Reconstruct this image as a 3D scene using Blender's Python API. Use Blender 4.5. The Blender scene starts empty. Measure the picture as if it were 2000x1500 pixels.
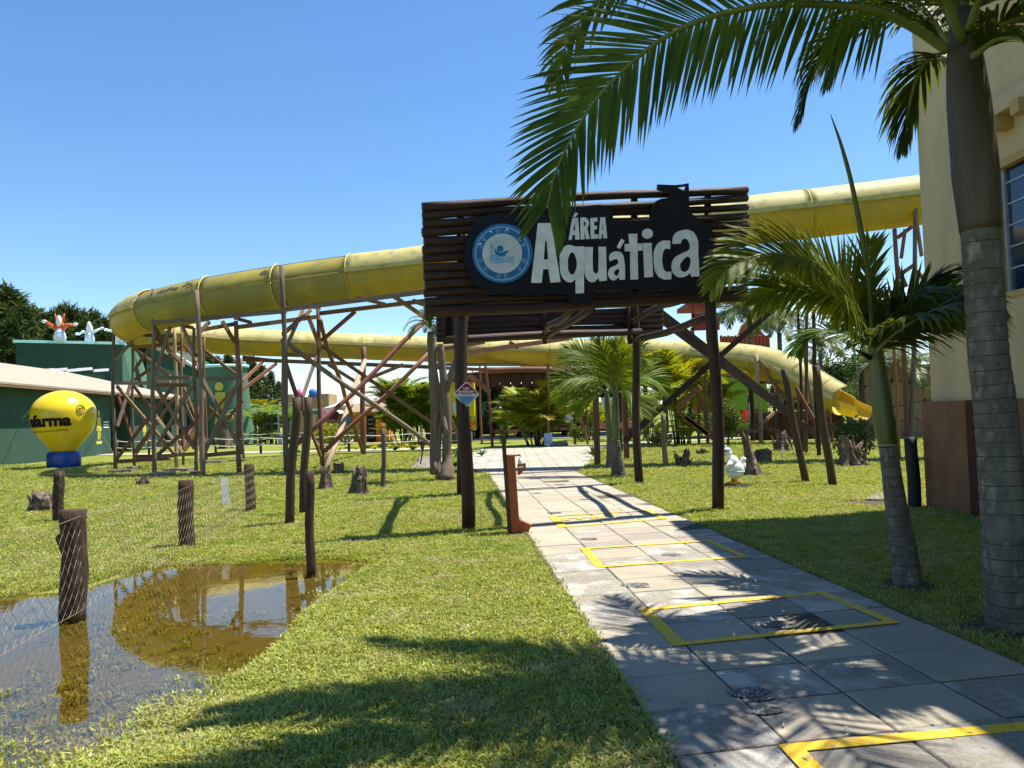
import bpy, math, random
import numpy as np
from mathutils import Vector, Matrix
V = Vector
PI = math.pi
R = math.radians
rnd = random.Random(7)
scene = bpy.context.scene
# ---------------------------------------------------------------- camera
CAM = V((0, 0, 1.6)); FPX = 1502.0; PITCH = math.atan(62 / 1502); ROLL = 0.031
F0 = V((0, math.cos(PITCH), math.sin(PITCH))); U0 = V((0, -math.sin(PITCH), math.cos(PITCH))); R0 = V((1, 0, 0))
CR = R0 * math.cos(ROLL) - U0 * math.sin(ROLL)
CU = R0 * math.sin(ROLL) + U0 * math.cos(ROLL)
cd = bpy.data.cameras.new('camera'); cam = bpy.data.objects.new('camera', cd)
scene.collection.objects.link(cam); scene.camera = cam
cd.sensor_width = 36; cd.lens = 36 * FPX / 2000; cd.clip_start = .05; cd.clip_end = 3000
m3 = Matrix((CR, CU, -F0)).transposed()
cam.matrix_world = Matrix.Translation(CAM) @ m3.to_4x4()
# ---------------------------------------------------------------- light
AZ, EL = 20.0, 68.0      # sun: degrees from +X towards +Y, and height
sd = V((math.cos(R(AZ)) * math.cos(R(EL)), math.sin(R(AZ)) * math.cos(R(EL)), math.sin(R(EL))))
sl = bpy.data.lights.new('sun', 'SUN'); sl.energy = 5.0; sl.angle = R(.5); sl.color = (1, .95, .86)
so = bpy.data.objects.new('sun', sl); scene.collection.objects.link(so)
so.rotation_euler = sd.to_track_quat('Z', 'Y').to_euler(); so.location = (20, 10, 40)
w = bpy.data.worlds.new('World'); scene.world = w; w.use_nodes = True
nt = w.node_tree; N = nt.nodes; Lk = nt.links
bg = N['Background']; sky = N.new('ShaderNodeTexSky'); sky.sky_type = 'NISHITA'; sky.sun_disc = False
sky.sun_elevation = R(EL); sky.sun_rotation = R(90 - AZ); sky.altitude = 0; sky.air_density = 1.0; sky.dust_density = 0.0; sky.ozone_density = 3.5
bg.inputs[1].default_value = .096
tc = N.new('ShaderNodeTexCoord'); sep = N.new('ShaderNodeSeparateXYZ'); Lk.new(tc.outputs['Generated'], sep.inputs[0])
mp = N.new('ShaderNodeMapping'); mp.inputs['Scale'].default_value = (1, 1, 3.2); mp.inputs['Location'].default_value = (.35, .0, 0); Lk.new(tc.outputs['Generated'], mp.inputs[0])
nz = N.new('ShaderNodeTexNoise'); nz.inputs['Scale'].default_value = 4.2; nz.inputs['Detail'].default_value = 9; nz.inputs['Roughness'].default_value = .55; Lk.new(mp.outputs[0], nz.inputs[0])
rp = N.new('ShaderNodeMapRange'); rp.inputs[1].default_value = .50; rp.inputs[2].default_value = .66; Lk.new(nz.outputs[0], rp.inputs[0])
mk_ = N.new('ShaderNodeMapRange'); mk_.inputs[1].default_value = .17; mk_.inputs[2].default_value = .05; Lk.new(sep.outputs[2], mk_.inputs[0])
mx = N.new('ShaderNodeMapRange'); mx.inputs[1].default_value = .1; mx.inputs[2].default_value = .38; Lk.new(sep.outputs[0], mx.inputs[0])
mm = N.new('ShaderNodeMath'); mm.operation = 'MULTIPLY'; Lk.new(rp.outputs[0], mm.inputs[0]); Lk.new(mk_.outputs[0], mm.inputs[1])
mm2 = N.new('ShaderNodeMath'); mm2.operation = 'MULTIPLY'; Lk.new(mm.outputs[0], mm2.inputs[0]); Lk.new(mx.outputs[0], mm2.inputs[1])
mix = N.new('ShaderNodeMixRGB'); mix.inputs[2].default_value = (8, 8.6, 9.6, 1)
Lk.new(mm2.outputs[0], mix.inputs[0])
hs = N.new('ShaderNodeHueSaturation'); hs.inputs['Saturation'].default_value = 1.16; Lk.new(sky.outputs[0], hs.inputs['Color'])
Lk.new(hs.outputs[0], mix.inputs[1]); Lk.new(mix.outputs[0], bg.inputs[0])
vs = scene.view_settings; vs.view_transform = 'Standard'; vs.look = 'None'; vs.gamma = 1; vs.use_curve_mapping = False; vs.exposure = 1.05
scene.render.engine = 'CYCLES'; scene.cycles.max_bounces = 6; scene.cycles.transparent_max_bounces = 12
# ---------------------------------------------------------------- pixel <-> place
def ray(px, py): return F0 + CR * ((px - 1000) / FPX) + CU * ((750 - py) / FPX)
def at(px, py, Y):
    d = ray(px, py); return CAM + d * (Y / d.y)
def G(px, py, z=0.0):
    d = ray(px, py); return CAM + d * ((z - CAM.z) / d.z)
def zm(ox, oy, s):
    return lambda x, y: (ox + x / s, oy + y / s)
# ---------------------------------------------------------------- objects
COL = scene.collection
class MB:
    def __init__(s): s.v = []; s.f = []; s.uv = []
    def add(s, vs_, fs, uvs=None):
        o = len(s.v); s.v += [V(p) for p in vs_]; s.f += [tuple(i + o for i in f) for f in fs]
        if uvs: s.uv += uvs
        else:
            s.uv += [[(0.3 * i, .2 * i) for i in range(len(f))] for f in fs]
    def tube(s, pts, rad, n=8, cap=True, wob=0):
        pts = [V(p) for p in pts]; k = len(pts)
        if not isinstance(rad, (list, tuple)): rad = [rad] * k
        vs_, fs, uvs = [], [], []; L = 0; ref = None; ls = []
        for i, p in enumerate(pts):
            t = (pts[min(i + 1, k - 1)] - pts[max(i - 1, 0)]).normalized()
            if ref is None:
                ref = V((0, 0, 1)) if abs(t.z) < .9 else V((0, 1, 0))
            a = t.cross(ref).normalized(); b = a.cross(t).normalized(); ref = b
            if i: L += (p - pts[i - 1]).length
            ls.append(L)
            for j in range(n):
                an = 2 * PI * j / n; r = rad[i] * (1 + (rnd.uniform(-wob, wob) if wob else 0))
                vs_.append(p + a * math.cos(an) * r + b * math.sin(an) * r)
        r0 = max(rad)
        for i in range(k - 1):
            for j in range(n):
                q = (j + 1) % n
                fs.append((i * n + j, i * n + q, (i + 1) * n + q, (i + 1) * n + j))
                u0, u1 = 6.28 * r0 * j / n, 6.28 * r0 * (j + 1) / n
                uvs.append([(u0, ls[i]), (u1, ls[i]), (u1, ls[i + 1]), (u0, ls[i + 1])])
        if cap:
            for e in (0, k - 1):
                fs.append(tuple(e * n + j for j in (range(n) if e else range(n - 1, -1, -1))))
                uvs.append([(.02 * math.cos(6.28 * j / n), .02 * math.sin(6.28 * j / n)) for j in range(n)])
        s.add(vs_, fs, uvs)
    def log(s, p0, p1, r0, r1=None, n=8, segs=5, bend=.012, wob=.05):
        p0, p1 = V(p0), V(p1); r1 = r0 if r1 is None else r1; L = (p1 - p0).length; b = bend * min(L, 3)
        ph = rnd.uniform(0, 6.3); pts, rs = [], []
        for i in range(segs + 1):
            t = i / segs; e = math.sin(PI * t)
            pts.append(p0.lerp(p1, t) + V((math.sin(ph + 5 * t), math.cos(ph + 4 * t), math.sin(2 * ph + 4 * t))) * b * e)
            rs.append((r0 + (r1 - r0) * t) * (1 + rnd.uniform(-wob, wob)))
        s.tube(pts, rs, n)
    def beam(s, p0, p1, w, h):           # rectangular timber, w sideways and h up
        p0, p1 = V(p0), V(p1); t = (p1 - p0).normalized()
        ref = V((0, 0, 1)) if abs(t.z) < .95 else V((0, 1, 0))
        a = t.cross(ref).normalized() * w / 2; b = a.cross(t).normalized() * h / 2; L = (p1 - p0).length
        c = [(-1, -1), (1, -1), (1, 1), (-1, 1)]
        vs_ = [p + a * x + b * y for p in (p0, p1) for x, y in c]
        fs = [(0, 1, 5, 4), (1, 2, 6, 5), (2, 3, 7, 6), (3, 0, 4, 7), (3, 2, 1, 0), (4, 5, 6, 7)]
        o = rnd.uniform(0, 5)
        uvs = [[(o + .1 * i, 0), (o + .1 * (i + 1), 0), (o + .1 * (i + 1), L), (o + .1 * i, L)] for i in range(4)] + [[(0, 0), (.1, 0), (.1, .1), (0, .1)]] * 2
        s.add(vs_, fs, uvs)
    def box(s, x0, x1, y0, y1, z0, z1, M=None):
        c = [(x0, y0, z0), (x1, y0, z0), (x1, y1, z0), (x0, y1, z0), (x0, y0, z1), (x1, y0, z1), (x1, y1, z1), (x0, y1, z1)]
        c = [M @ V(p) if M else V(p) for p in c]
        s.add(c, [(3, 2, 1, 0), (4, 5, 6, 7), (0, 1, 5, 4), (1, 2, 6, 5), (2, 3, 7, 6), (3, 0, 4, 7)])
    def prism(s, poly, d):               # polygon (3-D points) pushed along d
        n = len(poly); d = V(d); a = [V(p) for p in poly]
        s.add(a + [p + d for p in a], [tuple(range(n)), tuple(range(2 * n - 1, n - 1, -1))] + [(i, i + n, (i + 1) % n + n, (i + 1) % n) for i in range(n)])
    def lathe(s, c, prof, n=16, sx=1, sy=1):
        c = V(c); vs_ = []; fs = []
        for r, z in prof:
            for j in range(n):
                a = 2 * PI * j / n; vs_.append(c + V((r * math.cos(a) * sx, r * math.sin(a) * sy, z)))
        for i in range(len(prof) - 1):
            for j in range(n):
                q = (j + 1) % n; fs.append((i * n + j, i * n + q, (i + 1) * n + q, (i + 1) * n + j))
        if prof[0][0] > .001: fs.append(tuple(range(n - 1, -1, -1)))
        if prof[-1][0] > .001: fs.append(tuple((len(prof) - 1) * n + j for j in range(n)))
        s.add(vs_, fs)
    def ball(s, c, r, n=12, m=8, rough=0, rot=None, seed=0):
        rx, ry, rz = (r, r, r) if not isinstance(r, (tuple, list)) else r
        rr = random.Random(seed); ph = [rr.uniform(0, 6) for _ in range(6)]
        vs_, fs = [], []
        for i in range(m + 1):
            th = PI * i / m
            for j in range(n):
                a = 2 * PI * j / n; x, y, z = math.sin(th) * math.cos(a), math.sin(th) * math.sin(a), math.cos(th)
                k = 1 + rough * (math.sin(3 * x + ph[0] + 2 * y) + math.sin(5 * y + ph[1] - 3 * z) + math.sin(7 * z + ph[2] + 4 * x) + .7 * math.sin(13 * x + ph[3]) * math.sin(11 * y + ph[4])) / 2
                p = V((x * rx * k, y * ry * k, z * rz * k))
                if rot: p = rot @ p
                vs_.append(V(c) + p)
        for i in range(m):
            for j in range(n):
                q = (j + 1) % n; fs.append((i * n + j, (i + 1) * n + j, (i + 1) * n + q, i * n + q))
        s.add(vs_, fs)
    def build(s, name, mat, parent=None, smooth=False, origin=None, kind=None):
        o_ = V(origin) if origin is not None else V((0, 0, 0))
        me = bpy.data.meshes.new(name)
        me.from_pydata([tuple(p - o_) for p in s.v], [], s.f)
        ul = me.uv_layers.new(name='uv')
        flat = [c for f in s.uv for u in f for c in u]
        if len(flat) == 2 * len(me.loops): ul.data.foreach_set('uv', flat)
        if smooth: me.polygons.foreach_set('use_smooth', [True] * len(me.polygons))
        mats = mat if isinstance(mat, (list, tuple)) else [mat]
        for m_ in mats: me.materials.append(m_)
        me.update()
        o = bpy.data.objects.new(name, me); COL.objects.link(o)
        if parent is not None: o.parent = parent
        else: o.location = o_
        if kind: o['kind'] = kind
        return o
ORG = {}
def thing(name, label, cat, loc=(0, 0, 0), group=None):
    o = bpy.data.objects.new(name, None); COL.objects.link(o); o.location = V(loc); o.empty_display_size = .2
    o['label'] = label; o['category'] = cat; ORG[o.name] = V(loc)
    if group: o['group'] = group
    return o
def tag(o, label, cat, group=None):
    o['label'] = label; o['category'] = cat
    if group: o['group'] = group
    return o
def part(mb, name, mat, parent, smooth=False, label=None, kind=None):
    og = ORG.get(parent.name, V((0, 0, 0)))
    o = mb.build(name, mat, parent, smooth, origin=og, kind=kind)
    ORG[o.name] = og
    if label: o['label'] = label
    return o
def top(mb, name, mat, label, cat, group=None, smooth=False, origin=None):
    o = mb.build(name, mat, None, smooth, origin=origin); ORG[o.name] = V(origin) if origin is not None else V((0, 0, 0))
    return tag(o, label, cat, group)
def struct(mb, name, mat, smooth=False):
    o = mb.build(name, mat, None, smooth); o['kind'] = 'structure'; ORG[o.name] = V((0, 0, 0)); return o
def copy_tree(o, parent=None):
    c = o.copy(); COL.objects.link(c); c.parent = parent
    for ch in o.children: copy_tree(ch, c)
    return c
def catmull(pts, n=8):
    pts = [V(p) for p in pts]; out = []
    P_ = [pts[0] * 2 - pts[1]] + pts + [pts[-1] * 2 - pts[-2]]
    for i in range(1, len(P_) - 2):
        a, b, c, d = P_[i - 1:i + 3]
        for k in range(n):
            t = k / n
            out.append(.5 * ((2 * b) + (c - a) * t + (2 * a - 5 * b + 4 * c - d) * t * t + (3 * b - a - 3 * c + d) * t ** 3))
    out.append(pts[-1]); return out
# ---------------------------------------------------------------- materials
def mat(name, c1, c2=None, scale=5, rough=.7, bump=0, bscale=None, coords='Object', st=(1, 1, 1), spec=.3, trans=0, tcol=None, c3=None, c3s=1.3, c3t=(.55, .7), detail=6, metallic=0, rand=0, lo=.35, hi=.65, vor=0):
    m = bpy.data.materials.new(name); m.use_nodes = True; nt = m.node_tree; N = nt.nodes; L = nt.links
    b = N['Principled BSDF']; b.inputs['Roughness'].default_value = rough; b.inputs['Metallic'].default_value = metallic
    b.inputs['Specular IOR Level'].default_value = spec
    tc = N.new('ShaderNodeTexCoord'); mp = N.new('ShaderNodeMapping'); mp.inputs['Scale'].default_value = st
    L.new(tc.outputs[coords], mp.inputs[0])
    oi = N.new('ShaderNodeObjectInfo')
    vm = N.new('ShaderNodeVectorMath'); vm.operation = 'MULTIPLY_ADD'; cx = N.new('ShaderNodeCombineXYZ')
    for i in range(3): L.new(oi.outputs['Random'], cx.inputs[i])
    L.new(cx.outputs[0], vm.inputs[0]); vm.inputs[1].default_value = (17, 31, 23); L.new(mp.outputs[0], vm.inputs[2])
    vec = vm.outputs[0]
    def noise(sc, det=detail):
        n = N.new('ShaderNodeTexNoise'); n.inputs['Scale'].default_value = sc; n.inputs['Detail'].default_value = det; n.inputs['Roughness'].default_value = .6
        L.new(vec, n.inputs[0]); return n
    def rng(src, a, b_, c=0, d=1):
        r = N.new('ShaderNodeMapRange'); r.inputs[1].default_value = a; r.inputs[2].default_value = b_; r.inputs[3].default_value = c; r.inputs[4].default_value = d
        L.new(src, r.inputs[0]); return r.outputs[0]
    def mixc(f, a, b_):
        x = N.new('ShaderNodeMixRGB')
        for s_, v_ in ((1, a), (2, b_)):
            if hasattr(v_, 'links'): L.new(v_, x.inputs[s_])
            else: x.inputs[s_].default_value = (*v_, 1)
        L.new(f, x.inputs[0]); return x.outputs[0]
    col = None
    if c2 is None: c2 = tuple(x * .8 for x in c1)
    n1 = noise(scale); col = mixc(rng(n1.outputs[0], lo, hi), c1, c2)
    if c3: col = mixc(rng(noise(c3s).outputs[0], *c3t), col, c3)
    if rand:
        hsv = N.new('ShaderNodeHueSaturation'); L.new(col, hsv.inputs['Color'])
        L.new(rng(oi.outputs['Random'], 0, 1, 1 - rand, 1 + rand), hsv.inputs['Value'])
        mh = N.new('ShaderNodeMath'); mh.operation = 'FRACT'; ml = N.new('ShaderNodeMath'); ml.operation = 'MULTIPLY'; ml.inputs[1].default_value = 7.31
        L.new(oi.outputs['Random'], ml.inputs[0]); L.new(ml.outputs[0], mh.inputs[0])
        L.new(rng(mh.outputs[0], 0, 1, .5 - rand * .08, .5 + rand * .08), hsv.inputs['Hue'])
        col = hsv.outputs[0]
    L.new(col, b.inputs['Base Color'])
    if bump:
        bn = N.new('ShaderNodeBump'); bn.inputs['Strength'].default_value = min(1, bump); bn.inputs['Distance'].default_value = .02 * max(1, bump)
        if vor:
            vo = N.new('ShaderNodeTexVoronoi'); vo.inputs['Scale'].default_value = vor; L.new(vec, vo.inputs[0]); L.new(vo.outputs[0], bn.inputs['Height'])
        else: L.new(noise(bscale or scale * 2).outputs[0], bn.inputs['Height'])
        L.new(bn.outputs[0], b.inputs['Normal'])
    if trans:
        tr = N.new('ShaderNodeBsdfTranslucent'); ms = N.new('ShaderNodeMixShader'); ms.inputs[0].default_value = trans
        if tcol:
            mu = N.new('ShaderNodeMixRGB'); mu.blend_type = 'MULTIPLY'; mu.inputs[0].default_value = 1; L.new(col, mu.inputs[1]); mu.inputs[2].default_value = (*tcol, 1); L.new(mu.outputs[0], tr.inputs[0])
        else: L.new(col, tr.inputs[0])
        L.new(b.outputs[0], ms.inputs[1]); L.new(tr.outputs[0], ms.inputs[2]); L.new(ms.outputs[0], N['Material Output'].inputs[0])
    return m
WS = (26, 1.6, 1)
M = {}
M['log'] = mat('dark_stained_log', (.024, .011, .008), (.05, .023, .014), 1.3, .62, .5, 2.2, 'UV', WS, c3=(.02, .011, .008), c3s=.35)
M['logred'] = mat('reddish_brown_timber', (.22, .10, .052), (.13, .058, .032), 1.3, .75, .5, 2.2, 'UV', WS, c3=(.22, .13, .08), c3s=.3, c3t=(.5, .75), rand=.3)
M['grey'] = mat('weathered_grey_timber', (.20, .155, .11), (.12, .085, .058), 1.4, .85, .6, 2.2, 'UV', WS, c3=(.23, .2, .16), c3s=.4, rand=.2)
M['pale'] = mat('pale_bare_timber', (.42, .32, .21), (.3, .2, .12), 1.3, .8, .4, 2.2, 'UV', WS)
M['olive'] = mat('treated_brown_pole', (.075, .048, .02), (.04, .024, .011), 1.3, .65, .5, 2.2, 'UV', WS, rand=.1)
M['bark'] = mat('fence_post_bark', (.085, .05, .03), (.035, .022, .015), 1.6, .9, 1.4, 2.6, 'UV', (30, 3, 1), c3=(.15, .12, .09), c3s=.3, c3t=(.6, .75))
M['stump'] = mat('stump_bark', (.19, .14, .10), (.06, .042, .03), 9, .95, 2.2, 14, c3=(.30, .26, .21), c3s=4)
M['blackpost'] = mat('black_painted_post', (.006, .009, .011), (.012, .016, .018), 1.3, .6, .3, 2.2, 'UV', WS)
M['totem'] = mat('varnished_red_wood', (.36, .085, .022), (.24, .055, .016), 1.2, .4, .2, 2, 'Object', (40, 40, 3))
M['yellow'] = mat('slide_fibreglass', (.56, .40, .022), (.46, .33, .03), 1.3, .55, .2, 9, c3=(.33, .27, .09), c3s=.8, c3t=(.48, .75), trans=.20, tcol=(1, .85, .28), spec=.4)
M['yolive'] = mat('slide_fibreglass_faded', (.34, .28, .06), (.26, .22, .075), 1.1, .6, .15, 9, c3=(.42, .34, .06), c3s=.8, trans=.18, tcol=(1, .85, .3))
M['guard'] = mat('slide_guard_fibreglass', (.56, .49, .20), (.48, .40, .12), 1.6, .6, .2, 9, c3=(.27, .24, .13), c3s=2.6, c3t=(.5, .72), trans=.15)
M['lip'] = mat('slide_lip', (.28, .24, .13), (.2, .18, .1), 3, .6)
M['mould'] = mat('black_mould_stain', (.035, .035, .03), (.10, .09, .05), 20, .9)
M['seam'] = mat('slide_seam', (.62, .50, .12), (.50, .38, .07), 4, .5)
M['board'] = mat('sign_board_paint', (.0045, .006, .013), (.008, .010, .018), 3, .35, .05, 6, spec=.35)
M['white'] = mat('white_letter_paint', (.86, .87, .86), (.68, .70, .70), 7, .5, .06, 20)
M['bluepl'] = mat('plate_blue', (.035, .14, .36), (.05, .19, .44), 30, .4)
M['bluelt'] = mat('plate_light_blue', (.25, .46, .68), (.19, .4, .62), 20, .4)
M['bluedk'] = mat('icon_blue', (.01, .16, .38), (.015, .19, .42), 20, .4)
M['disc'] = mat('plate_centre', (.62, .66, .68), (.5, .55, .6), 7, .45)
M['cream'] = mat('cream_render', (.56, .43, .25), (.51, .39, .225), .9, .9, .25, 40, c3=(.42, .33, .20), c3s=1.1, c3t=(.52, .72), st=(1, 1, .22))
M['ochre'] = mat('ochre_trim', (.48, .33, .13), (.42, .28, .11), 3, .8)
M['plinth'] = mat('brown_plaster', (.225, .115, .062), (.17, .08, .043), 3, .9, .3, 25, c3=(.10, .045, .026), c3s=2.5, c3t=(.6, .8))
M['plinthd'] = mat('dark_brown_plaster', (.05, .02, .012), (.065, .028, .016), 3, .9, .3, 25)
M['glass'] = mat('blue_tinted_glass', (.004, .016, .045), (.008, .03, .08), 2, .06, spec=.6)
M['alu'] = mat('aluminium', (.5, .52, .54), (.4, .42, .44), 8, .4, metallic=.6)
M['green'] = mat('green_render', (.032, .078, .052), (.026, .066, .044), 2, .9, .1, 20, c3=(.038, .088, .058), c3s=.6)
M['greenl'] = mat('light_green_render', (.062, .15, .085), (.075, .17, .10), 2, .9, .1, 20)
M['roofp'] = mat('pale_corrugated_roof', (.33, .285, .215), (.27, .235, .18), 2, .9, c3=(.28, .25, .2), c3s=.6)
M['mint'] = mat('mint_coping', (.40, .72, .70), (.36, .66, .64), 2, .6)
M['figy'] = mat('yellow_paint', (.62, .50, .07), (.55, .43, .06), 5, .6)
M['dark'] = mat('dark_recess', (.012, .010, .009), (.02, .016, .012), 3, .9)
M['door'] = mat('dark_red_door', (.07, .02, .014), (.05, .014, .01), 1, .6, st=(8, 8, 1))
M['whitep'] = mat('white_plastic', (.78, .79, .8), (.7, .71, .73), 3, .45)
M['ball'] = mat('balloon_yellow', (.80, .58, .015), (.77, .55, .014), 1.2, .28, spec=.5, trans=.12)
M['ballb'] = mat('balloon_blue', (.012, .06, .30), (.01, .045, .24), 1.5, .35, spec=.5)
M['ink'] = mat('dark_print', (.03, .015, .03), (.04, .02, .035), 3, .5)
M['rope'] = mat('rope', (.6, .58, .5), (.5, .48, .42), 5, .9)
M['wire'] = mat('galvanised_wire', (.27, .22, .16), (.15, .11, .08), 9, .6, metallic=.3)
M['conc'] = mat('concrete', (.46, .42, .36), (.36, .33, .29), 4, .95, .3, 30, c3=(.25, .23, .2), c3s=1.2)
M['concd'] = mat('old_concrete', (.24, .21, .17), (.15, .13, .11), 6, .95, .8, 25)
M['slab_tan'] = mat('tan_paving', (.36, .31, .23), (.30, .262, .20), 2.6, .9, .3, 60, c3=(.25, .228, .188), c3s=2.2, c3t=(.5, .75), rand=.10, spec=.25)
M['slab_grey'] = mat('grey_rough_paving', (.33, .292, .23), (.235, .21, .172), 28, .9, 1.2, 50, c3=(.43, .41, .36), c3s=3.5, c3t=(.48, .62), rand=.13, lo=.38, hi=.6)
M['slab_dark'] = mat('dark_speckled_paving', (.30, .27, .215), (.215, .195, .163), 36, .9, .8, 60, c3=(.32, .31, .29), c3s=5, rand=.1)
M['kerb'] = mat('path_bed', (.10, .085, .065), (.05, .045, .035), 9, .95, 1, 20)
M['paint'] = mat('yellow_road_paint', (.68, .44, .02), (.58, .37, .03), 14, .7, .2, 60, c3=(.40, .33, .17), c3s=13, c3t=(.54, .66))
M['foot'] = mat('worn_black_footprint', (.02, .021, .024), (.20, .20, .19), 75, .8, lo=.47, hi=.53)
M['red'] = mat('dark_red_print', (.20, .02, .04), (.18, .018, .035), 3, .4)
M['sky2'] = mat('pale_blue_print', (.22, .38, .58), (.2, .35, .55), 3, .4)
M['soil'] = mat('soil', (.11, .08, .05), (.06, .045, .03), 8, 1, 1, 30)
M['orange'] = mat('orange_paint', (.72, .16, .02), (.62, .11, .015), 2, .6, c3=(.8, .42, .02), c3s=1.1, c3t=(.48, .56))
M['truck'] = mat('food_trailer_paint', (.85, .66, .02), (.80, .60, .02), 1, .45, c3=(.75, .15, .02), c3s=.7, c3t=(.53, .56))
M['fort'] = mat('brick_red_boards', (.33, .035, .03), (.25, .025, .025), 3, .7)
M['fort2'] = mat('terracotta_boards', (.42, .09, .03), (.34, .07, .025), 3, .7)
M['rock'] = mat('fake_rock_plaster', (.24, .165, .105), (.19, .125, .08), 1.6, .95, .6, 8, rand=.16)
M['rockj'] = mat('rock_joint', (.10, .075, .055), (.08, .06, .045), 3, .95)
M['lime'] = mat('lime_green_wall', (.22, .42, .03), (.2, .38, .03), 1, .8)
M['sand'] = mat('sandstone_wall', (.46, .30, .16), (.38, .24, .12), 1.5, .9)
M['pink'] = mat('pink_roof', (.62, .10, .26), (.55, .08, .22), 2, .5)
M['tent'] = mat('white_canvas', (.83, .83, .82), (.8, .8, .79), 1, .7, trans=.2)
M['blue'] = mat('blue_plastic', (.03, .16, .55), (.02, .12, .45), 2, .5)
M['maroon'] = mat('maroon_roof', (.16, .03, .05), (.12, .02, .04), 2, .6)
M['binr'] = mat('red_plastic', (.65, .05, .02), (.6, .04, .02), 3, .4)
M['figo'] = mat('inflatable_orange', (.68, .12, .03), (.6, .09, .02), 2, .4)
M['figw'] = mat('inflatable_white', (.78, .8, .82), (.6, .72, .8), 3, .4)
M['figb'] = mat('inflatable_blue', (.10, .33, .62), (.45, .65, .8), 2, .4)
M['skin'] = mat('skin', (.45, .25, .17), (.4, .22, .15), 3, .6)
M['cloth1'] = mat('white_shirt', (.65, .67, .7), (.55, .57, .6), 4, .8)
M['cloth2'] = mat('dark_clothes', (.03, .04, .07), (.02, .03, .05), 4, .8)
def leafmat(name, c1, c2, sc, tr=.4, rough=.38, rand=.22, c3=None, t=(1.6, 1.3, .3), spec=.18):
    return mat(name, c1, c2, sc, rough, 0, trans=tr, tcol=t, rand=rand, c3=c3, c3s=sc * .5, spec=spec)
M['frond'] = leafmat('palm_leaf', (.105, .155, .022), (.062, .105, .016), 2.5, .46, .5)
M['frondb'] = leafmat('bright_palm_leaf', (.17, .235, .022), (.10, .165, .016), 3, .48, .5)
M['frondy'] = leafmat('yellow_green_palm_leaf', (.34, .36, .03), (.18, .26, .025), 3, .42, c3=(.30, .16, .03))
M['frondg'] = leafmat('grey_green_palm_leaf', (.10, .15, .055), (.15, .18, .09), 3, .35)
M['pine'] = leafmat('pine_needles', (.022, .046, .014), (.075, .10, .025), .9, .15, .75, .3, spec=.1)
M['tree'] = leafmat('tree_leaves', (.035, .07, .016), (.07, .11, .022), 1.2, .25, .6, .3, spec=.2)
M['bush'] = leafmat('bush_leaves', (.06, .11, .025), (.11, .16, .04), 3, .3, .4, .3)
M['vine'] = leafmat('vine_leaves', (.012, .04, .010), (.025, .06, .012), 3, .2, .6, .2)
M['agave'] = leafmat('agave_leaf', (.12, .2, .10), (.07, .14, .06), 4, .15, .5, .2)
M['brom'] = leafmat('yellow_bromeliad_leaf', (.55, .50, .04), (.25, .32, .03), 4, .3, .5, .15)
M['banana'] = leafmat('banana_leaf', (.08, .17, .04), (.16, .24, .10), 2, .4, .45, .15)
M['grass'] = leafmat('grass_blades', (.30, .34, .058), (.38, .41, .10), .5, .40, .42, .30, c3=(.40, .37, .17), t=(1.2, 1.15, .45), spec=.35)
def patchy(m):
    nt = m.node_tree; N = nt.nodes; L = nt.links; b = N['Principled BSDF']; src = b.inputs['Base Color'].links[0].from_socket
    oi = N.new('ShaderNodeObjectInfo'); out = src
    for sc, lo, hi, c, k in ((.55, .52, .68, (.44, .40, .20), .55), (1.6, .56, .70, (.50, .43, .26), .6), (.9, .40, .28, (.14, .24, .02), .5)):
        n = N.new('ShaderNodeTexNoise'); n.inputs['Scale'].default_value = sc; n.inputs['Detail'].default_value = 4; L.new(oi.outputs['Location'], n.inputs[0])
        r = N.new('ShaderNodeMapRange'); r.inputs[1].default_value = lo; r.inputs[2].default_value = hi; r.inputs[4].default_value = k; L.new(n.outputs[0], r.inputs[0])
        x = N.new('ShaderNodeMixRGB'); L.new(r.outputs[0], x.inputs[0]); L.new(out, x.inputs[1]); x.inputs[2].default_value = (*c, 1); out = x.outputs[0]
    L.new(out, b.inputs['Base Color'])
    for n in N:
        if n.type == 'BSDF_TRANSLUCENT' and n.inputs[0].links:
            L.new(out, n.inputs[0].links[0].from_node.inputs[1])
patchy(M['grass'])
M['rachis'] = mat('palm_midrib', (.16, .19, .05), (.11, .14, .03), 3, .5)
M['ptrunk'] = mat('palm_trunk_grey', (.17, .155, .125), (.05, .045, .036), 9, .9, .8, 22, c3=(.28, .27, .23), c3s=9, c3t=(.55, .7), st=(1, 1, .6))
M['ring'] = mat('palm_ring_scar', (.075, .06, .045), (.04, .032, .024), 8, .95)
M['shaft'] = mat('palm_crownshaft', (.085, .066, .04), (.06, .045, .028), 1.4, .5, .2, 4, st=(9, 9, 1), c3=(.06, .04, .025), c3s=.5)
M['stem'] = mat('green_palm_stem', (.085, .105, .022), (.05, .072, .016), 1.2, .35, st=(6, 6, 1), spec=.5)
M['stemo'] = mat('orange_dry_stem', (.30, .13, .04), (.2, .09, .03), 1.2, .6, st=(6, 6, 1))
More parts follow.
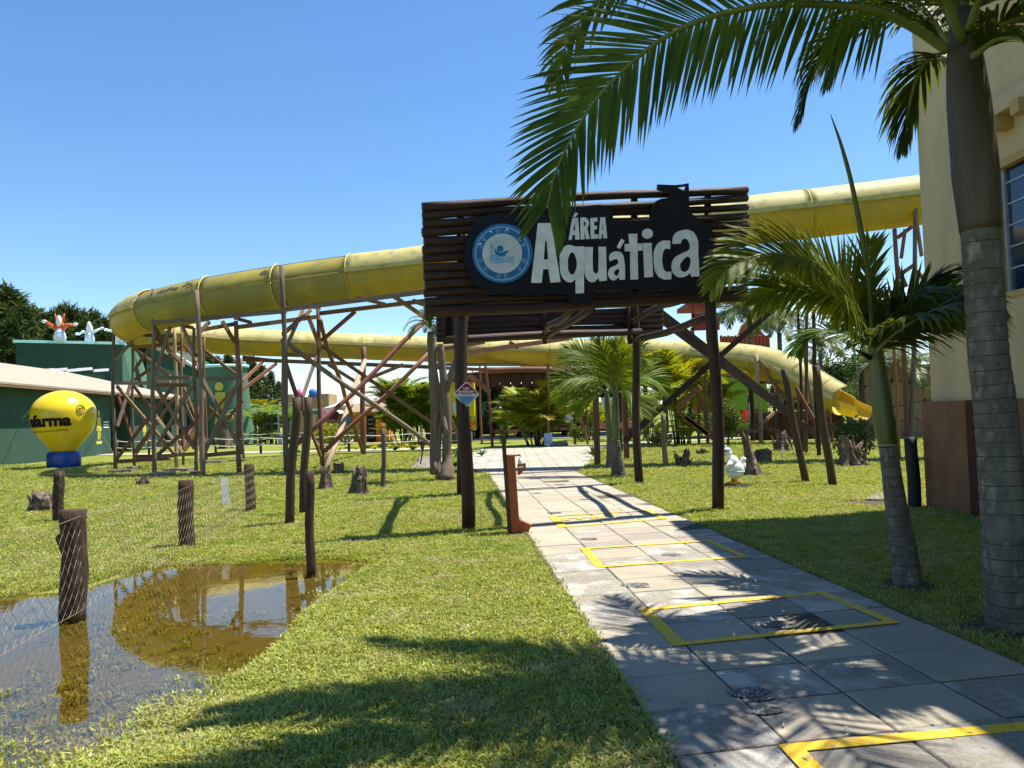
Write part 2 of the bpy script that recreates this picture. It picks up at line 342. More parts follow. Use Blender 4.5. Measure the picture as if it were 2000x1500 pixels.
# ================================================================ GROUND, PUDDLE, GRASS
pool = [G(*p) for p in [(-160, 1175), (0, 1158), (150, 1140), (235, 1112), (330, 1098), (430, 1094), (560, 1086), (660, 1084), (770, 1092),
                        (735, 1112), (680, 1150), (625, 1195), (590, 1240), (540, 1290), (470, 1335), (425, 1400), (350, 1450), (230, 1505), (80, 1570), (-300, 1640)]]
pool = [(p.x, p.y) for p in pool]
PA = np.array(pool)
def pool_dist(x, y):                       # > 0 inside
    x = np.asarray(x, float); y = np.asarray(y, float); d = np.full(x.shape, 1e9); ins = np.zeros(x.shape, bool)
    n = len(PA)
    for i in range(n):
        a, b = PA[i], PA[(i + 1) % n]; e = b - a; L = (e ** 2).sum()
        t = np.clip(((x - a[0]) * e[0] + (y - a[1]) * e[1]) / L, 0, 1)
        d = np.minimum(d, np.hypot(x - a[0] - t * e[0], y - a[1] - t * e[1]))
        c = ((a[1] > y) != (b[1] > y)) & (x < (b[0] - a[0]) * (y - a[1]) / (b[1] - a[1] + 1e-12) + a[0]); ins ^= c
    return np.where(ins, d, -d)
WZ = -.022
def ground_z(x, y):
    d = pool_dist(x, y) + .10 * np.sin(2.3 * x + 1.1 * y) + .07 * np.sin(5.1 * x - 3.7 * y + 1) + .05 * np.sin(9 * y + 2 * x)
    b = np.clip((d + .35) / 1.15, 0, 1); b = b * b * (3 - 2 * b)
    return -.085 * b + .006 * np.sin(1.7 * x + .3) * np.sin(1.3 * y)
def gz(x, y): return float(ground_z(np.array([x]), np.array([y]))[0])
gx = np.concatenate([[-900, -400, -150, -70, -40, -25, -16], np.arange(-11, 4.01, .16), [7, 12, 25, 40, 70, 150, 400, 900]])
gy = np.concatenate([[-200, -60, -10, 0, 1], np.arange(2, 13.01, .16), [15, 20, 30, 45, 70, 120, 250, 500, 1200]])
X_, Y_ = np.meshgrid(gx, gy); Z_ = ground_z(X_, Y_)
Z_[(X_ < -11) | (X_ > 4) | (Y_ < 1.9) | (Y_ > 13)] = 0
mb = MB(); nx, ny = len(gx), len(gy)
mb.v = [V((float(a), float(b), float(c))) for a, b, c in zip(X_.ravel(), Y_.ravel(), Z_.ravel())]
mb.f = [(j * nx + i, j * nx + i + 1, (j + 1) * nx + i + 1, (j + 1) * nx + i) for j in range(ny - 1) for i in range(nx - 1)]
mb.uv = [[(0, 0)] * 4 for _ in mb.f]
def lawn_mat():
    m = mat('lawn', (.17, .205, .03), (.21, .24, .045), .35, .95, 1.6, 24, c3=(.23, .215, .075), c3s=.55, c3t=(.55, .78), spec=.1)
    nt = m.node_tree; N = nt.nodes; L = nt.links; b = N['Principled BSDF']; src = b.inputs['Base Color'].links[0].from_socket
    g = N.new('ShaderNodeNewGeometry'); sp = N.new('ShaderNodeSeparateXYZ'); L.new(g.outputs['Position'], sp.inputs[0])
    r = N.new('ShaderNodeMapRange'); r.inputs[1].default_value = -.012; r.inputs[2].default_value = -.045; L.new(sp.outputs[2], r.inputs[0])
    tx = N.new('ShaderNodeTexNoise'); tx.inputs['Scale'].default_value = 60; tx.inputs['Detail'].default_value = 5; L.new(g.outputs['Position'], tx.inputs[0])
    rr = N.new('ShaderNodeMapRange'); rr.inputs[1].default_value = .3; rr.inputs[2].default_value = .7; rr.inputs[3].default_value = .45; rr.inputs[4].default_value = 1.35; L.new(tx.outputs[0], rr.inputs[0])
    mu = N.new('ShaderNodeVectorMath'); mu.operation = 'SCALE'; L.new(src, mu.inputs[0]); L.new(rr.outputs[0], mu.inputs['Scale'])
    x = N.new('ShaderNodeMixRGB'); L.new(r.outputs[0], x.inputs[0]); L.new(mu.outputs[0], x.inputs[1]); x.inputs[2].default_value = (.135, .115, .045, 1); L.new(x.outputs[0], b.inputs['Base Color'])
    return m
M['lawn'] = lawn_mat()
struct(mb, 'ground', M['lawn'], True)
# water
wm = bpy.data.materials.new('shallow_water'); wm.use_nodes = True; nt = wm.node_tree; N = nt.nodes; L = nt.links; N.remove(N['Principled BSDF'])
tr = N.new('ShaderNodeBsdfTransparent'); tr.inputs[0].default_value = (.88, .79, .50, 1); gl = N.new('ShaderNodeBsdfGlossy'); gl.inputs['Roughness'].default_value = .0
fr = N.new('ShaderNodeFresnel'); fr.inputs[0].default_value = 2.05; ms = N.new('ShaderNodeMixShader'); nn = N.new('ShaderNodeTexNoise'); nn.inputs['Scale'].default_value = 7; nn.inputs['Detail'].default_value = 3
tcw = N.new('ShaderNodeTexCoord'); L.new(tcw.outputs['Object'], nn.inputs[0])
bp = N.new('ShaderNodeBump'); bp.inputs['Strength'].default_value = .05; bp.inputs['Distance'].default_value = .01; L.new(nn.outputs[0], bp.inputs['Height']); L.new(bp.outputs[0], gl.inputs['Normal'])
L.new(fr.outputs[0], ms.inputs[0]); L.new(tr.outputs[0], ms.inputs[1]); L.new(gl.outputs[0], ms.inputs[2]); L.new(ms.outputs[0], N['Material Output'].inputs[0])
mb = MB(); cxp, cyp = PA.mean(0); pp = [V((cxp + (x - cxp) * 1.0, cyp + (y - cyp) * 1.0, WZ)) for x, y in pool]
out = []
for i, p in enumerate(pp):                 # widen by 0.5 m so that the real shore is where the ground rises through it
    a, b = pp[i - 1], pp[(i + 1) % len(pp)]; t = (b - a).normalized(); nrm = V((t.y, -t.x, 0)); q = p + nrm * .5
    if pool_dist([q.x], [q.y])[0] > 0: q = p - nrm * .5
    out.append(q)
mb.add(out, [tuple(range(len(out))) if sum(out[i - 1].x * out[i].y - out[i].x * out[i - 1].y for i in range(len(out))) > 0 else tuple(reversed(range(len(out))))])
struct(mb, 'puddle_water', wm)

# ---- path (slabs), its own frame: u across from the left edge, v along
def PW(u, v, z=0.0): return V((.97 - .0795 * v + u, v + .18 * u, z))
PATHW = 2.33
def on_path(x, y, mg=0.0):
    v = (y - .18 * (x - .97)) / (1 + .18 * .0795); u = x - .97 + .0795 * v
    return (u > -mg) & (u < PATHW + mg + .004 * v)
mb = MB()
mb.prism([PW(-.03, 2.0, -.2), PW(PATHW + .03, 2.0, -.2), PW(PATHW + .06, 21.2, -.2), PW(-.03, 21.2, -.2)], (0, 0, .225))
path = struct(mb, 'path', M['kerb'])
cols = [(0, .545), (.555, 1.115), (1.125, 1.70), (1.71, 2.335)]; PV = .517; v0 = 4.09 - 4 * PV
protos = {}
def slab_mesh(c, mk):
    u0, u1 = cols[c]; g = .006; b_ = .008; vs_ = []
    for (uu, vv, zz) in ((u0, g, 0), (u1, g, 0), (u1, PV - g, 0), (u0, PV - g, 0), (u0, g, .048), (u1, g, .048), (u1, PV - g, .048), (u0, PV - g, .048),
                         (u0 + b_, g + b_, .055), (u1 - b_, g + b_, .055), (u1 - b_, PV - g - b_, .055), (u0 + b_, PV - g - b_, .055)):
        vs_.append(PW(uu, vv, zz) - PW(0, 0, 0))
    q = MB(); q.add(vs_, [(0, 1, 5, 4), (1, 2, 6, 5), (2, 3, 7, 6), (3, 0, 4, 7), (4, 5, 9, 8), (5, 6, 10, 9), (6, 7, 11, 10), (7, 4, 8, 11), (8, 9, 10, 11)])
    return part(q, 'slab', M[mk], path)
rs = random.Random(3)
for k in range(36):
    for c in range(4):
        v = v0 + k * PV
        if v > 20.7: continue
        if c == 0: mk = 'slab_grey' if 4 < v < 8.6 else ('slab_grey' if v <= 3.7 else rs.choice(['slab_tan', 'slab_tan', 'slab_tan']))
        elif v < 3.2: mk = 'slab_dark'
        elif v < 5.4: mk = rs.choice(['slab_tan', 'slab_tan', 'slab_tan', 'slab_tan', 'slab_grey'])
        elif v < 10.2: mk = rs.choice(['slab_tan', 'slab_grey', 'slab_grey', 'slab_dark'])
        else: mk = 'slab_tan'
        if c == 0 and 4 <= v <= 5.2: mk = 'slab_tan'
        if (c, mk) not in protos: o = slab_mesh(c, mk); protos[(c, mk)] = o
        else:
            o = protos[(c, mk)].copy(); COL.objects.link(o); o.parent = path
        o.location = V(protos[(c, mk)].location) * 0 + PW(0, v) - PW(0, 0) + V((PW(0, 0).x, 0, -.024 + rs.uniform(-.003, .003)))
        o.rotation_euler = (rs.uniform(-.003, .003), rs.uniform(-.003, .003), 0)
ZT = .036   # top of slabs (approx. -.024+.055 = .031 + .003)
q = MB(); q.prism([PW(-.075, 2.0, -.2), PW(-.032, 2.0, -.2), PW(-.032, 21.2, -.2), PW(-.075, 21.2, -.2)], (0, 0, .208)); struct(q, 'soil_edge', M['soil'])
# painted waiting boxes (lines sit on the slabs, 4 mm proud)
def pbox(name_label, pts, wd_side, wd_row):
    a, b, c, d = [G(*p, ZT) for p in pts]    # TL TR BR BL
    q = MB()
    def strip(p0, p1, w0, inward):
        q.prism([p0, p1, p1 + inward(p1) * w0, p0 + inward(p0) * w0], (0, 0, .003))
    cen = (a + b + c + d) / 4
    al = (d - a).normalized(); ac = (b - a).normalized()
    q.prism([a, b, b + (c - b).normalized() * wd_row, a + al * wd_row], (0, 0, .003))
    q.prism([d, c, c - (c - b).normalized() * wd_row, d - al * wd_row], (0, 0, .003))
    t = (d - a).length; k = wd_row + .001
    q.prism([a + al * k, a + al * k + ac * wd_side, d - al * k + ac * wd_side, d - al * k], (0, 0, .003))
    bl = (c - b).normalized()
    q.prism([b + bl * k, b + bl * k - ac * wd_side * .8, c - bl * k - ac * wd_side * .8, c - bl * k], (0, 0, .003))
    return top(q, 'painted_box', M['paint'], name_label, 'floor marking', 'yellow waiting boxes painted on the path')
pbox('yellow painted box nearest the camera, cut off by the bottom edge of the photo', [(1520, 1455), (2050, 1406), (2420, 1560), (1690, 1640)], .10, .085)
pbox('yellow painted box crossed by the palm frond shadow', [(1245, 1190), (1608, 1155), (1758, 1216), (1316, 1262)], .10, .07)
pbox('yellow painted box on the path at the edge of the building shade', [(1133, 1071), (1390, 1055), (1464, 1088), (1164, 1109)], .10, .07)
pbox('faded yellow painted box with lettering in it, farthest of the path boxes', [(1071, 1008), (1271, 996), (1304, 1013), (1092, 1031)], .12, .07)
# worn footprints
fps = [(1240, 1142, .125, .062, 'speckled black footprint just beyond the shaded yellow box'), (1310, 1083, .11, .05, 'worn black footprint inside the yellow box at the shade edge'),
       (1150, 1052, .11, .05, 'worn footprint on the path between the two far yellow boxes'), (1082, 1001, .12, .055, 'dark footprint at the corner of the farthest yellow box'),
       (1145, 975, .12, .05, 'faint footprint on tan slabs beyond the farthest yellow box'), (1047, 963, .11, .05, 'faint footprint in the left column of slabs beyond the boxes'),
       (1094, 946, .11, .05, 'most distant faint footprint on the tan slabs'), (1515, 1218, .12, .06, 'black footprint inside the box crossed by the frond shadow'),
       (1463, 1352, .12, .06, 'large round black footprint in the dappled shade near the camera'), (1498, 1388, .09, .04, 'smaller black heel print just below the large round footprint')]
for (x, y, a, b, lb) in fps:
    c = G(x, y, ZT); q = MB(); rr = random.Random(x)
    for k_, (ox, oy, ra, rb) in enumerate(((0, .0, a, b * 1.25), (a * .35, -b * 1.75, a * .6, b * .4))):
        if 'heel' in lb and k_: continue
        n = 18; pts = []
        for i in range(n):
            t = 2 * PI * i / n; j = 1 + rr.uniform(-.10, .10)
            pts.append(c + V((ox + math.cos(t) * ra * j, oy + math.sin(t) * rb * j + .15 * ra * math.cos(t) * j, 0)))
        q.prism(pts, (0, 0, .002))
    top(q, 'footprint_mark', M['foot'], lb, 'floor marking', 'worn footprints on the path')
# yellow partly worn lettering inside the far box
def text_mesh(s, size, ext=.002, off=0, align='CENTER'):
    cu = bpy.data.curves.new('t', 'FONT'); cu.body = s; cu.size = size; cu.extrude = ext; cu.offset = off; cu.align_x = align; cu.resolution_u = 3
    ob = bpy.data.objects.new('t', cu); me = bpy.data.meshes.new_from_object(ob); bpy.data.objects.remove(ob)
    return [V(v.co) for v in me.vertices], [tuple(p.vertices) for p in me.polygons]
vs_, fs_ = text_mesh('STR', .42, .0015, .012)
o0 = G(1138, 1014, ZT + .002); ux = V((1, .18, 0)).normalized(); uy = V((-.0795, 1, 0))
q = MB(); q.add([o0 + ux * p.x * 1.15 + uy * p.y * .75 + V((0, 0, p.z)) for p in vs_], fs_)
top(q, 'painted_lettering', M['paint'], 'worn yellow lettering inside the farthest painted box', 'floor marking')
# ---- plaza and far paths
def brickmat():
    m = mat('flagstones', (.44, .40, .31), (.36, .33, .265), 1.2, .9, c3=(.3, .28, .24), c3s=.5)
    nt = m.node_tree; N = nt.nodes; L = nt.links; b = N['Principled BSDF']; src = b.inputs['Base Color'].links[0].from_socket
    g = N.new('ShaderNodeNewGeometry'); br = N.new('ShaderNodeTexBrick'); br.inputs['Scale'].default_value = 1; br.inputs['Brick Width'].default_value = .9; br.inputs['Row Height'].default_value = .6
    br.inputs['Mortar Size'].default_value = .02; br.inputs['Color1'].default_value = (1, 1, 1, 1); br.inputs['Color2'].default_value = (.78, .76, .74, 1); br.inputs['Mortar'].default_value = (.35, .33, .3, 1)
    L.new(g.outputs['Position'], br.inputs[0]); mu = N.new('ShaderNodeMixRGB'); mu.blend_type = 'MULTIPLY'; mu.inputs[0].default_value = 1; L.new(src, mu.inputs[1]); L.new(br.outputs[0], mu.inputs[2]); L.new(mu.outputs[0], b.inputs['Base Color'])
    return m
M['flag'] = brickmat()
q = MB(); q.prism([V(p) for p in ((-.75, 21.22, -.1), (1.75, 21.6, -.1), (2.7, 26, -.1), (3.0, 30, -.1), (4.9, 39, -.1), (-1.5, 39, -.1), (-1.9, 33, -.1), (-1.75, 26, -.1))], (0, 0, .125)); struct(q, 'plaza', M['flag'])
def strip(name, pts, wd, m, z=.03):
    q = MB()
    pts = [V((x, y, 0)) for x, y in pts]; l, r = [], []
    for i, p in enumerate(pts):
        t = (pts[min(i + 1, len(pts) - 1)] - pts[max(0, i - 1)]).normalized(); n_ = V((-t.y, t.x, 0)) * wd / 2
        l.append(p + n_); r.append(p - n_)
    for i in range(len(pts) - 1):
        q.prism([r[i] + V((0, 0, -.1)), r[i + 1] + V((0, 0, -.1)), l[i + 1] + V((0, 0, -.1)), l[i] + V((0, 0, -.1))], (0, 0, .1 + z))
    return struct(q, name, m)
strip('concrete_path', [(-26, 47), (-14, 42.5), (-4, 40.0), (-2.2, 39.6)], 1.5, M['conc'])
strip('far_path', [(-19, 64), (-9, 60), (-5, 57)], 2.2, M['conc'], .034)
strip('pavilion_floor', [(-6, 56), (11, 56)], 11, M['conc'], .06)
strip('right_path', [(5.0, 38), (10, 41), (18, 44)], 1.6, M['conc'], .032)

# ---- grass
def clump(seed, nb, h, spread, wd=.005):
    r = random.Random(seed); q = MB()
    for _ in range(nb):
        a = r.uniform(0, 2 * PI); d = r.uniform(0, spread); p = V((math.cos(a) * d, math.sin(a) * d, -.004)); a2 = a + r.uniform(-1, 1); ln = r.uniform(.2, 1.15)
        hh = h * r.uniform(.55, 1.15); dr = V((math.cos(a2), math.sin(a2), 0)); s_ = V((-dr.y, dr.x, 0)) * wd * r.uniform(.7, 1.3)
        p1 = p + dr * hh * .25 * ln + V((0, 0, hh * .62)); p2 = p + dr * hh * .85 * ln + V((0, 0, hh * (1.0 - .35 * ln)))
        q.add([p - s_ * .8, p + s_ * .8, p1 + s_, p1 - s_, p2], [(0, 1, 2, 3), (3, 2, 4)])
    return q
gc = bpy.data.collections.new('grass_clumps')      # not linked to the scene: only the source of the instances
for i in range(4):
    o = clump(i, 13, (.040, .050, .036, .056)[i], .06, (.0036, .0050, .0042, .0044)[i]).build('grass_clump', M['grass'], None); COL.objects.unlink(o); gc.objects.link(o)
gen = np.random.default_rng(5)
def scatter(y0, y1, n, kx=.78):
    y = np.sqrt(gen.uniform(y0 ** 2, y1 ** 2, n)); x = gen.uniform(-kx, kx, n) * y + 0; return x, y
xs, ys = [], []
for y0, y1, n in ((2.4, 4.5, 44000), (4.5, 7, 54000), (7, 10, 52000), (10, 15, 50000), (15, 24, 42000), (24, 36, 26000)):
    x, y = scatter(y0, y1, n); xs.append(x); ys.append(y)
x = np.concatenate(xs); y = np.concatenate(ys)
pd = pool_dist(x, y); z = ground_z(x, y)
z = np.where(y > 13, 0, z); z = np.where(x < -11, 0, z)
op = on_path(x, y, .03) & (y < 21.3)
pl = (y > 21.2) & (y < 39.2) & (x > -1.9) & (x < 2.6 + (y - 26) * .16)
nzv = np.sin(3.1 * x + 1.7 * y) + np.sin(1.3 * x - 4.2 * y + 2) + np.sin(7.3 * x + 2.2 * y) * .6
keep = ~op & ~pl & (gen.uniform(0, 1, len(x)) < np.where(pd > .12, np.clip(.46 - .33 * (y - 3.8), .025, .4) * (1 + .5 * nzv).clip(.1, 2), 1))
shade = (x > 2.9) & (y < 9.5) & (x - .97 + .0795 * y > PATHW)
keep &= ~(shade & (gen.uniform(0, 1, len(x)) < np.where(y < 6.8, .62, .35)))
BARE = [(915, 1035, .15), (1402, 998, .15), (901, 968, .14), (1249, 945, .15), (565, 1025, .12), (592, 1006, .12), (1575, 942, .14), (1627, 948, .14), (1775, 1145, .26), (1978, 1226, .34), (365, 1068, .15), (490, 1000, .14), (113, 1020, .14),
        (873, 939, .34), (1472, 929, .34), (1664, 910, .55), (636, 956, .32), (699, 965, .32), (1334, 914, .34), (1196, 918, .3), (1207, 929, .34), (1787, 992, .16), (1300, 915, .15), (748, 952, .12), (1010, 1047, .13), (1690, 985, .5)]
rb_ = np.random.default_rng(9)
for bx_, by_, br_ in BARE:
    g_ = G(bx_, by_); keep &= np.hypot(x - g_.x, y - g_.y) > br_ * rb_.uniform(.62, 1.12, len(x))
    q = MB(); pts = []
    for i in range(22):
        t = 2 * PI * i / 22; rr_ = br_ * (1.15 + .16 * math.sin(3 * t + bx_) + .12 * math.sin(5 * t + by_) + rs.uniform(-.06, .06)); pts.append(V((g_.x + math.cos(t) * rr_, g_.y + math.sin(t) * rr_, gz(g_.x + math.cos(t) * rr_, g_.y + math.sin(t) * rr_) + .007)))
    q.add([V((g_.x, g_.y, gz(g_.x, g_.y) + .03))] + pts, [(0, i + 1, (i + 1) % 22 + 1) for i in range(22)]); struct(q, 'bare_soil', M['soil'], True)
x, y, z, pd, shade = x[keep], y[keep], z[keep], pd[keep], shade[keep]
sc = gen.uniform(.65, 1.25, len(x)) * np.where(y > 12, 1.25, 1) * np.where(y > 20, 1.5, 1) * np.where(shade, .75, 1)
edge = np.abs(x - .97 + .0795 * y) < .06; sc = np.where(edge & (y < 20), sc * 1.25, sc)
sc = np.where(pd > .12, sc * gen.uniform(.75, 1.25, len(x)), sc)
me = bpy.data.meshes.new('grass'); me.from_pydata([tuple(map(float, p)) for p in np.stack([x, y, z], 1)], [], [])
a = me.attributes.new('rot', 'FLOAT_VECTOR', 'POINT'); rv = np.stack([gen.uniform(-.25, .25, len(x)), gen.uniform(-.25, .25, len(x)), gen.uniform(0, 6.28, len(x))], 1); a.data.foreach_set('vector', rv.ravel().astype(np.float32))
a = me.attributes.new('scl', 'FLOAT', 'POINT'); a.data.foreach_set('value', sc.astype(np.float32))
go = bpy.data.objects.new('grass', me); COL.objects.link(go); go['kind'] = 'stuff'; tag(go, 'short bright green lawn grass around the path and puddle', 'grass')
ng = bpy.data.node_groups.new('grass', 'GeometryNodeTree'); ng.interface.new_socket('Geometry', in_out='INPUT', socket_type='NodeSocketGeometry'); ng.interface.new_socket('Geometry', in_out='OUTPUT', socket_type='NodeSocketGeometry')
N = ng.nodes; L = ng.links; gi = N.new('NodeGroupInput'); gout = N.new('NodeGroupOutput'); iop = N.new('GeometryNodeInstanceOnPoints'); ci = N.new('GeometryNodeCollectionInfo')
ci.inputs[0].default_value = gc; ci.inputs['Separate Children'].default_value = True; ci.inputs['Reset Children'].default_value = True
na = N.new('GeometryNodeInputNamedAttribute'); na.data_type = 'FLOAT_VECTOR'; na.inputs[0].default_value = 'rot'
nb = N.new('GeometryNodeInputNamedAttribute'); nb.data_type = 'FLOAT'; nb.inputs[0].default_value = 'scl'
iop.inputs['Pick Instance'].default_value = True
L.new(gi.outputs[0], iop.inputs['Points']); L.new(ci.outputs[0], iop.inputs['Instance']); L.new(na.outputs[0], iop.inputs['Rotation']); L.new(nb.outputs[0], iop.inputs['Scale']); L.new(iop.outputs[0], gout.inputs[0])
md = go.modifiers.new('grass', 'NODES'); md.node_group = ng
# ================================================================ ENTRANCE GATE WITH SIGN
Z7 = zm(800, 340, 2.941)
fl, fr_ = G(915, 1035), G(1402, 998); dirp = (fr_ - fl).normalized(); nrm = V((dirp.y, -dirp.x, 0))    # towards the camera
gate = thing('entrance_gate', 'dark timber portal spanning the path, carrying the black sign with white letters', 'gate', ((fl + fr_) / 2).to_tuple())
def onplane(px, py, off):
    d = ray(px, py); p0 = fl + nrm * off
    t = (p0 - CAM).dot(nrm) / d.dot(nrm); return CAM + d * t
def gp(mb, name, m=None, parent=None, smooth=True, label=None): return part(mb, name, m or M['log'], parent or gate, smooth, label)
# front posts and rear posts
rl, rr_ = G(901, 968), G(1249, 945)
for b_, tpx, tpy in ((fl, 902, 420), (fr_, 1384, 400)):
    q = MB(); tp = at(tpx, tpy, b_.y); tp.z = 4.4; q.log(b_ - V((0, 0, .1)), tp, .098, .086, 12, 8, .02, .04); gp(q, 'post')
for b_, tpx in ((rl, 893), (rr_, 1238)):
    q = MB(); tp = at(tpx, 600, b_.y); tp.z = 4.75; q.log(b_ - V((0, 0, .1)), tp, .095, .085, 12, 8, .02, .04); gp(q, 'post')
ly = [190, 240, 287, 337, 388, 438, 488, 538, 588, 637, 685, 738]; ry = [92, 137, 190, 241, 292, 345, 398, 450, 503, 556, 608, 660]
rs = random.Random(11)
for i, (a, b) in enumerate(zip(ly, ry)):
    x0 = 72 + i * 1.2 + rs.uniform(-4, 6); x1 = 1938 + rs.uniform(-12, 6)
    q = MB(); r = rs.uniform(.058, .067)
    q.log(onplane(*Z7(x0, a), .17), onplane(*Z7(x1, b), .17), r, r * rs.uniform(.9, 1.04), 10, 12, .012, .05); gp(q, 'log')
q = MB(); q.log(onplane(*Z7(88, 788), .16), onplane(*Z7(1935, 706), .16), .075, .085, 10, 12, .012, .04); gp(q, 'log')
q = MB(); q.log(onplane(*Z7(60, 812), -.05), onplane(*Z7(1900, 725), -.05), .07, .07, 10, 8); 
for x in (292, 740, 1290, 1712):           # uprights behind the front logs
    q = MB(); t = (x - 75) / 1863; q.beam(onplane(*Z7(x, 175 - 95 * t), .06), onplane(*Z7(x, 770 - 80 * t), .06), .10, .05); gp(q, 'upright')
# rear panel
rdir = (rr_ - rl).normalized(); rn = V((rdir.y, -rdir.x, 0))
def onrear(px, py, off):
    d = ray(px, py); p0 = rl + rn * off; t = (p0 - CAM).dot(rn) / d.dot(rn); return CAM + d * t
for i in range(12):
    z0 = 662 - i * 10.6; z1 = 646 - i * 10.6
    q = MB(); q.log(onrear(853, z0, -.16), onrear(1293, z1, -.16), .075, .072, 8, 8, .01, .04); gp(q, 'log')
q = MB(); q.log(onrear(872, 664, .1), onrear(1252, 648, .1), .085, .08, 10, 8, .01); gp(q, 'log')
for x in (870, 1064, 1230):
    q = MB(); q.beam(onrear(x, 672, -.05), onrear(x - 4, 560, -.05), .09, .05); gp(q, 'upright')
# braces between front and rear, and tie logs
for a, b in ((onplane(1118, 600, .0), onrear(1064, 650, .12)), (onplane(1325, 588, .0), onrear(1236, 628, .12)), (onplane(913, 607, 0), onrear(905, 668, 0))):
    q = MB(); q.log(a, b, .06, .06, 10, 6, .03); gp(q, 'brace')
for b0, b1, xx in ((fl, rl, 903), (fr_, rr_, 1385)):
    q = MB(); a = V(b0) + V((0, 0, 3.08)); b = V(b1) + V((0, 0, 3.2)); q.log(a, b, .07, .07, 8, 6); gp(q, 'tie_log')
q = MB(); q.log((fl + fr_) / 2 + V((0, 0, 3.2)), (rl + rr_) / 2 + V((0, 0, 3.3)), .06, .06, 8, 6); gp(q, 'tie_log')
# board silhouette
SO = onplane(*Z7(1000, 450), .27)
def to2(x, y, off=.27): p = onplane(*Z7(x, y), off); d = p - SO; return (d.dot(dirp), d.z)
def curve_obj(name, polys, off, ext, m, parent, label=None, conv=None, bev=0):
    cv = conv or (lambda x, y: to2(x, y, off))
    cu = bpy.data.curves.new('c', 'CURVE'); cu.dimensions = '2D'; cu.fill_mode = 'BOTH'; cu.extrude = ext / 2; cu.resolution_u = 5; cu.bevel_depth = bev
    for pl in polys:
        s = cu.splines.new('BEZIER'); s.bezier_points.add(len(pl) - 1); s.use_cyclic_u = True
        for bp_, p in zip(s.bezier_points, pl):
            bp_.co = (*cv(p[0], p[1]), 0); h = 'VECTOR' if len(p) > 2 else 'AUTO'; bp_.handle_left_type = h; bp_.handle_right_type = h
    ob = bpy.data.objects.new('c', cu); me = bpy.data.meshes.new_from_object(ob); bpy.data.objects.remove(ob)
    q = MB(); base = SO + nrm * (off - .27 + ext / 2)
    q.add([base + dirp * v.co.x + V((0, 0, v.co.y)) + nrm * v.co.z for v in me.vertices], [tuple(p.vertices) for p in me.polygons])
    return part(q, name, m, parent, False, label)
bd = [(470, 232), (395, 262), (335, 345), (312, 470), (335, 580), (400, 655), (520, 690), (890, 692, 1), (915, 732), (975, 745), (1040, 735), (1058, 668, 1), (1400, 662), (1650, 668), (1715, 600),
      (1745, 450), (1735, 330), (1660, 262), (1612, 228, 1), (1602, 200, 1), (1598, 55, 1), (1560, 62, 1), (1520, 66, 1), (1420, 62, 1), (1418, 92, 1), (1485, 112, 1), (1480, 140, 1), (1425, 150), (1382, 200), (1375, 262, 1),
      (1200, 270), (1165, 262, 1), (1158, 215), (1110, 183), (1000, 190), (890, 208), (780, 235, 1)]
hole = [(1532, 80, 1), (1582, 72, 1), (1574, 100, 1)]
board = curve_obj('sign_board', [bd, hole], .27, .03, M['board'], gate, 'black cut-out board behind the white letters')
q = MB()      # stand-off battens holding the board on the logs
for x in (520, 1000, 1500): q = MB(); q.beam(onplane(*Z7(x, 300), .245), onplane(*Z7(x, 640), .245), .06, .04); part(q, 'board_batten', M['log'], gate)
def c_(cx, cy, r, n=10, ry=None): return [(cx + r * math.cos(2 * PI * i / n), cy + (ry or r) * math.sin(2 * PI * i / n)) for i in range(n)]
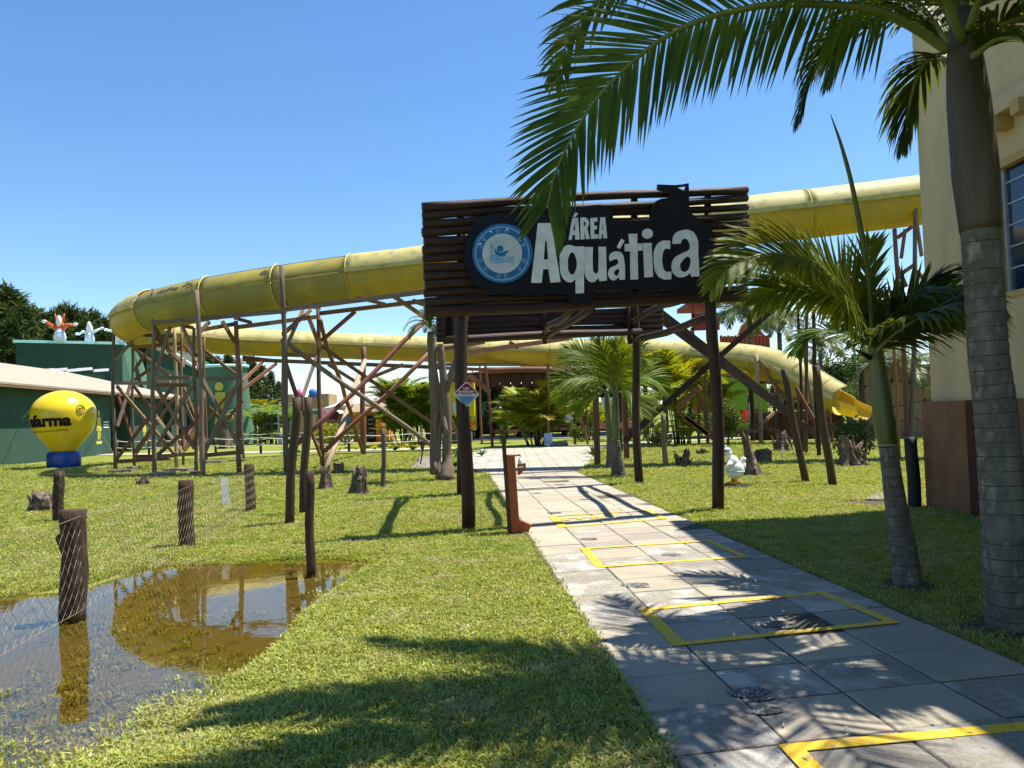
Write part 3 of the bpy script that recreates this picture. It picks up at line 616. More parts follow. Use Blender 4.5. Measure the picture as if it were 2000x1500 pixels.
LT = {
 'A': [[(697, 625, 1), (736, 283, 1), (812, 283, 1), (866, 620, 1), (808, 624, 1), (797, 547, 1), (766, 547, 1), (757, 625, 1)], [(769, 492, 1), (778, 385, 1), (787, 385, 1), (795, 490, 1)]],
 'q': [[(952, 417), (1000, 415, 1), (1000, 684, 1), (953, 686, 1), (952, 605, 1), (925, 622), (882, 600), (862, 520), (870, 445), (905, 408)], [(908, 520), (915, 468), (935, 450), (951, 470), (951, 560), (932, 578), (914, 562)]],
 'u': [[(1003, 420, 1), (1052, 420, 1), (1051, 520), (1060, 568), (1075, 570), (1084, 520), (1084, 418, 1), (1126, 418, 1), (1132, 612, 1), (1090, 616, 1), (1085, 596, 1), (1050, 622), (1015, 598), (1002, 520)]],
 'a1': [[(1148, 502, 1), (1148, 468), (1182, 445), (1218, 456), (1231, 495), (1236, 606, 1), (1206, 608, 1), (1201, 592, 1), (1170, 611), (1143, 588), (1147, 545), (1190, 520), (1199, 505), (1190, 489), (1172, 492, 1)], [(1173, 572), (1185, 550), (1200, 546), (1200, 572), (1186, 584)]],
 'ac': [[(1190, 420, 1), (1215, 373, 1), (1233, 385, 1), (1206, 430, 1)]],
 't': [[(1257, 345, 1), (1306, 343, 1), (1306, 400, 1), (1336, 399, 1), (1337, 440, 1), (1308, 441, 1), (1311, 605, 1), (1268, 607, 1), (1266, 444, 1), (1235, 444, 1), (1235, 403, 1), (1262, 401, 1)]],
 'i': [[(1340, 398, 1), (1388, 396, 1), (1397, 590, 1), (1348, 595, 1)]], 'id': [c_(1365, 343, 31, 10, 29)],
 'c': [[(1495, 384, 1), (1495, 430, 1), (1464, 432), (1451, 465), (1452, 520), (1466, 558), (1502, 561, 1), (1502, 604, 1), (1462, 606), (1420, 578), (1402, 500), (1412, 420), (1445, 386)]],
 'a2': [[(1508, 402, 1), (1518, 350), (1560, 325), (1618, 328), (1650, 370), (1656, 450), (1663, 588, 1), (1617, 590, 1), (1612, 568, 1), (1572, 592), (1525, 583), (1504, 535), (1518, 485), (1565, 455), (1605, 432), (1605, 395), (1588, 373), (1566, 377), (1556, 400, 1)], [(1552, 535), (1567, 497), (1606, 478), (1608, 530), (1590, 558), (1567, 560)]],
 'A2': [[(912, 379, 1), (934, 252, 1), (966, 252, 1), (976, 376, 1), (951, 377, 1), (949, 350, 1), (934, 351, 1), (931, 378, 1)], [(938, 325, 1), (944, 290, 1), (948, 290, 1), (951, 325, 1)]], 'ac2': [[(938, 246, 1), (950, 222, 1), (967, 227, 1), (952, 248, 1)]],
 'R': [[(982, 376, 1), (980, 252, 1), (1008, 251), (1028, 277), (1020, 312, 1), (1033, 373, 1), (1012, 374, 1), (1003, 322, 1), (1001, 322, 1), (1003, 375, 1)], [(999, 300, 1), (998, 272, 1), (1008, 276), (1008, 295)]],
 'E': [[(1040, 373, 1), (1037, 255, 1), (1076, 250, 1), (1077, 273, 1), (1058, 275, 1), (1058, 298, 1), (1074, 297, 1), (1074, 318, 1), (1060, 319, 1), (1060, 348, 1), (1081, 346, 1), (1081, 370, 1)]],
 'A3': [[(1085, 373, 1), (1095, 250, 1), (1121, 248, 1), (1134, 368, 1), (1112, 370, 1), (1110, 342, 1), (1102, 343, 1), (1101, 372, 1)], [(1103, 322, 1), (1106, 287, 1), (1109, 287, 1), (1111, 322, 1)]]}
def z7o(off): return lambda x, y: to2(x, y, off)
for k, pl in LT.items():
    curve_obj('accent' if k.startswith('ac') else ('letter_dot' if k == 'id' else 'letter'), pl, .306, .012, M['white'], board)
# round plate emblem
E8 = lambda x, y: Z7((900 + x / 10 - 800) * 2.941, (420 + y / 10 - 340) * 2.941)
def e8(off):
    def f(x, y):
        p = onplane(900 + x / 10, 420 + y / 10, off); d = p - SO; return (d.dot(dirp), d.z)
    return f
pc = (808, 752)
def ring(rx, ry=None, n=24): return [(pc[0] + rx * math.cos(2 * PI * i / n), pc[1] + (ry or rx) * math.sin(2 * PI * i / n)) for i in range(n)]
em = curve_obj('emblem_plate', [ring(583, 577)], .306, .02, M['bluepl'], board, 'round blue and white plate with a swimmer', e8(.306))
curve_obj('plate_rim', [ring(533, 530), ring(505, 502)], .328, .003, M['bluelt'], em, None, e8(.328))
curve_obj('plate_centre', [ring(390, 388)], .328, .004, M['disc'], em, None, e8(.328))
curve_obj('plate_ring', [ring(405, 403), ring(391, 389)], .328, .005, M['bluedk'], em, None, e8(.328))
rr = random.Random(2)
for i in range(18):                         # swirls of the patterned rim
    a = 2 * PI * i / 18; cx, cy = pc[0] + 448 * math.cos(a), pc[1] + 446 * math.sin(a); r = rr.uniform(34, 48)
    pts = []
    for k in range(13):
        t = a + k * .62 + (PI if i % 2 else 0); rad = r * (1 - k / 15); pts.append((cx + rad * math.cos(t), cy + rad * math.sin(t)))
    P3 = [onplane(900 + x / 10, 420 + y / 10, .33) for x, y in pts]
    q = MB(); q.tube(P3, [.0075 * (1 - .5 * k / 13) for k in range(13)], 5); part(q, 'rim_scroll', M['bluelt'] if i % 3 else M['bluedk'], em)
curve_obj('swimmer_head', [c_(768, 655, 64, 10)], .333, .004, M['bluedk'], em, None, e8(.333))
curve_obj('swimmer_body', [[(672, 640, 1), (665, 720), (700, 785, 1), (790, 812), (860, 808, 1), (870, 775), (945, 705, 1), (900, 700), (840, 715), (780, 735), (720, 715), (690, 680)]], .333, .004, M['bluedk'], em, None, e8(.333))
curve_obj('wave', [[(600, 775), (555, 815), (565, 890), (620, 930), (720, 942), (860, 925), (950, 915), (1030, 925), (1010, 960, 1), (1040, 935), (1000, 925), (905, 905, 1), (800, 830), (690, 780)]], .333, .004, M['bluelt'], em, None, e8(.333))
curve_obj('wave', [[(870, 830), (930, 840), (980, 815), (1035, 820), (1020, 870), (990, 905), (930, 895)]], .333, .004, M['bluelt'], em, None, e8(.333))
for cx, cy, r, ry in ((600, 610, 38, 62), (695, 530, 26, 28), (600, 730, 30, 20), (625, 670, 14, 30)):
    curve_obj('water_drop', [c_(cx, cy, r, 8, ry)], .333, .004, M['bluelt'], em, None, e8(.333))
# mask notice on the front left post
def onp(px, py, off): return onplane(px, py, off)
mc = onp(911, 770, .12); ms_ = thing('mask_notice', 'diamond shaped red and blue notice reading mask required, fixed to the front left portal post', 'sign', mc.to_tuple())
def plate(name, pts, off, m, parent=None, th=.004):
    q = MB(); P3 = [onp(x, y, off) for x, y in pts]; q.prism(P3, nrm * th); return part(q, name, m, parent or ms_)
def rdia(h, w, cx=911, cy=770, r=.16):
    o = []
    c4 = [(cx, cy - h), (cx + w, cy), (cx, cy + h), (cx - w, cy)]
    for i in range(4):
        a, b, c = c4[i - 1], c4[i], c4[(i + 1) % 4]
        for t in (0, .25, .5, .75, 1):
            p0 = (b[0] + (a[0] - b[0]) * r, b[1] + (a[1] - b[1]) * r); p2 = (b[0] + (c[0] - b[0]) * r, b[1] + (c[1] - b[1]) * r)
            o.append(tuple((1 - t) ** 2 * p0[j] + 2 * t * (1 - t) * b[j] + t * t * p2[j] for j in (0, 1)))
    return o
pl_ = plate('plate', rdia(26, 26), .115, M['whitep'])
dm = rdia(23.6, 23.6)
plate('upper_half', [p for p in dm if p[1] <= 773.4] + [], .12, M['red'], pl_); plate('lower_half', [p for p in dm if p[1] > 773.4 - 1], .1205, M['sky2'], pl_)
def ptext(s, px, py, size, m, parent, off=.126, name='lettering', sx=1):
    vs_, fs_ = text_mesh(s, size, .001, size * .03); c = onp(px, py, off); q = MB()
    q.add([c + dirp * (p.x * sx) + V((0, 0, p.y)) + nrm * (p.z) for p in vs_], fs_); part(q, name, m, parent)
ptext('USO', 911, 761, .045, M['whitep'], pl_); ptext('DE MÁSCARA', 911, 766.5, .038, M['whitep'], pl_); ptext('OBRIGATÓRIO', 911, 772.8, .046, M['whitep'], pl_, sx=1.05)
q = MB()
mk2 = [(902, 777), (911, 776), (920, 777), (919, 784), (915, 787), (907, 787), (903, 784)]
q.tube([onp(x, y, .128) for x, y in mk2 + mk2[:1]], .004, 5)
for yy in (779.5, 782.5): q.tube([onp(904, yy, .128), onp(918, yy, .128)], .003, 5)
for s_ in (-1, 1): q.tube([onp(911 + s_ * x, y, .128) for x, y in ((9, 778), (14, 777), (14, 782), (8, 784))], .003, 5)
part(q, 'mask_pictogram', M['bluedk'], pl_)
# ================================================================ WATER SLIDE
def sect(name_pts, n):
    return catmull(name_pts, n)
CL = [(2080, 356, 21.2, .68), (1940, 372, 21.5, .68), (1804, 392, 21.8, .68), (1604, 417, 22.0, .68), (1460, 433, 22.2, .68), (1240, 466, 22.6, .68), (1040, 495, 22.9, .68), (828, 527, 23.3, .68), (690, 543, 23.6, .68), (550, 562, 24.0, .68), (416, 583, 24.6, .68),
      (345, 598, 25.1, .68), (300, 608, 25.8, .68), (266, 619, 27.2, .68), (252, 630, 29.3, .67), (262, 640, 31.6, .66), (300, 651, 33.8, .65), (370, 661, 35.6, .64), (460, 668, 36.8, .63), (600, 674, 38.0, .62), (828, 683, 39.0, .62), (1075, 690, 39.0, .63), (1230, 692, 38.3, .66),
      (1330, 696, 37.4, .70), (1410, 701, 36.3, .73), (1480, 710, 35.2, .76), (1530, 724, 34.3, .78), (1570, 744, 33.4, .78), (1610, 765, 32.5, .72), (1648, 784, 31.6, .64)]
CL = [(a, b, c + (.85 if i < 13 else (.4 if i == 13 else 0)), d * (1.03 if i < 13 else 1)) for i, (a, b, c, d) in enumerate(CL)]
cp = [at(a, b, c) for a, b, c, d in CL]; cr = [d for *_, d in CL]
fine = catmull(cp, 10); fr2 = []
for i in range(len(cr) - 1): fr2 += [cr[i] + (cr[i + 1] - cr[i]) * k / 10 for k in range(10)]
fr2.append(cr[-1])
arc = [0]
for i in range(1, len(fine)): arc.append(arc[-1] + (fine[i] - fine[i - 1]).length)
slide = thing('water_slide', 'long yellow fibreglass water slide looping on timber supports above the lawn', 'water slide', G(700, 900).to_tuple())
def frame(i):
    t = (fine[min(i + 1, len(fine) - 1)] - fine[max(i - 1, 0)]).normalized(); s = t.cross(V((0, 0, 1))).normalized(); u = s.cross(t).normalized()
    # s points to the right of travel; make it point towards the outside/camera side
    return t, s, u
# travel runs right to left on the upper run: right-hand side (s) looks away from the camera there; after the bend it looks at the camera
def sheet(mb, i0, i1, a0, a1, rk, dr, n, th=.03, flip=False):
    rows = []
    for i in range(i0, i1 + 1):
        t, s, u = frame(i); r = fr2[i] * rk + dr; row = []
        for layer in (0, th):
            for k in range(n + 1):
                a = R(a0 + (a1 - a0) * k / n); row.append(fine[i] + s * (math.cos(a) * (r - layer)) + u * (math.sin(a) * (r - layer)))
        rows.append(row)
    m = 2 * (n + 1); fs = []
    for i in range(len(rows) - 1):
        for k in range(n):
            for o in (0, n + 1): fs.append((i * m + k + o, i * m + k + 1 + o, (i + 1) * m + k + 1 + o, (i + 1) * m + k + o))
        for k in (0, n): fs.append((i * m + k, (i + 1) * m + k, (i + 1) * m + k + n + 1, i * m + k + n + 1))
    for i in (0, len(rows) - 1):
        for k in range(n): fs.append((i * m + k, i * m + k + 1, i * m + k + n + 2, i * m + k + n + 1))
    mb.add([p for r_ in rows for p in r_], fs)
# joints, by pixel of the photo along the run -> nearest fine index
def idx(px, py):
    best, bi = 1e9, 0
    for i, p in enumerate(fine):
        d = p - CAM; X = 1000 + FPX * d.dot(CR) / d.dot(F0); Y = 750 - FPX * d.dot(CU) / d.dot(F0)
        e = (X - px) ** 2 + (Y - py) ** 2
        if e < best: best, bi = e, i
    return bi
JO = [0, idx(1950, 371), idx(1797, 393), idx(1580, 420), idx(1330, 452), idx(1090, 488), idx(872, 520), idx(686, 543), idx(548, 562), idx(412, 583), idx(300, 608), 136, 150, idx(385, 661), idx(465, 669), idx(592, 674), idx(718, 679), idx(842, 684), idx(960, 688), idx(1069, 690), idx(1200, 692), idx(1345, 697), idx(1478, 710), idx(1560, 740), idx(1622, 771), len(fine) - 1]
JO = sorted(set(JO))
jf = {}
for k in range(len(JO) - 1):
    i0, i1 = JO[k], JO[k + 1]; mid = (i0 + i1) // 2; t, s, u = frame(mid)
    near = -1 if s.dot(CAM - fine[mid]) < 0 else 1          # which side (sign of s) faces the camera
    px_mid = fine[mid].x; upper = i1 <= 125
    flanged = not (upper and -13 < fine[mid].x < -4.6)
    mt = M['yellow'] if flanged else M['yolive']
    q = MB(); sheet(q, i0, i1, -192, 12, 1, 0, 22); o = part(q, 'slide_section', mt, slide, True)
    q = MB()
    a0, a1 = (8, 82) if near > 0 else (172, 98)
    sheet(q, i0, i1, a0, a1, 1.0, .06 if flanged else .006, 9); part(q, 'splash_guard', M['guard'] if flanged else mt, slide, True)
    q = MB(); sheet(q, i0, i1, a1, a1 + (3 if near > 0 else -3), 1.0, .06 if flanged else .03, 1, .05); part(q, 'lip', M['lip'], slide, False)
    if flanged:
        q = MB(); aa = (3, 12) if near > 0 else (177, 168); sheet(q, i0, i1, aa[0], aa[1], 1.0, .115, 1, .12); part(q, 'flange', M['guard'], slide, False)
    if k:
        q = MB(); t, s, u = frame(i0); pts = []
        for a in np.linspace(-185, 85 if near > 0 else 5, 26): pts.append(fine[i0] + s * math.cos(R(a)) * (fr2[i0] + .012) + u * math.sin(R(a)) * (fr2[i0] + .012))
        q.tube(pts, .014, 5); 
        pts = [fine[i0] + s * math.cos(R(a)) * (fr2[i0] + .06) + u * math.sin(R(a)) * (fr2[i0] + .06) for a in np.linspace(a0, a1, 9)]; q.tube(pts, .022, 5)
        part(q, 'joint_flange', M['seam'], slide, True)
# open run-out chute at the foot of the slide
q = MB(); e = len(fine) - 1; t, s, u = frame(e); a = fine[-1]; ex = [a, a + t * .6 + V((0, 0, .03)), a + t * 1.1 + V((0, 0, .10))]
rows = []
for p, r in zip(ex, (.56, .48, .42)):
    rows.append([p + s * math.cos(R(g)) * r + V((0, 0, 1)) * math.sin(R(g)) * r for g in np.linspace(-195, 15, 13)])
q.add([p for r_ in rows for p in r_], [(i * 13 + k, i * 13 + k + 1, (i + 1) * 13 + k + 1, (i + 1) * 13 + k) for i in range(2) for k in range(12)])
part(q, 'run_out_chute', M['yellow'], slide, True)
# mould blotches on the fibreglass are geometry-thin films 3 mm proud of the shell
def blotch(px, py, w, h, seed):
    i = idx(px, py + 20); t, s, u = frame(i); near = 1 if s.dot(CAM - fine[i]) > 0 else -1
    r = random.Random(seed); q = MB()
    for _ in range(26):
        l = r.gauss(0, w / 3); a = R(38 + r.gauss(0, h / 3)); a = a if near > 0 else PI - a
        c = fine[i] + t * l; rad = fr2[i] + .012; e1 = s * math.cos(a) + u * math.sin(a); e2 = -s * math.sin(a) + u * math.cos(a); k = r.uniform(.015, .05)
        q.add([c + e1 * rad + t * math.cos(g) * k * 1.5 + e2 * math.sin(g) * k for g in (0, 1.2, 2.3, 3.3, 4.4, 5.4)], [(0, 1, 2, 3, 4, 5)])
    part(q, 'mould_stain', M['mould'], slide)
blotch(398, 550, .5, 18, 1); blotch(350, 566, .4, 9, 2); blotch(530, 540, .16, 9, 3); blotch(368, 570, .2, 6, 4)

# ================================================================ TIMBER SUPPORTS OF THE SLIDE
Z1 = zm(210, 560, 7.143); Z2 = zm(210, 740, 7.143); Z3 = zm(500, 600, 3.75); Z4 = zm(200, 470, 3.0615); Z5 = zm(850, 620, 4.6875); Z6 = zm(1200, 580, 3.948)
def post(th, bx, by, tx, ty, r, m, kind='round', Y=None, name='post', r1=None):
    b = G(bx, by); 
    if Y: b = at(bx, by, Y); b.z = 0
    t = at(tx, ty, b.y); q = MB()
    if kind == 'round': q.log(b - V((0, 0, .05)), t, r, r1 or r * .85, 8, 9, .014, .07)
    else: q.beam(b - V((0, 0, .05)), t, r * 1.7, r * 1.7)
    part(q, name, M[m], th, kind == 'round')
def mem(th, a, b, Ya, Yb, r=.05, m='logred', kind='plank', name='brace'):
    q = MB(); A, B = at(*a, Ya), at(*b, Yb)
    if kind == 'round': q.log(A, B, r * 1.1, r * 1.1, 8, 5, .02)
    else: q.beam(A, B, r * 1.3, r * 2.3)
    part(q, name, M[m], th, kind == 'round')
TA = thing('slide_support', 'cross-braced timber tower under the left bend of the yellow slide', 'timber support', G(345, 917).to_tuple(), 'timber supports of the slide')
for a in ((225.4, 917.8, 221, 612, .075, 'grey'), (262.5, 913.6, 258, 657, .06, 'grey'), (301.7, 927.6, 300, 564, .075, 'grey'), (344.4, 917, 341, 635, .07, 'pale'), (357.7, 911.5, 355, 640, .06, 'logred'),
          (383, 927, 379, 640, .065, 'logred'), (397, 934, 384, 567, .085, 'grey'), (402.5, 902, 399, 655, .06, 'logred'), (467.6, 927, 460.6, 627, .085, 'logred'), (476, 900, 470, 700, .06, 'grey')): post(TA, *a)
hz = [(Z1, (100, 660), (940, 690), 29.4, 28.5, 'logred'), (Z1, (345, 840), (640, 822), 30.5, 30.3, 'logred'), (Z1, (640, 822), (1040, 788), 30.3, 30.2, 'logred'), (Z1, (620, 500), (1240, 452), 24.4, 23.7, 'grey'), (Z1, (930, 520), (1195, 572), 26.5, 26.5, 'logred'),
      (Z1, (1330, 600), (1770, 520), 24, 24.6, 'logred'), (Z1, (110, 1345), (930, 1345), 29.3, 28.3, 'grey'), (Z1, (690, 1262), (1160, 1272), 28, 28, 'grey'), (Z1, (1370, 1282), (1790, 1280), 24.2, 24.5, 'grey'), (Z1, (700, 1330), (880, 1328), 27.6, 27.4, 'pale'),
      (Z1, (640, 1370), (1210, 1372), 27.5, 27, 'logred'), (Z2, (130, 1150), (860, 1110), 29.3, 28, 'logred'), (Z2, (410, 1095), (1230, 1045), 30, 26, 'logred'), (Z2, (1360, 1065), (1880, 1022), 23.8, 24.6, 'logred'), (Z2, (390, 1080), (940, 1075), 29, 28.3, 'logred')]
for f, a, b, ya, yb, m in hz: mem(TA, f(*a), f(*b), ya, yb, .055, m, name='rail')
br = [(Z1, (110, 1030), (400, 690), 29.3, 30, 'grey'), (Z1, (360, 1180), (600, 840), 30.4, 30.3, 'grey'), (Z1, (885, 530), (660, 1240), 26, 25.5, 'grey'), (Z1, (1040, 540), (1220, 960), 25, 24.5, 'grey'), (Z1, (1205, 940), (1290, 1190), 24.5, 23.6, 'logred'),
      (Z1, (690, 720), (1010, 1060), 26, 28, 'logred'), (Z1, (1280, 640), (1420, 490), 23.4, 23.7, 'grey'), (Z1, (1600, 480), (1775, 775), 24, 24.4, 'logred'), (Z2, (130, 100), (930, 1045), 29.3, 28.3, 'logred'), (Z2, (130, 1115), (930, 80), 29.2, 28.4, 'logred'),
      (Z2, (325, 60), (135, 660), 30, 29.4, 'grey'), (Z2, (140, 215), (335, 800), 29.5, 30.4, 'logred'), (Z2, (365, 90), (1040, 1030), 30.3, 30.1, 'logred'), (Z2, (395, 1045), (930, 260), 30.4, 30.2, 'logred'), (Z2, (690, 935), (1195, 60), 25.5, 25, 'grey'),
      (Z2, (690, 130), (1215, 970), 25.5, 25, 'logred'), (Z2, (1330, 20), (1880, 1010), 23.4, 24.6, 'grey'), (Z2, (1360, 1010), (1850, 0), 23.5, 24.3, 'grey'), (Z2, (1400, 560), (1770, 120), 33.4, 33.2, 'logred'), (Z2, (1410, 390), (1800, 800), 33.4, 33.2, 'logred'),
      (Z2, (1090, 985), (1250, 780), 31, 31, 'grey'), (Z2, (1075, 340), (1240, 700), 31, 31, 'grey'), (Z2, (1080, 1000), (1300, 560), 30.3, 31, 'logred'), (Z2, (690, 540), (1050, 1030), 29, 30, 'pale'), (Z1, (1050, 1120), (1110, 900), 30.5, 31, 'grey'),
      (Z2, (380, 1020), (1040, 120), 30.6, 30.4, 'logred'), (Z1, (380, 1300), (1030, 840), 30.6, 30.4, 'logred'), (Z1, (370, 860), (900, 1280), 30.5, 30, 'logred'), (Z2, (1060, 100), (1370, 900), 30.6, 33, 'logred'), (Z2, (1060, 980), (1360, 200), 30.6, 33, 'logred'), (Z1, (1060, 800), (1350, 1150), 30.5, 33, 'logred'),
      (Z1, (1370, 900), (1780, 1220), 33.2, 32.6, 'logred'), (Z2, (1380, 920), (1890, 300), 33.4, 33.2, 'logred'), (Z1, (650, 560), (900, 900), 25.6, 27, 'logred'), (Z2, (700, 1060), (1230, 600), 26, 25.4, 'logred')]
for f, a, b, ya, yb, m in br: mem(TA, f(*a), f(*b), ya, yb, .05, m)
for f, x0, y0, x1, w in ((Z2, 0, 1330, 290, .5), (Z2, 560, 1370, 860, .5), (Z2, 770, 1310, 1120, .45), (Z2, 1350, 1195, 1590, .4), (Z2, 1690, 1170, 1940, .4), (Z2, 350, 1270, 440, .3), (Z2, 1180, 1350, 1300, .3)):
    a, b = G(*f(x0, y0)), G(*f(x1, y0 - 8)); q = MB(); t = (b - a).normalized(); n_ = V((-t.y, t.x, 0)) * w
    q.prism([a, b, b + n_, a + n_], (0, 0, .13)); part(q, 'footing', M['concd'], TA)
TB = thing('slide_support', 'wide criss-crossed timber trestle left of the sign, under the upper run of the slide', 'timber support', G(640, 914).to_tuple(), 'timber supports of the slide')
post(TB, 560, 928, 550, 518, .085, 'grey'); post(TB, 630, 914.7, 621, 600, .085, 'logred'); post(TB, 559, 926, 553, 668, .06, 'grey')
for f, a, b, ya, yb, m, r in [(Z3, (510, 1190), (800, 390), 26.6, 35.5, 'pale', .10), (Z3, (790, 1070), (660, 680), 35.5, 29, 'logred', .075), (Z3, (660, 690), (470, 90), 29, 26, 'logred', .07),
        (Z3, (185, 235), (1310, 1030), 24, 26.5, 'grey', .07), (Z3, (1250, 90), (300, 1000), 27, 24.5, 'logred', .075), (Z3, (480, 285), (1285, 845), 26.2, 26.8, 'logred', .055), (Z3, (1265, 340), (500, 1060), 27, 26.4, 'logred', .07),
        (Z3, (195, 200), (400, 20), 24, 26, 'logred', .055), (Z3, (235, 265), (350, 0), 24, 26, 'grey', .055), (Z3, (380, 60), (475, 310), 26, 26.2, 'logred', .055), (Z3, (480, 245), (728, 30), 26.3, 26, 'logred', .055),
        (Z3, (445, 355), (330, 690), 26.2, 24.6, 'grey', .055), (Z3, (220, 420), (300, 660), 24, 24.4, 'logred', .055), (Z3, (325, 700), (475, 1090), 24.5, 26.3, 'logred', .055), (Z3, (185, 345), (435, 355), 23.9, 24.3, 'logred', .05),
        (Z4, (1090, 412), (1925, 306), 23.2, 22.5, 'grey', .06), (Z4, (560, 468), (1100, 420), 23.8, 23.3, 'grey', .06), (Z4, (790, 520), (1290, 455), 25, 26.3, 'logred', .06), (Z4, (1300, 435), (2000, 352), 26.2, 25, 'logred', .06),
        (Z4, (1520, 340), (1690, 380), 23.6, 24.6, 'logred', .045), (Z4, (790, 462), (890, 490), 24, 25, 'logred', .045), (Z4, (1730, 325), (1960, 480), 23.6, 25.2, 'logred', .055), (Z4, (1080, 370), (1300, 400), 24.3, 26, 'logred', .06), (Z4, (1860, 360), (2060, 430), 24, 26, 'logred', .055)]:
    mem(TB, f(*a), f(*b), ya, yb, r * 1.0, m, 'round' if r > .065 else 'plank')
q = MB(); a = G(540, 932); q.prism([a, a + V((1.0, .1, 0)), a + V((1.0, .45, 0)), a + V((0, .35, 0))], (0, 0, .1)); part(q, 'footing', M['concd'], TB)
TC = thing('slide_support', 'timber trestle right of the sign with parallel diagonal braces and thin poles', 'timber support', G(1580, 888).to_tuple(), 'timber supports of the slide')
for a in ((1567, 888, 1553, 440, .055, 'log'), (1575, 887, 1572, 405, .06, 'logred'), (1571, 883, 1583, 440, .045, 'logred'), (1600, 893, 1586, 560, .07, 'log'), (1597, 880, 1565, 640, .055, 'grey')): post(TC, *a)
for f, a, b, ya, yb, m, r in [(Z6, (330, 95), (1340, 880), 22.6, 24.5, 'log', .07), (Z6, (340, 165), (1570, 1070), 22.6, 24.9, 'log', .07), (Z6, (80, 1110), (760, 500), 24.5, 23.6, 'log', .075), (Z6, (740, 520), (1290, 40), 23.6, 23, 'log', .07), (Z6, (480, 860), (660, 690), 25, 24.6, 'logred', .06),
        (Z6, (490, 880), (720, 1055), 25, 25, 'logred', .05), (Z6, (540, 930), (760, 1095), 25, 25, 'logred', .05), (Z6, (1440, 960), (1600, 1120), 25.5, 25, 'logred', .05), (Z6, (1400, 700), (1570, 1000), 25.5, 25, 'logred', .045)]: mem(TC, f(*a), f(*b), ya, yb, r, m)
TD = thing('slide_support', 'pair of timber posts with short struts under the slide beside the cream building', 'timber support', G(1777, 897).to_tuple(), 'timber supports of the slide')
for a in ((1776, 897, 1747, 447, .075, 'logred'), (1779, 897, 1789, 375, .075, 'grey'), (1757, 900, 1740, 600, .05, 'stemo')): post(TD, *a)
for a, b in (((1752, 465), (1782, 442)), ((1760, 505), (1768, 447)), ((1760, 535), (1786, 517)), ((1752, 520), (1770, 560)), ((1790, 430), (1800, 500)), ((1790, 530), (1806, 545))): mem(TD, a, b, 21.6, 21.4, .045, 'logred')
TE = thing('slide_support', 'timber posts and rails under the descending right end of the slide', 'timber support', G(1480, 866).to_tuple(), 'timber supports of the slide')
for a in ((1487, 870, 1477, 693, .10, 'pale', 'round', 34.2), (1470, 862, 1467, 736, .13, 'log', 'round', 36.6), (1513, 858, 1510, 752, .09, 'log', 'round', 37), (1366, 870, 1362, 757, .07, 'logred', 'round', 34.5), (1382, 868, 1378, 726, .07, 'logred', 'round', 35), (1562, 865, 1557, 719, .08, 'logred', 'round', 33), (1625, 850, 1618, 770, .08, 'logred', 'round', 32.4)): post(TE, *a)
for a, b, ya, yb in (((1367, 844), (1489, 841), 34, 34), ((1484, 747), (1562, 746), 34.3, 33), ((1510, 770), (1592, 766), 34, 33), ((1481, 704), (1534, 780), 34, 34), ((1628, 768), (1613, 815), 31.8, 31.8), ((1368, 760), (1384, 860), 34.4, 35), ((1484, 830), (1512, 806), 34, 36), ((1480, 830), (1540, 850), 35, 33), ((1570, 815), (1630, 830), 33, 32)): mem(TE, a, b, ya, yb, .06)
TF = thing('slide_support', 'slender leaning timber posts under the lower run of the slide, seen through the portal', 'timber support', G(960, 872).to_tuple(), 'timber supports of the slide')
for a in ((962, 873, 946, 686, .075, 'logred'), (941, 868, 937, 710, .07, 'logred'), (709, 887, 710.5, 677, .14, 'logred'), (1072, 872, 1069, 686, .09, 'logred'), (1149, 868, 1121, 745, .06, 'logred'), (1147, 868, 1146, 770, .05, 'logred'), (1210, 884, 1215, 655, .13, 'log'), (1123, 868, 1121, 740, .07, 'logred'), (963, 870, 949, 736, .05, 'logred'), (1058, 850, 1057, 725, .06, 'logred')): post(TF, *a)
for a, b, ya, yb, r in (((474, 702), (840, 717), 37.5, 37.5, .08), ((474, 697), (545, 705), 37.5, 37.5, .06), ((840, 712), (1160, 712), 37.5, 40, .07), ((840, 718), (950, 722), 37.5, 38, .07), ((916, 733), (957, 765), 38, 38.5, .10), ((474, 761), (540, 710), 34, 37, .06), ((474, 745), (515, 704), 34, 37, .06), ((641, 712), (697, 747), 36, 36, .07), ((788, 712), (721, 739), 36, 36, .07),
        ((850, 684), (946, 668), 36, 37, .08), ((916, 688), (1117, 660), 35, 37, .09), ((995, 668), (1012, 680), 36.5, 36.5, .08), ((1150, 700), (1300, 706), 40, 39.5, .06), ((1121, 800), (1149, 850), 40, 41, .06), ((958, 842), (1010, 843), 41, 42, .08), ((857, 765), (896, 855), 37, 37, .06), ((895, 685), (862, 770), 36, 36, .06)): mem(TF, a, b, ya, yb, r)
# dark boarded box under the foot of the slide
bxo = at(1590, 840, 38); dk = thing('plinth_box', 'dark red-brown boarded box beneath the foot of the slide', 'box', (bxo.x, bxo.y, 0))
for i in range(6):
    q = MB(); a = at(1502 + 24 * i, 840, 38); q.box(a.x, a.x + .57, 38, 40.5, 0, 1.35 + .02 * (i % 2)); part(q, 'board', M['plinthd'], dk)
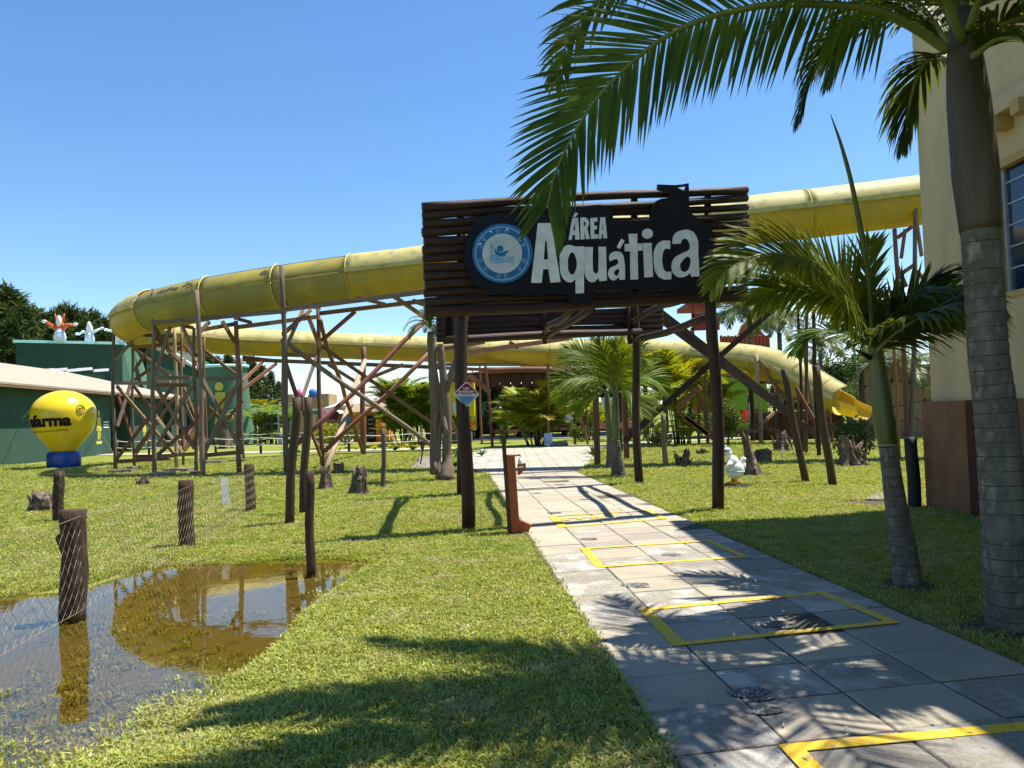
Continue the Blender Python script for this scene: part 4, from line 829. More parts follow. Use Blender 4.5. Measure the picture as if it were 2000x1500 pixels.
# ================================================================ CREAM BUILDING (right)
WX = 6.45
cb = thing('cream_building', 'tall cream rendered building at the right edge with brown plaster base and blue window', 'building', (WX, 11.8, 0))
WY = 11.85
q = MB(); q.box(WX, 16, 10.12, WY, 0, 8.6); part(q, 'wall', M['cream'], cb)
q = MB(); q.box(WX, 16, -6, 8.62, 0, 8.6); part(q, 'wall', M['cream'], cb)
q = MB(); q.box(WX, 16, 8.62, 10.12, 0, 2.92); part(q, 'wall', M['cream'], cb)
q = MB(); q.box(WX, 16, 8.62, 10.12, 4.72, 8.6); part(q, 'wall', M['cream'], cb)
q = MB(); q.box(WX - .95, 16.5, -6.5, WY + .35, 8.6, 8.85); part(q, 'roof', M['conc'], cb)
q = MB(); q.box(WX - .12, WX - .002, 10.75, WY + .08, 0, 1.62); q.box(WX - .10, WX + 1, WY + .002, WY + .12, 0, 1.62); part(q, 'plinth', M['plinth'], cb)
q = MB(); q.box(WX - .14, WX - .002, 9.9, 10.748, 0, 1.60); part(q, 'plinth_pilaster', M['plinthd'], cb)
q = MB(); q.box(WX - .10, WX - .002, -6, 9.898, 0, 1.62); part(q, 'plinth', M['plinth'], cb)
# window
wn = thing('x', 'x', 'x')
bpy.data.objects.remove(wn)
q = MB(); q.box(WX + .09, WX + .12, 8.72, 10.02, 3.0, 4.62); wf = part(q, 'window_pane', M['glass'], cb)
for y0, y1, z0, z1 in ((8.62, 8.72, 2.92, 4.72), (10.02, 10.12, 2.92, 4.72), (8.722, 10.018, 4.62, 4.72), (8.722, 10.018, 2.92, 3.0)):
    q = MB(); q.box(WX - .015, WX + .15, y0, y1, z0, z1); part(q, 'window_frame', M['ochre'], cb)
for k in range(5):
    q = MB(); z = 3.3 + k * .28; q.box(WX + .072, WX + .088, 8.725, 9.93, z, z + .018); part(q, 'louvre_bar', M['alu'], wf)
q = MB(); q.box(WX + .05, WX + .088, 9.93, 9.985, 3.0, 4.62); part(q, 'mullion', M['alu'], wf)
q = MB(); q.box(WX - .22, WX - .002, 3, 10.55, 5.22, 5.42); part(q, 'ledge', M['cream'], cb)
for k in range(9):
    y = 10.15 - k * .55; q = MB(); q.box(WX - .30, WX - .002, y, y + .16, 5.05, 5.218); part(q, 'beam_end', M['ochre'], cb)

# ================================================================ GREEN BUILDINGS (left)
gb = thing('toilet_building', 'long low green building with a pale pitched roof and toilet pictograms', 'building', (-25, 45, 0))
wa, wb = V((-22.6, 28, 0)), V((-27.0, 63, 0)); wd_ = (wb - wa).normalized(); wn_ = V((-wd_.y, wd_.x, 0)); wn_ = wn_ if wn_.x < 0 else -wn_   # away from camera side
def gw(s, o, z): return wa + wd_ * s + wn_ * o + V((0, 0, z))
Lw = (wb - wa).length
def wbox(mb, s0, s1, o0, o1, z0, z1):
    mb.add([gw(s0, o0, z0), gw(s1, o0, z0), gw(s1, o1, z0), gw(s0, o1, z0), gw(s0, o0, z1), gw(s1, o0, z1), gw(s1, o1, z1), gw(s0, o1, z1)], [(3, 2, 1, 0), (4, 5, 6, 7), (0, 1, 5, 4), (1, 2, 6, 5), (2, 3, 7, 6), (3, 0, 4, 7)])
for s0, s1 in ((0, 20.2), (23.6, 30.3), (32.2, Lw)):
    q = MB(); wbox(q, s0, s1, 0, 7, .0, 3.75); part(q, 'wall', M['green'], gb)
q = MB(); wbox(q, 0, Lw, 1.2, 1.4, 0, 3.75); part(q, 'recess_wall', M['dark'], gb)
q = MB(); wbox(q, 21.4, 22.6, 1.05, 1.18, .05, 2.3); part(q, 'door', M['door'], gb)
q = MB(); wbox(q, 30.9, 31.8, 1.05, 1.18, .05, 2.2); part(q, 'door', M['door'], gb)
q = MB(); rz, ez = 5.45, 3.72
A_, B_, C_, D_ = gw(-1, -.75, ez), gw(Lw + .8, -.75, ez), gw(Lw + .8, 8, ez), gw(-1, 8, ez); E_, F_ = gw(-1, 4.6, rz), gw(Lw - 11, 4.6, rz)
q.prism([A_, B_, F_, E_], (0, 0, .09)); q.prism([B_, C_, F_], (0, 0, .09)); q.prism([E_, F_, C_, D_], (0, 0, .09)); part(q, 'roof', M['roofp'], gb)
q = MB(); wbox(q, -1, Lw + .8, -.74, -.70, 3.60, 3.715); part(q, 'fascia', M['plinth'], gb)
def picto(s, z, dress, parent, k=1.0, base=True, m='figy'):
    q = MB(); f = lambda a, b: gw(s + a * k, -.012, z + b * k)
    pl = [(-.22, 0), (-.08, 0), (-.08, .55), (-.28, .55), (-.13, 1.35), (.13, 1.35), (.28, .55), (.08, .55), (.08, 0), (.22, 0)] if dress else [(-.18, 0), (0, 0), (0, .6), (.02, 0), (.2, 0), (.24, 1.35), (-.24, 1.35)]
    if dress:
        q.prism([f(-.2, 1.35), f(.2, 1.35), f(.36, .52), f(-.36, .52)], wn_ * .012); 
        for x in (-.12, .12): q.prism([f(x - .07, 0), f(x + .07, 0), f(x + .07, .52), f(x - .07, .52)], wn_ * .012)
    q.prism([f(.13 * math.cos(t * PI / 5), 1.58 + .17 * math.sin(t * PI / 5)) for t in range(10)], wn_ * .012)
    if base: q.prism([f(-.4, -.28), f(.4, -.28), f(.4, -.1), f(-.4, -.1)], wn_ * .012)
    part(q, 'pictogram', M[m], parent)
picto(18.4, .95, True, gb); picto(26.2, .75, True, gb)
for k in range(3):
    q = MB(); wbox(q, 19.05, 19.85, -.02, -.003, 1.95 - k * .16, 2.02 - k * .16); part(q, 'notice_strip', M['whitep'], gb)
# tall hall behind
hb = thing('green_hall', 'tall windowless dark green hall with mint coping behind the toilet building', 'building', (-38, 60, 0))
ha, hc = at(31, 700, 62), at(239, 700, 66); ha.z = hc.z = 0
ht = 8.75
q = MB(); back = V((-6, 14, 0)); q.prism([ha, hc, hc + back, ha + back], (0, 0, ht)); part(q, 'wall', M['green'], hb)
q = MB(); e = (hc - ha).normalized(); n_ = V((e.y, -e.x, 0)); q.prism([ha - e * .2 + n_ * .2 + V((0, 0, ht)), hc + e * .2 + n_ * .2 + V((0, 0, ht)), hc + e * .2 + back + V((0, 0, ht)), ha - e * .2 + back + V((0, 0, ht))], (0, 0, .22)); part(q, 'coping', M['mint'], hb)
h2 = [hc + V((.02, .1, 0)), at(286, 750, 69), at(400, 750, 78), at(300, 740, 84)]; 
q = MB(); a, b = hc, at(286, 800, 68); b.z = 0; tp = at(262, 665, 68)
q.add([a, b, V((b.x - .4, b.y, 5.2)), V((tp.x, tp.y, 8.6)), a + V((0, 0, ht)), a + back, b + back, V((b.x, b.y, 5.2)) + back, V((tp.x, tp.y, 8.6)) + back, a + back + V((0, 0, ht))], [(0, 1, 2, 3, 4), (1, 6, 7, 2), (2, 7, 8, 3), (3, 8, 9, 4), (5, 0, 4, 9)])
part(q, 'buttress', M['greenl'], hb)
q = MB(); a, b, c = at(286, 800, 68.1), at(410, 800, 72), at(286, 672, 68.1); d = at(395, 728, 72); a.z = b.z = 0; bk = V((0, 9, 0)); q.prism([a, b, d, c], bk); part(q, 'sloping_wall', M['green'], hb)
q = MB(); q.tube([at(288, 674, 68), at(345, 692, 70), at(395, 727, 72)], .12, 6); part(q, 'pipe_edge', M['whitep'], hb)
q = MB(); p = at(256, 723, 67.9); q.box(p.x - .3, p.x + .3, p.y - .1, p.y + .4, p.z - .45, p.z + .45); part(q, 'opening', M['dark'], hb)
for k, (x, y) in enumerate(((104, 722), (130, 721), (158, 722), (179, 720), (211, 722))):
    p = at(x, y, 60.9 + k * .7); q = MB(); q.beam(p, p + V((-.7, -.9, -.12)), .28, .22); part(q, 'floodlight', M['whitep'], hb)
# curved green wall with a figure
cw = thing('curved_green_wall', 'curved light green wall with a yellow figure and round sign', 'building', at(440, 860, 60).to_tuple())
cc = at(443, 860, 64); cc.z = 0; q = MB(); prof = []
n = 14; rad = 1.75; vs_ = []
for i in range(n + 1):
    a = PI + (PI) * i / n; x, y = cc.x + rad * math.cos(a), cc.y + rad * math.sin(a); fl2 = .3 * i / n
    vs_ += [V((x + fl2 * 2.0 * (i / n), y, 0)), V((x, y, 6.35))]
q.add(vs_, [(2 * i, 2 * i + 2, 2 * i + 3, 2 * i + 1) for i in range(n)]); part(q, 'wall', M['greenl'], cw, True)
q = MB(); pts = [V((cc.x + (rad + .1) * math.cos(PI + PI * i / n), cc.y + (rad + .1) * math.sin(PI + PI * i / n), 6.4)) for i in range(n + 1)]; q.tube(pts, .14, 6); part(q, 'coping', M['mint'], cw, True)
wn2 = V((0, 1, 0)); 
def fig(px, py, Y):
    q = MB(); p = at(px, py, Y); f = lambda a, b: p + V((a, 0, b))
    q.prism([f(-.22, 0), f(.05, 0), f(.42, 1.1), f(.42, 1.9), f(-.3, 1.9), f(-.42, 1.2)], (0, -.05, 0)); q.prism([f(.36 * math.cos(t * PI / 5), 2.35 + .36 * math.sin(t * PI / 5)) for t in range(10)], (0, -.05, 0))
    q.prism([f(-.42, -.7), f(-.2, -.7), f(.0, -.05), f(-.3, -.05)], (0, -.05, 0)); return q
part(fig(429, 812, 62.2), 'painted_figure', M['figy'], cw)
q = MB(); p = at(447, 815, 62.15); q.tube([p + V((.3 * math.cos(t * PI / 6), 0, .3 * math.sin(t * PI / 6))) for t in range(13)], .07, 5); part(q, 'round_sign', M['figy'], cw)
q = MB(); q.prism([p + V((a, -.02, b)) for a, b in ((-.15, 0), (0, -.15), (.15, 0), (0, .15))], (0, -.04, 0)); part(q, 'arrow', M['figy'], cw)
# counter and dark doorway between the green buildings
kb = thing('service_counter', 'blue and cream counter in the shaded green recess', 'counter', at(375, 870, 63).to_tuple())
q = MB(); a, b = at(358, 870, 63), at(406, 870, 64); a.z = b.z = 0; q.prism([a, b, b + V((0, 6, 0)), a + V((0, 6, 0))], (0, 0, 1.2)); part(q, 'base', M['green'], kb)
q = MB(); q.prism([a + V((0, -.3, 1.2)), b + V((0, -.3, 1.2)), b + V((0, .6, 1.2)), a + V((0, .6, 1.2))], (0, 0, .35)); part(q, 'worktop', M['blue'], kb)
q = MB(); q.prism([a + V((0, .7, 1.56)), b + V((0, .7, 1.56)), b + V((0, 1.3, 1.56)), a + V((0, 1.3, 1.56))], (0, 0, 1.6)); part(q, 'opening', M['dark'], kb)

# ---- inflatable figures on the hall roof
def roof_figure(px, py, Y, k, mb_, mh, label, ears, arms):
    p = at(px, py, Y); p.z = ht + .2; t = thing('inflatable_figure', label, 'inflatable figure', p.to_tuple(), 'waving inflatable figures on the green roof')
    q = MB(); q.lathe(p, [(.75 * k, 0), (.85 * k, .5 * k), (.7 * k, 1.2 * k), (.45 * k, 1.7 * k), (.3 * k, 2.0 * k)], 12); part(q, 'body', M['figw'], t, True)
    for z in (.3, .75, 1.15):
        q = MB(); q.lathe(p, [(.83 * k - z * .12 * k, z * k), (.88 * k - z * .12 * k, z * k + .1 * k), (.83 * k - z * .12 * k, z * k + .2 * k)], 12); part(q, 'stripe', M['figb'], t, True)
    q = MB(); q.ball(p + V((0, 0, 2.5 * k)), (.58 * k, .55 * k, .8 * k)); part(q, 'head', M[mh], t, True)
    q = MB(); q.ball(p + V((.1 * k, -.35 * k, 2.95 * k)), (.38 * k, .35 * k, .85 * k)); part(q, 'muzzle', M['figw'], t, True)
    for s in (-1, 1):
        if ears:
            q = MB(); q.tube([p + V((s * .45 * k, 0, 3.0 * k)), p + V((s * .7 * k, 0, 4.1 * k))], [.22 * k, .06 * k], 6); part(q, 'ear', M[mh], t, True)
        e = p + V((s * 2.0 * k, 0, arms[0 if s < 0 else 1] * k)); q = MB(); q.tube([p + V((s * .4 * k, 0, 1.7 * k)), p + V((s * 1.1 * k, -.1, (1.5 + .3 * arms[0]) * k)), e], [.28 * k, .26 * k, .2 * k], 8); a_ = part(q, 'arm', M[mb_], t, True)
        q = MB(); q.ball(e + V((s * .3 * k, 0, .1 * k)), (.4 * k, .2 * k, .26 * k), 8, 6); part(q, 'hand', M['figw'], a_, True)
    return t
roof_figure(117, 663, 63.6, .56, 'figo', 'figo', 'orange and white inflatable figure with raised arms on the green roof', True, (2.9, 2.3))
roof_figure(175, 661, 65, .46, 'figw', 'figw', 'white inflatable figure in a blue striped cap on the green roof', False, (1.5, 2.4))
roof_figure(231, 659, 66, .46, 'figw', 'figw', 'white inflatable figure partly hidden by the left bend of the slide', False, (2.4, 1.6))

# ---- inflatable balloon
bc = G(125, 914); bl = thing('inflatable_balloon', 'yellow inflatable advertising balloon with dark lettering on a blue base', 'inflatable balloon', bc.to_tuple())
k = bc.y / FPX
def prof_pt(pxr, py): return (pxr * .865 * k, (914 - py) * k)
bp_ = [prof_pt(*p) for p in ((24, 882), (31, 873), (43, 860), (52, 850), (60, 839), (65, 824), (66, 811), (65, 800), (60, 790), (51, 780), (38, 771.5), (24, 766.3), (11, 763.6), (.01, 762.8))]
cs = catmull([V((a, 0, b)) for a, b in bp_], 4); cs = [(max(p.x, 0), p.z) for p in cs]
q = MB(); q.lathe(bc, cs, 48); part(q, 'envelope', M['ball'], bl, True)
q = MB(); q.lathe(bc, [prof_pt(*p) for p in ((29, 914), (33, 912), (34.5, 905), (34.5, 890), (33, 884), (28, 882))], 24); part(q, 'base', M['ballb'], bl, True)
def brad(z):
    for (a, b), (c, d) in zip(cs, cs[1:]):
        if b <= z <= d or (b > d and d <= z <= b): return a + (c - a) * ((z - b) / (d - b) if d != b else 0)
    return cs[0][0]
cam_az = math.atan2(-bc.y, -bc.x)
def wrap(s, size, ang, z, parent, name, off, tilt=0):
    vs_, fs_ = text_mesh(s, size, .001, off, 'LEFT'); q = MB(); out = []
    for v in vs_:
        zz = z + v.y + tilt * v.x; r = brad(zz) + .02; a = cam_az + ang + v.x / 1.15; out.append(bc + V((r * math.cos(a), r * math.sin(a), zz)))
    q.add(out, fs_); part(q, name, M['ink'], parent)
zc = lambda py: (914 - py) * k
wrap('afarma', .64, -R(74), zc(833), bl, 'lettering', .03, .025)
wrap('sentir-se bem, sinta-se em casa', .14, -R(80), zc(845.5), bl, 'tagline', .0, .05)
q = MB(); hc_ = (cam_az + R(30), zc(801))
def bpnt(a, z): r = brad(z) + .02; return bc + V((r * math.cos(a), r * math.sin(a), z))
q.tube([bpnt(hc_[0] + .135 * math.cos(t * PI / 10), hc_[1] + .17 * math.sin(t * PI / 10)) for t in range(21)], .014, 5)
hp = []
for t in range(25):
    u_ = 2 * PI * t / 24; hx = 16 * math.sin(u_) ** 3; hy = 13 * math.cos(u_) - 5 * math.cos(2 * u_) - 2 * math.cos(3 * u_) - math.cos(4 * u_); hp.append(bpnt(hc_[0] + hx * .0042, hc_[1] + hy * .0055))
q.tube(hp, .012, 5); part(q, 'heart_emblem', M['ink'], bl, kind=None)
for (a, b) in ((at(62, 797, bc.y), G(-12, 882)), (at(168, 800, bc.y - 1.1), G(222, 886)), (at(150, 775, bc.y), G(235, 870))):
    q = MB(); q.tube([a, b], .012, 4); part(q, 'guy_rope', M['rope'], bl)
q = MB(); a = G(92, 919); q.box(a.x, a.x + 1.7, a.y - .1, a.y + 1.2, .012, .03); part(q, 'ground_sheet', M['whitep'], bl)
# ================================================================ FENCE, LOOSE POSTS, STUMPS
fposts = [(142, 1195, 145, 996, .105, 'thick knobbly fence post standing in the puddle'), (365, 1068, 362, 938, .095, 'stout fence post in the grass beyond the puddle'),
          (490, 1000, 487, 907, .088, 'fence post at the far corner of the wire fence beside the white tag'), (113, 1020, 115, 920, .085, 'fence post in front of the yellow balloon')]
fence = thing('wire_fence', 'low rusty chain-link fence on thick bark-covered posts around the lawn corner', 'fence', G(365, 1068).to_tuple())
fp = []
for x, y, tx, ty, r, lb in fposts:
    b = G(x, y); t = at(tx, ty, b.y); q = MB(); n = 12; pts = []; rs_ = []
    ph = rnd.uniform(0, 6)
    for i in range(10):
        s = i / 9; pts.append((b - V((0, 0, .15))).lerp(t, s) + V((.008 * math.sin(7 * s + ph), 0, 0))); rs_.append(r * (1.06 - .05 * s + .04 * math.sin(9 * s + ph)))
    q.tube(pts, rs_, n, wob=.05)
    if x == 142: q.tube([b.lerp(t, .62) + V((-.03, 0, 0)), b.lerp(t, .72) + V((-.135, -.01, .03))], [.085, .03], 8)
    part(q, 'post', M['bark'], fence, True, lb); fp.append((b, t))
def wire_panel(a, b, h0, h1, cell=.062, seed=0):
    L_ = (b - a).length; d = (b - a).normalized(); nrm_ = V((-d.y, d.x, 0)); q = MB(); nC = int(L_ / cell); r = random.Random(seed)
    q2 = []
    H = lambda s: h0 + (h1 - h0) * s / L_ - .05 * math.sin(PI * s / L_)
    def P_(s, z): 
        return a + d * s + nrm_ * (.012 * math.sin(s * 3 + z * 5)) + V((0, 0, z))
    for c in range(nC + 1):
        s = c * cell; n = int(H(s) / (cell * 1.05)); sg = 1
        pts = []
        for k in range(n + 1):
            ss = min(max(s + (cell / 2 if (k + c) % 2 else -cell / 2), 0), L_); pts.append(P_(ss, .02 + k * cell * 1.05 * 1.0))
        if len(pts) > 1: q.tube(pts, .0016, 3, cap=False)
    q.tube([P_(L_ * i / 12, H(L_ * i / 12)) for i in range(13)], .0022, 4); q.tube([P_(L_ * i / 12, .03) for i in range(13)], .0018, 3)
    part(q, 'wire_mesh', M['wire'], fence, kind='stuff')
off = V((.10, 0, 0))
P142, P365, P490, P113 = [f[0] for f in fp]
for p in (P142, P365, P490, P113): p.z = 0
wire_panel(V((-3.35, 3.2, 0)), P142 + V((.11, -.03, 0)), .84, .84)
wire_panel(P142 + V((.11, .0, 0)), P365 + V((.10, 0, 0)), .84, .82, seed=1)
wire_panel(P365 + V((.10, 0, 0)), P490 + V((.09, 0, 0)), .82, .84, seed=2)
wire_panel(P490 + V((0, -.09, 0)), P113 + V((0, -.09, 0)), .82, .84, .08)
wire_panel(P113 + V((0, -.09, 0)), P113 + V((-5, -.6, 0)), .84, .84, .08)
# white tag on the mesh
a = at(437, 958, 12.1); q = MB(); tl, tr_, br_, bl2 = at(430, 933, 12.1), at(444, 932, 12.15), at(449, 984, 12.15), at(435, 986, 12.1); q.prism([tl, tr_, br_, bl2], (.004, -.006, 0)); top(q, 'white_tag', M['whitep'], 'long white tag board hanging on the wire fence', 'sign')

def pole(bx, by, tx, ty, r, m, label, cat='post', group=None, r1=None, n=12, name='wooden_post'):
    b = G(bx, by); t = at(tx, ty, b.y); q = MB(); q.log(V((0, 0, -.1)), t - b, r, r1 or r * .93, n, 8, .012, .03); o = q.build(name, M[m], None, True); o.location = b; tag(o, label, cat, group); return o
g1 = 'leaning round poles standing on the lawn'
pole(565, 1025, 580, 776, .075, 'olive', 'left one of the two tall brown poles beside the puddle fence', 'pole', g1)
pole(592, 1006, 602, 776, .072, 'olive', 'right one of the two tall brown poles beside the puddle fence', 'pole', g1)
pole(1575, 942, 1531, 721, .078, 'olive', 'left one of the two brown poles leaning left of the small palm', 'pole', g1)
pole(1627, 948, 1593, 714, .082, 'olive', 'right and darker one of the two brown poles leaning near the small palm', 'pole', g1)
pole(608, 1111, 605, 922, .052, 'bark', 'slim dark post standing at the far edge of the puddle', 'post')
pole(747.5, 952, 749, 837, .058, 'grey', 'weathered grey post on the lawn between slide trestle and portal', 'post')
pole(1300, 915, 1295, 809, .075, 'grey', 'weathered grey post on the lawn between the right portal posts', 'post')
pole(1787, 992, 1778, 853, .095, 'blackpost', 'short black painted post beside the brown plaster base', 'post')

def stump(cx, by, w, h, label, seed, flare=1.0, topr=.6, lean=0, kind='stump', group='old tree stumps and root wood on the lawn'):
    b = G(cx, by); kx = b.y / FPX; R_ = w / 2 * kx; H_ = h * kx; r = random.Random(seed); q = MB(); n = 22; m = 12; vs_ = []; ph = [r.uniform(0, 6) for _ in range(6)]
    for i in range(m + 1):
        s = i / m; base = R_ * (topr + (1 - topr) * (1 - s) ** 2.4)
        for j in range(n):
            a = 2 * PI * j / n; k_ = 1 + .22 * flare * (1 - s) ** 1.5 * math.sin(5 * a + ph[0]) + .10 * math.sin(3 * a + ph[1] + 3 * s) + .07 * math.sin(9 * a + ph[2] - 6 * s) + r.uniform(-.04, .04)
            z = H_ * s * (1 + (.10 * math.sin(2 * a + ph[3]) + .12 * math.sin(5 * a + ph[4]) * flare) * s)
            vs_.append(V((base * k_ * math.cos(a) + lean * H_ * s, base * k_ * math.sin(a), z - .04)))
    fs = [(i * n + j, i * n + (j + 1) % n, (i + 1) * n + (j + 1) % n, (i + 1) * n + j) for i in range(m) for j in range(n)] + [tuple(m * n + j for j in range(n))]
    q.add(vs_, fs)
    if flare > 1.2:
        for k_ in range(7):
            a = r.uniform(0, 6.3); q.tube([V((math.cos(a) * R_ * .3, math.sin(a) * R_ * .3, H_ * r.uniform(.1, .7))), V((math.cos(a) * R_ * .8, math.sin(a) * R_ * .8, H_ * r.uniform(.1, .9))), V((math.cos(a) * R_ * 1.15, math.sin(a) * R_ * 1.0, H_ * r.uniform(0, 1.05)))], [R_ * .28, R_ * .2, R_ * .05], 6, wob=.15)
    o = q.build('tree_stump' if kind == 'stump' else 'root_wood', M['stump'], None, False); o.location = b; tag(o, label, kind, group)
stump(636, 956, 34, 44, 'flared stump at the foot of the pale leaning brace', 1, 1, .55)
stump(661, 929, 24, 26, 'low round stump right of the flared stump below the pale brace', 2, .7, .8)
stump(699, 965, 36, 48, 'hollow jagged stump with two horns on the left lawn', 3, 1.6, .75, .1)
stump(1472, 929, 34, 84, 'tall thin broken stump with flared foot beside the duck statue', 4, 1, .40, -.18)
stump(1491, 905, 36, 28, 'wide sawn-off grey stump behind the tall broken stump', 5, .6, .9)
stump(1528, 882, 34, 34, 'black charred root ball left of the right leaning poles', 6, 1.9, .5, 0, 'root wood')
stump(1664, 910, 58, 50, 'largest pale and black root stump beneath the flowering bush', 7, 1.7, .45, -.2, 'root wood')
stump(1334, 914, 32, 34, 'gnarled small root left of the right front portal post', 8, 1.5, .35, .25, 'root wood')
stump(1373, 888, 24, 12, 'tiny dark root just left of the right front portal post', 9, 1.5, .5, 0, 'root wood')
stump(84, 1000, 46, 38, 'dark gnarled root wood behind the fence left of the balloon post', 10, 1.8, .8, 0, 'root wood')
stump(281, 950, 28, 18, 'small pale root in the shade in front of the timber tower', 11, 1.8, .5, 0, 'root wood')
stump(278, 979, 15, 8, 'tiny pale root lying alone in the left grass', 12, 1.3, .6, 0, 'root wood')
stump(443, 876, 30, 36, 'pale old stump in front of the curved green wall', 13, 1.2, .7, 0)
stump(1452, 850, 10, 8, 'far small stump under the right slide trestle', 14, 1.2, .7, 0)
# dead grey branching trunk with epiphytes
b = G(873, 939); dt = thing('dead_tree', 'weathered grey branching dead tree left of the portal with a drooping green tuft', 'tree', b.to_tuple())
Yd = b.y
for pts, rr_ in (([(873, 942), (872, 900), (873, 822), (866, 740), (859, 672)], [.20, .12, .115, .10, .085]), ([(848, 925), (848, 870), (850, 800), (845, 720), (842, 648)], [.11, .115, .12, .115, .10]),
                 ([(873, 850), (862, 790), (855, 750), (849, 715)], [.06, .055, .05, .045]), ([(856, 939), (857, 860), (870, 780), (886, 720), (893, 686)], [.075, .07, .06, .055, .05])):
    q = MB(); q.tube(catmull([at(x, y, Yd + (.25 if i_ else 0)) for i_, (x, y) in enumerate(pts)], 4), [rr_[min(int(k_ / 4), len(rr_) - 1)] for k_ in range(4 * (len(pts) - 1) + 1)], 9, wob=.06); part(q, 'trunk', M['grey'], dt, True)
# concrete mound with a rod
b = G(825, 917); mo = thing('concrete_mound', 'dark grey sloping concrete mound on the lawn with a thin rod leaning in it', 'mound', b.to_tuple())
q = MB(); q.add([G(797, 918), G(856, 916), G(862, 905) + V((.3, .9, 0)), G(805, 905) + V((0, .9, 0)), G(812, 915) + V((.1, .2, .22)), G(846, 914) + V((0, .2, .26)), G(850, 906) + V((0, .5, .26)), G(815, 906) + V((0, .5, .22))], [(0, 1, 5, 4), (1, 2, 6, 5), (2, 3, 7, 6), (3, 0, 4, 7), (4, 5, 6, 7)]); part(q, 'block', M['concd'], mo)
q = MB(); q.tube([at(821, 906, b.y + .2), at(829, 865, b.y + .3)], .022, 6); part(q, 'rod', M['log'], mo)
q = MB(); a = G(1690, 980); q.prism([a, G(1745, 982), G(1742, 970), G(1712, 967)], (0, 0, .05)); top(q, 'concrete_slab', M['concd'], 'small flat concrete slab lying in the grass left of the black post', 'slab')

# ---- hand sanitiser totem
b = G(1008, 1045); Y = b.y; tt = thing('sanitiser_stand', 'varnished wooden foot-operated hand sanitiser stand at the left edge of the path', 'sanitiser stand', b.to_tuple())
def sb(name, x0, x1, y0, y1, d0, d1, m='totem', parent=None):
    p0, p1 = at(x0, y1, Y + d0), at(x1, y0, Y + d0); q = MB(); ax = lambda x, y, d: at(x, y, Y) + V((0, d, 0))
    lean = 16 * 0
    q.add([ax(x0 + (1045 - y) * -.055 * 0, y, d) for x, y, d in ()], [])
    sh = lambda y: (y - 1045) * .068
    pts = [(x0 + sh(y1), y1), (x1 + sh(y1), y1), (x1 + sh(y0), y0), (x0 + sh(y0), y0)]
    q.prism([ax(x, y, d0) for x, y in pts], (0, d1 - d0, 0)); return part(q, name, M[m], parent or tt)
sb('back_board', 992, 1000, 850, 1046, .02, .16, 'olive'); sb('column', 1000, 1016, 889, 1045, 0, .17)
q = MB(); q.prism([at(x, y, Y) for x, y in ((1010, 907.5), (1027, 905), (1027.5, 915), (1013.5, 929), (1011, 925))], (0, .16, 0)); shf = part(q, 'shelf', M['totem'], tt)
q = MB(); q.prism([at(x, y, Y - .004) for x, y in ((1012, 911), (1022.5, 910), (1022.5, 913), (1013, 914))], (0, .003, 0)); part(q, 'label_strip', M['whitep'], shf)
q = MB(); q.prism([at(x, y, Y + .03) for x, y in ((1004, 889), (1016, 887), (1016.5, 890), (1006, 891.5))], (0, .06, 0)); part(q, 'press_arm', M['totem'], tt)
q = MB(); q.prism([at(x, y, Y - .01) for x, y in ((1013, 1015), (1038, 1026.5), (1033, 1037.5), (1013.5, 1038))], (0, .12, 0)); part(q, 'pedal', M['totem'], tt)
bb = at(1016.5, 906.3, Y + .07); bt = thing('sanitiser_bottle', 'clear pump bottle standing on the shelf of the wooden stand', 'bottle', bb.to_tuple())
q = MB(); q.lathe(bb, [(.030, 0), (.032, .01), (.030, .055), (.014, .075), (.012, .085)], 12); part(q, 'bottle', M['whitep'], bt, True)
q = MB(); q.lathe(bb, [(.007, .085), (.007, .115), (.015, .116), (.015, .122)], 8); q.beam(bb + V((0, 0, .119)), bb + V((-.03, 0, .117)), .012, .008); part(q, 'pump', M['alu'], bt)

# ---- duck statue
b = G(1435, 951); dk_ = thing('duck_statue', 'white duck garden statue on a round black base behind the right front post', 'statue', b.to_tuple())
K = b.y / FPX
def dp(px, py, dy=0): return at(px, py, b.y + dy)
q = MB(); q.lathe(b, [(.33, .0), (.35, .02), (.35, .045), (.30, .055)], 24); part(q, 'base', M['dark'], dk_, True)
q = MB(); q.ball(dp(1436, 917), (.19, .15, .20), 16, 10); q.ball(dp(1431, 903), (.13, .12, .15), 14, 8); part(q, 'body', M['whitep'], dk_, True)
q = MB(); q.ball(dp(1420, 885), (.10, .10, .11), 14, 9); hd = part(q, 'head', M['whitep'], dk_, True)
q = MB(); q.ball(dp(1418, 878.5), (.105, .105, .05), 14, 6); q.ball(dp(1417, 872), (.03, .03, .03), 8, 5); part(q, 'cap', M['figb'], hd, True)
q = MB(); q.ball(dp(1411, 887, -.07), (.085, .075, .032), 10, 6); part(q, 'beak', M['binr'], hd, True)
for sx in (1, -1):
    q = MB(); q.ball(dp(1415 + 3 * sx, 881, -.095), (.014, .008, .02), 8, 5); part(q, 'eye', M['dark'], hd, True)
    q = MB(); q.tube([dp(1433 + 2 * sx, 925, -.03 * sx), dp(1434 + 3 * sx, 940, -.05 * sx)], .035, 8); q.ball(dp(1431 + 4 * sx, 943.5, -.07 * sx), (.12, .075, .035), 10, 6); part(q, 'foot', M['orange'], dk_, True)
    q = MB(); q.tube([dp(1428, 902, .10 * sx), dp(1421, 912, .13 * sx), dp(1413, 917, .02 * sx)], [.05, .04, .03], 8); part(q, 'wing', M['whitep'], dk_, True)
q = MB(); q.tube([dp(1444, 922), dp(1451, 910), dp(1452, 899)], [.09, .07, .04], 8); q.ball(dp(1452, 897), (.06, .05, .05), 8, 6); part(q, 'tail', M['whitep'], dk_, True)
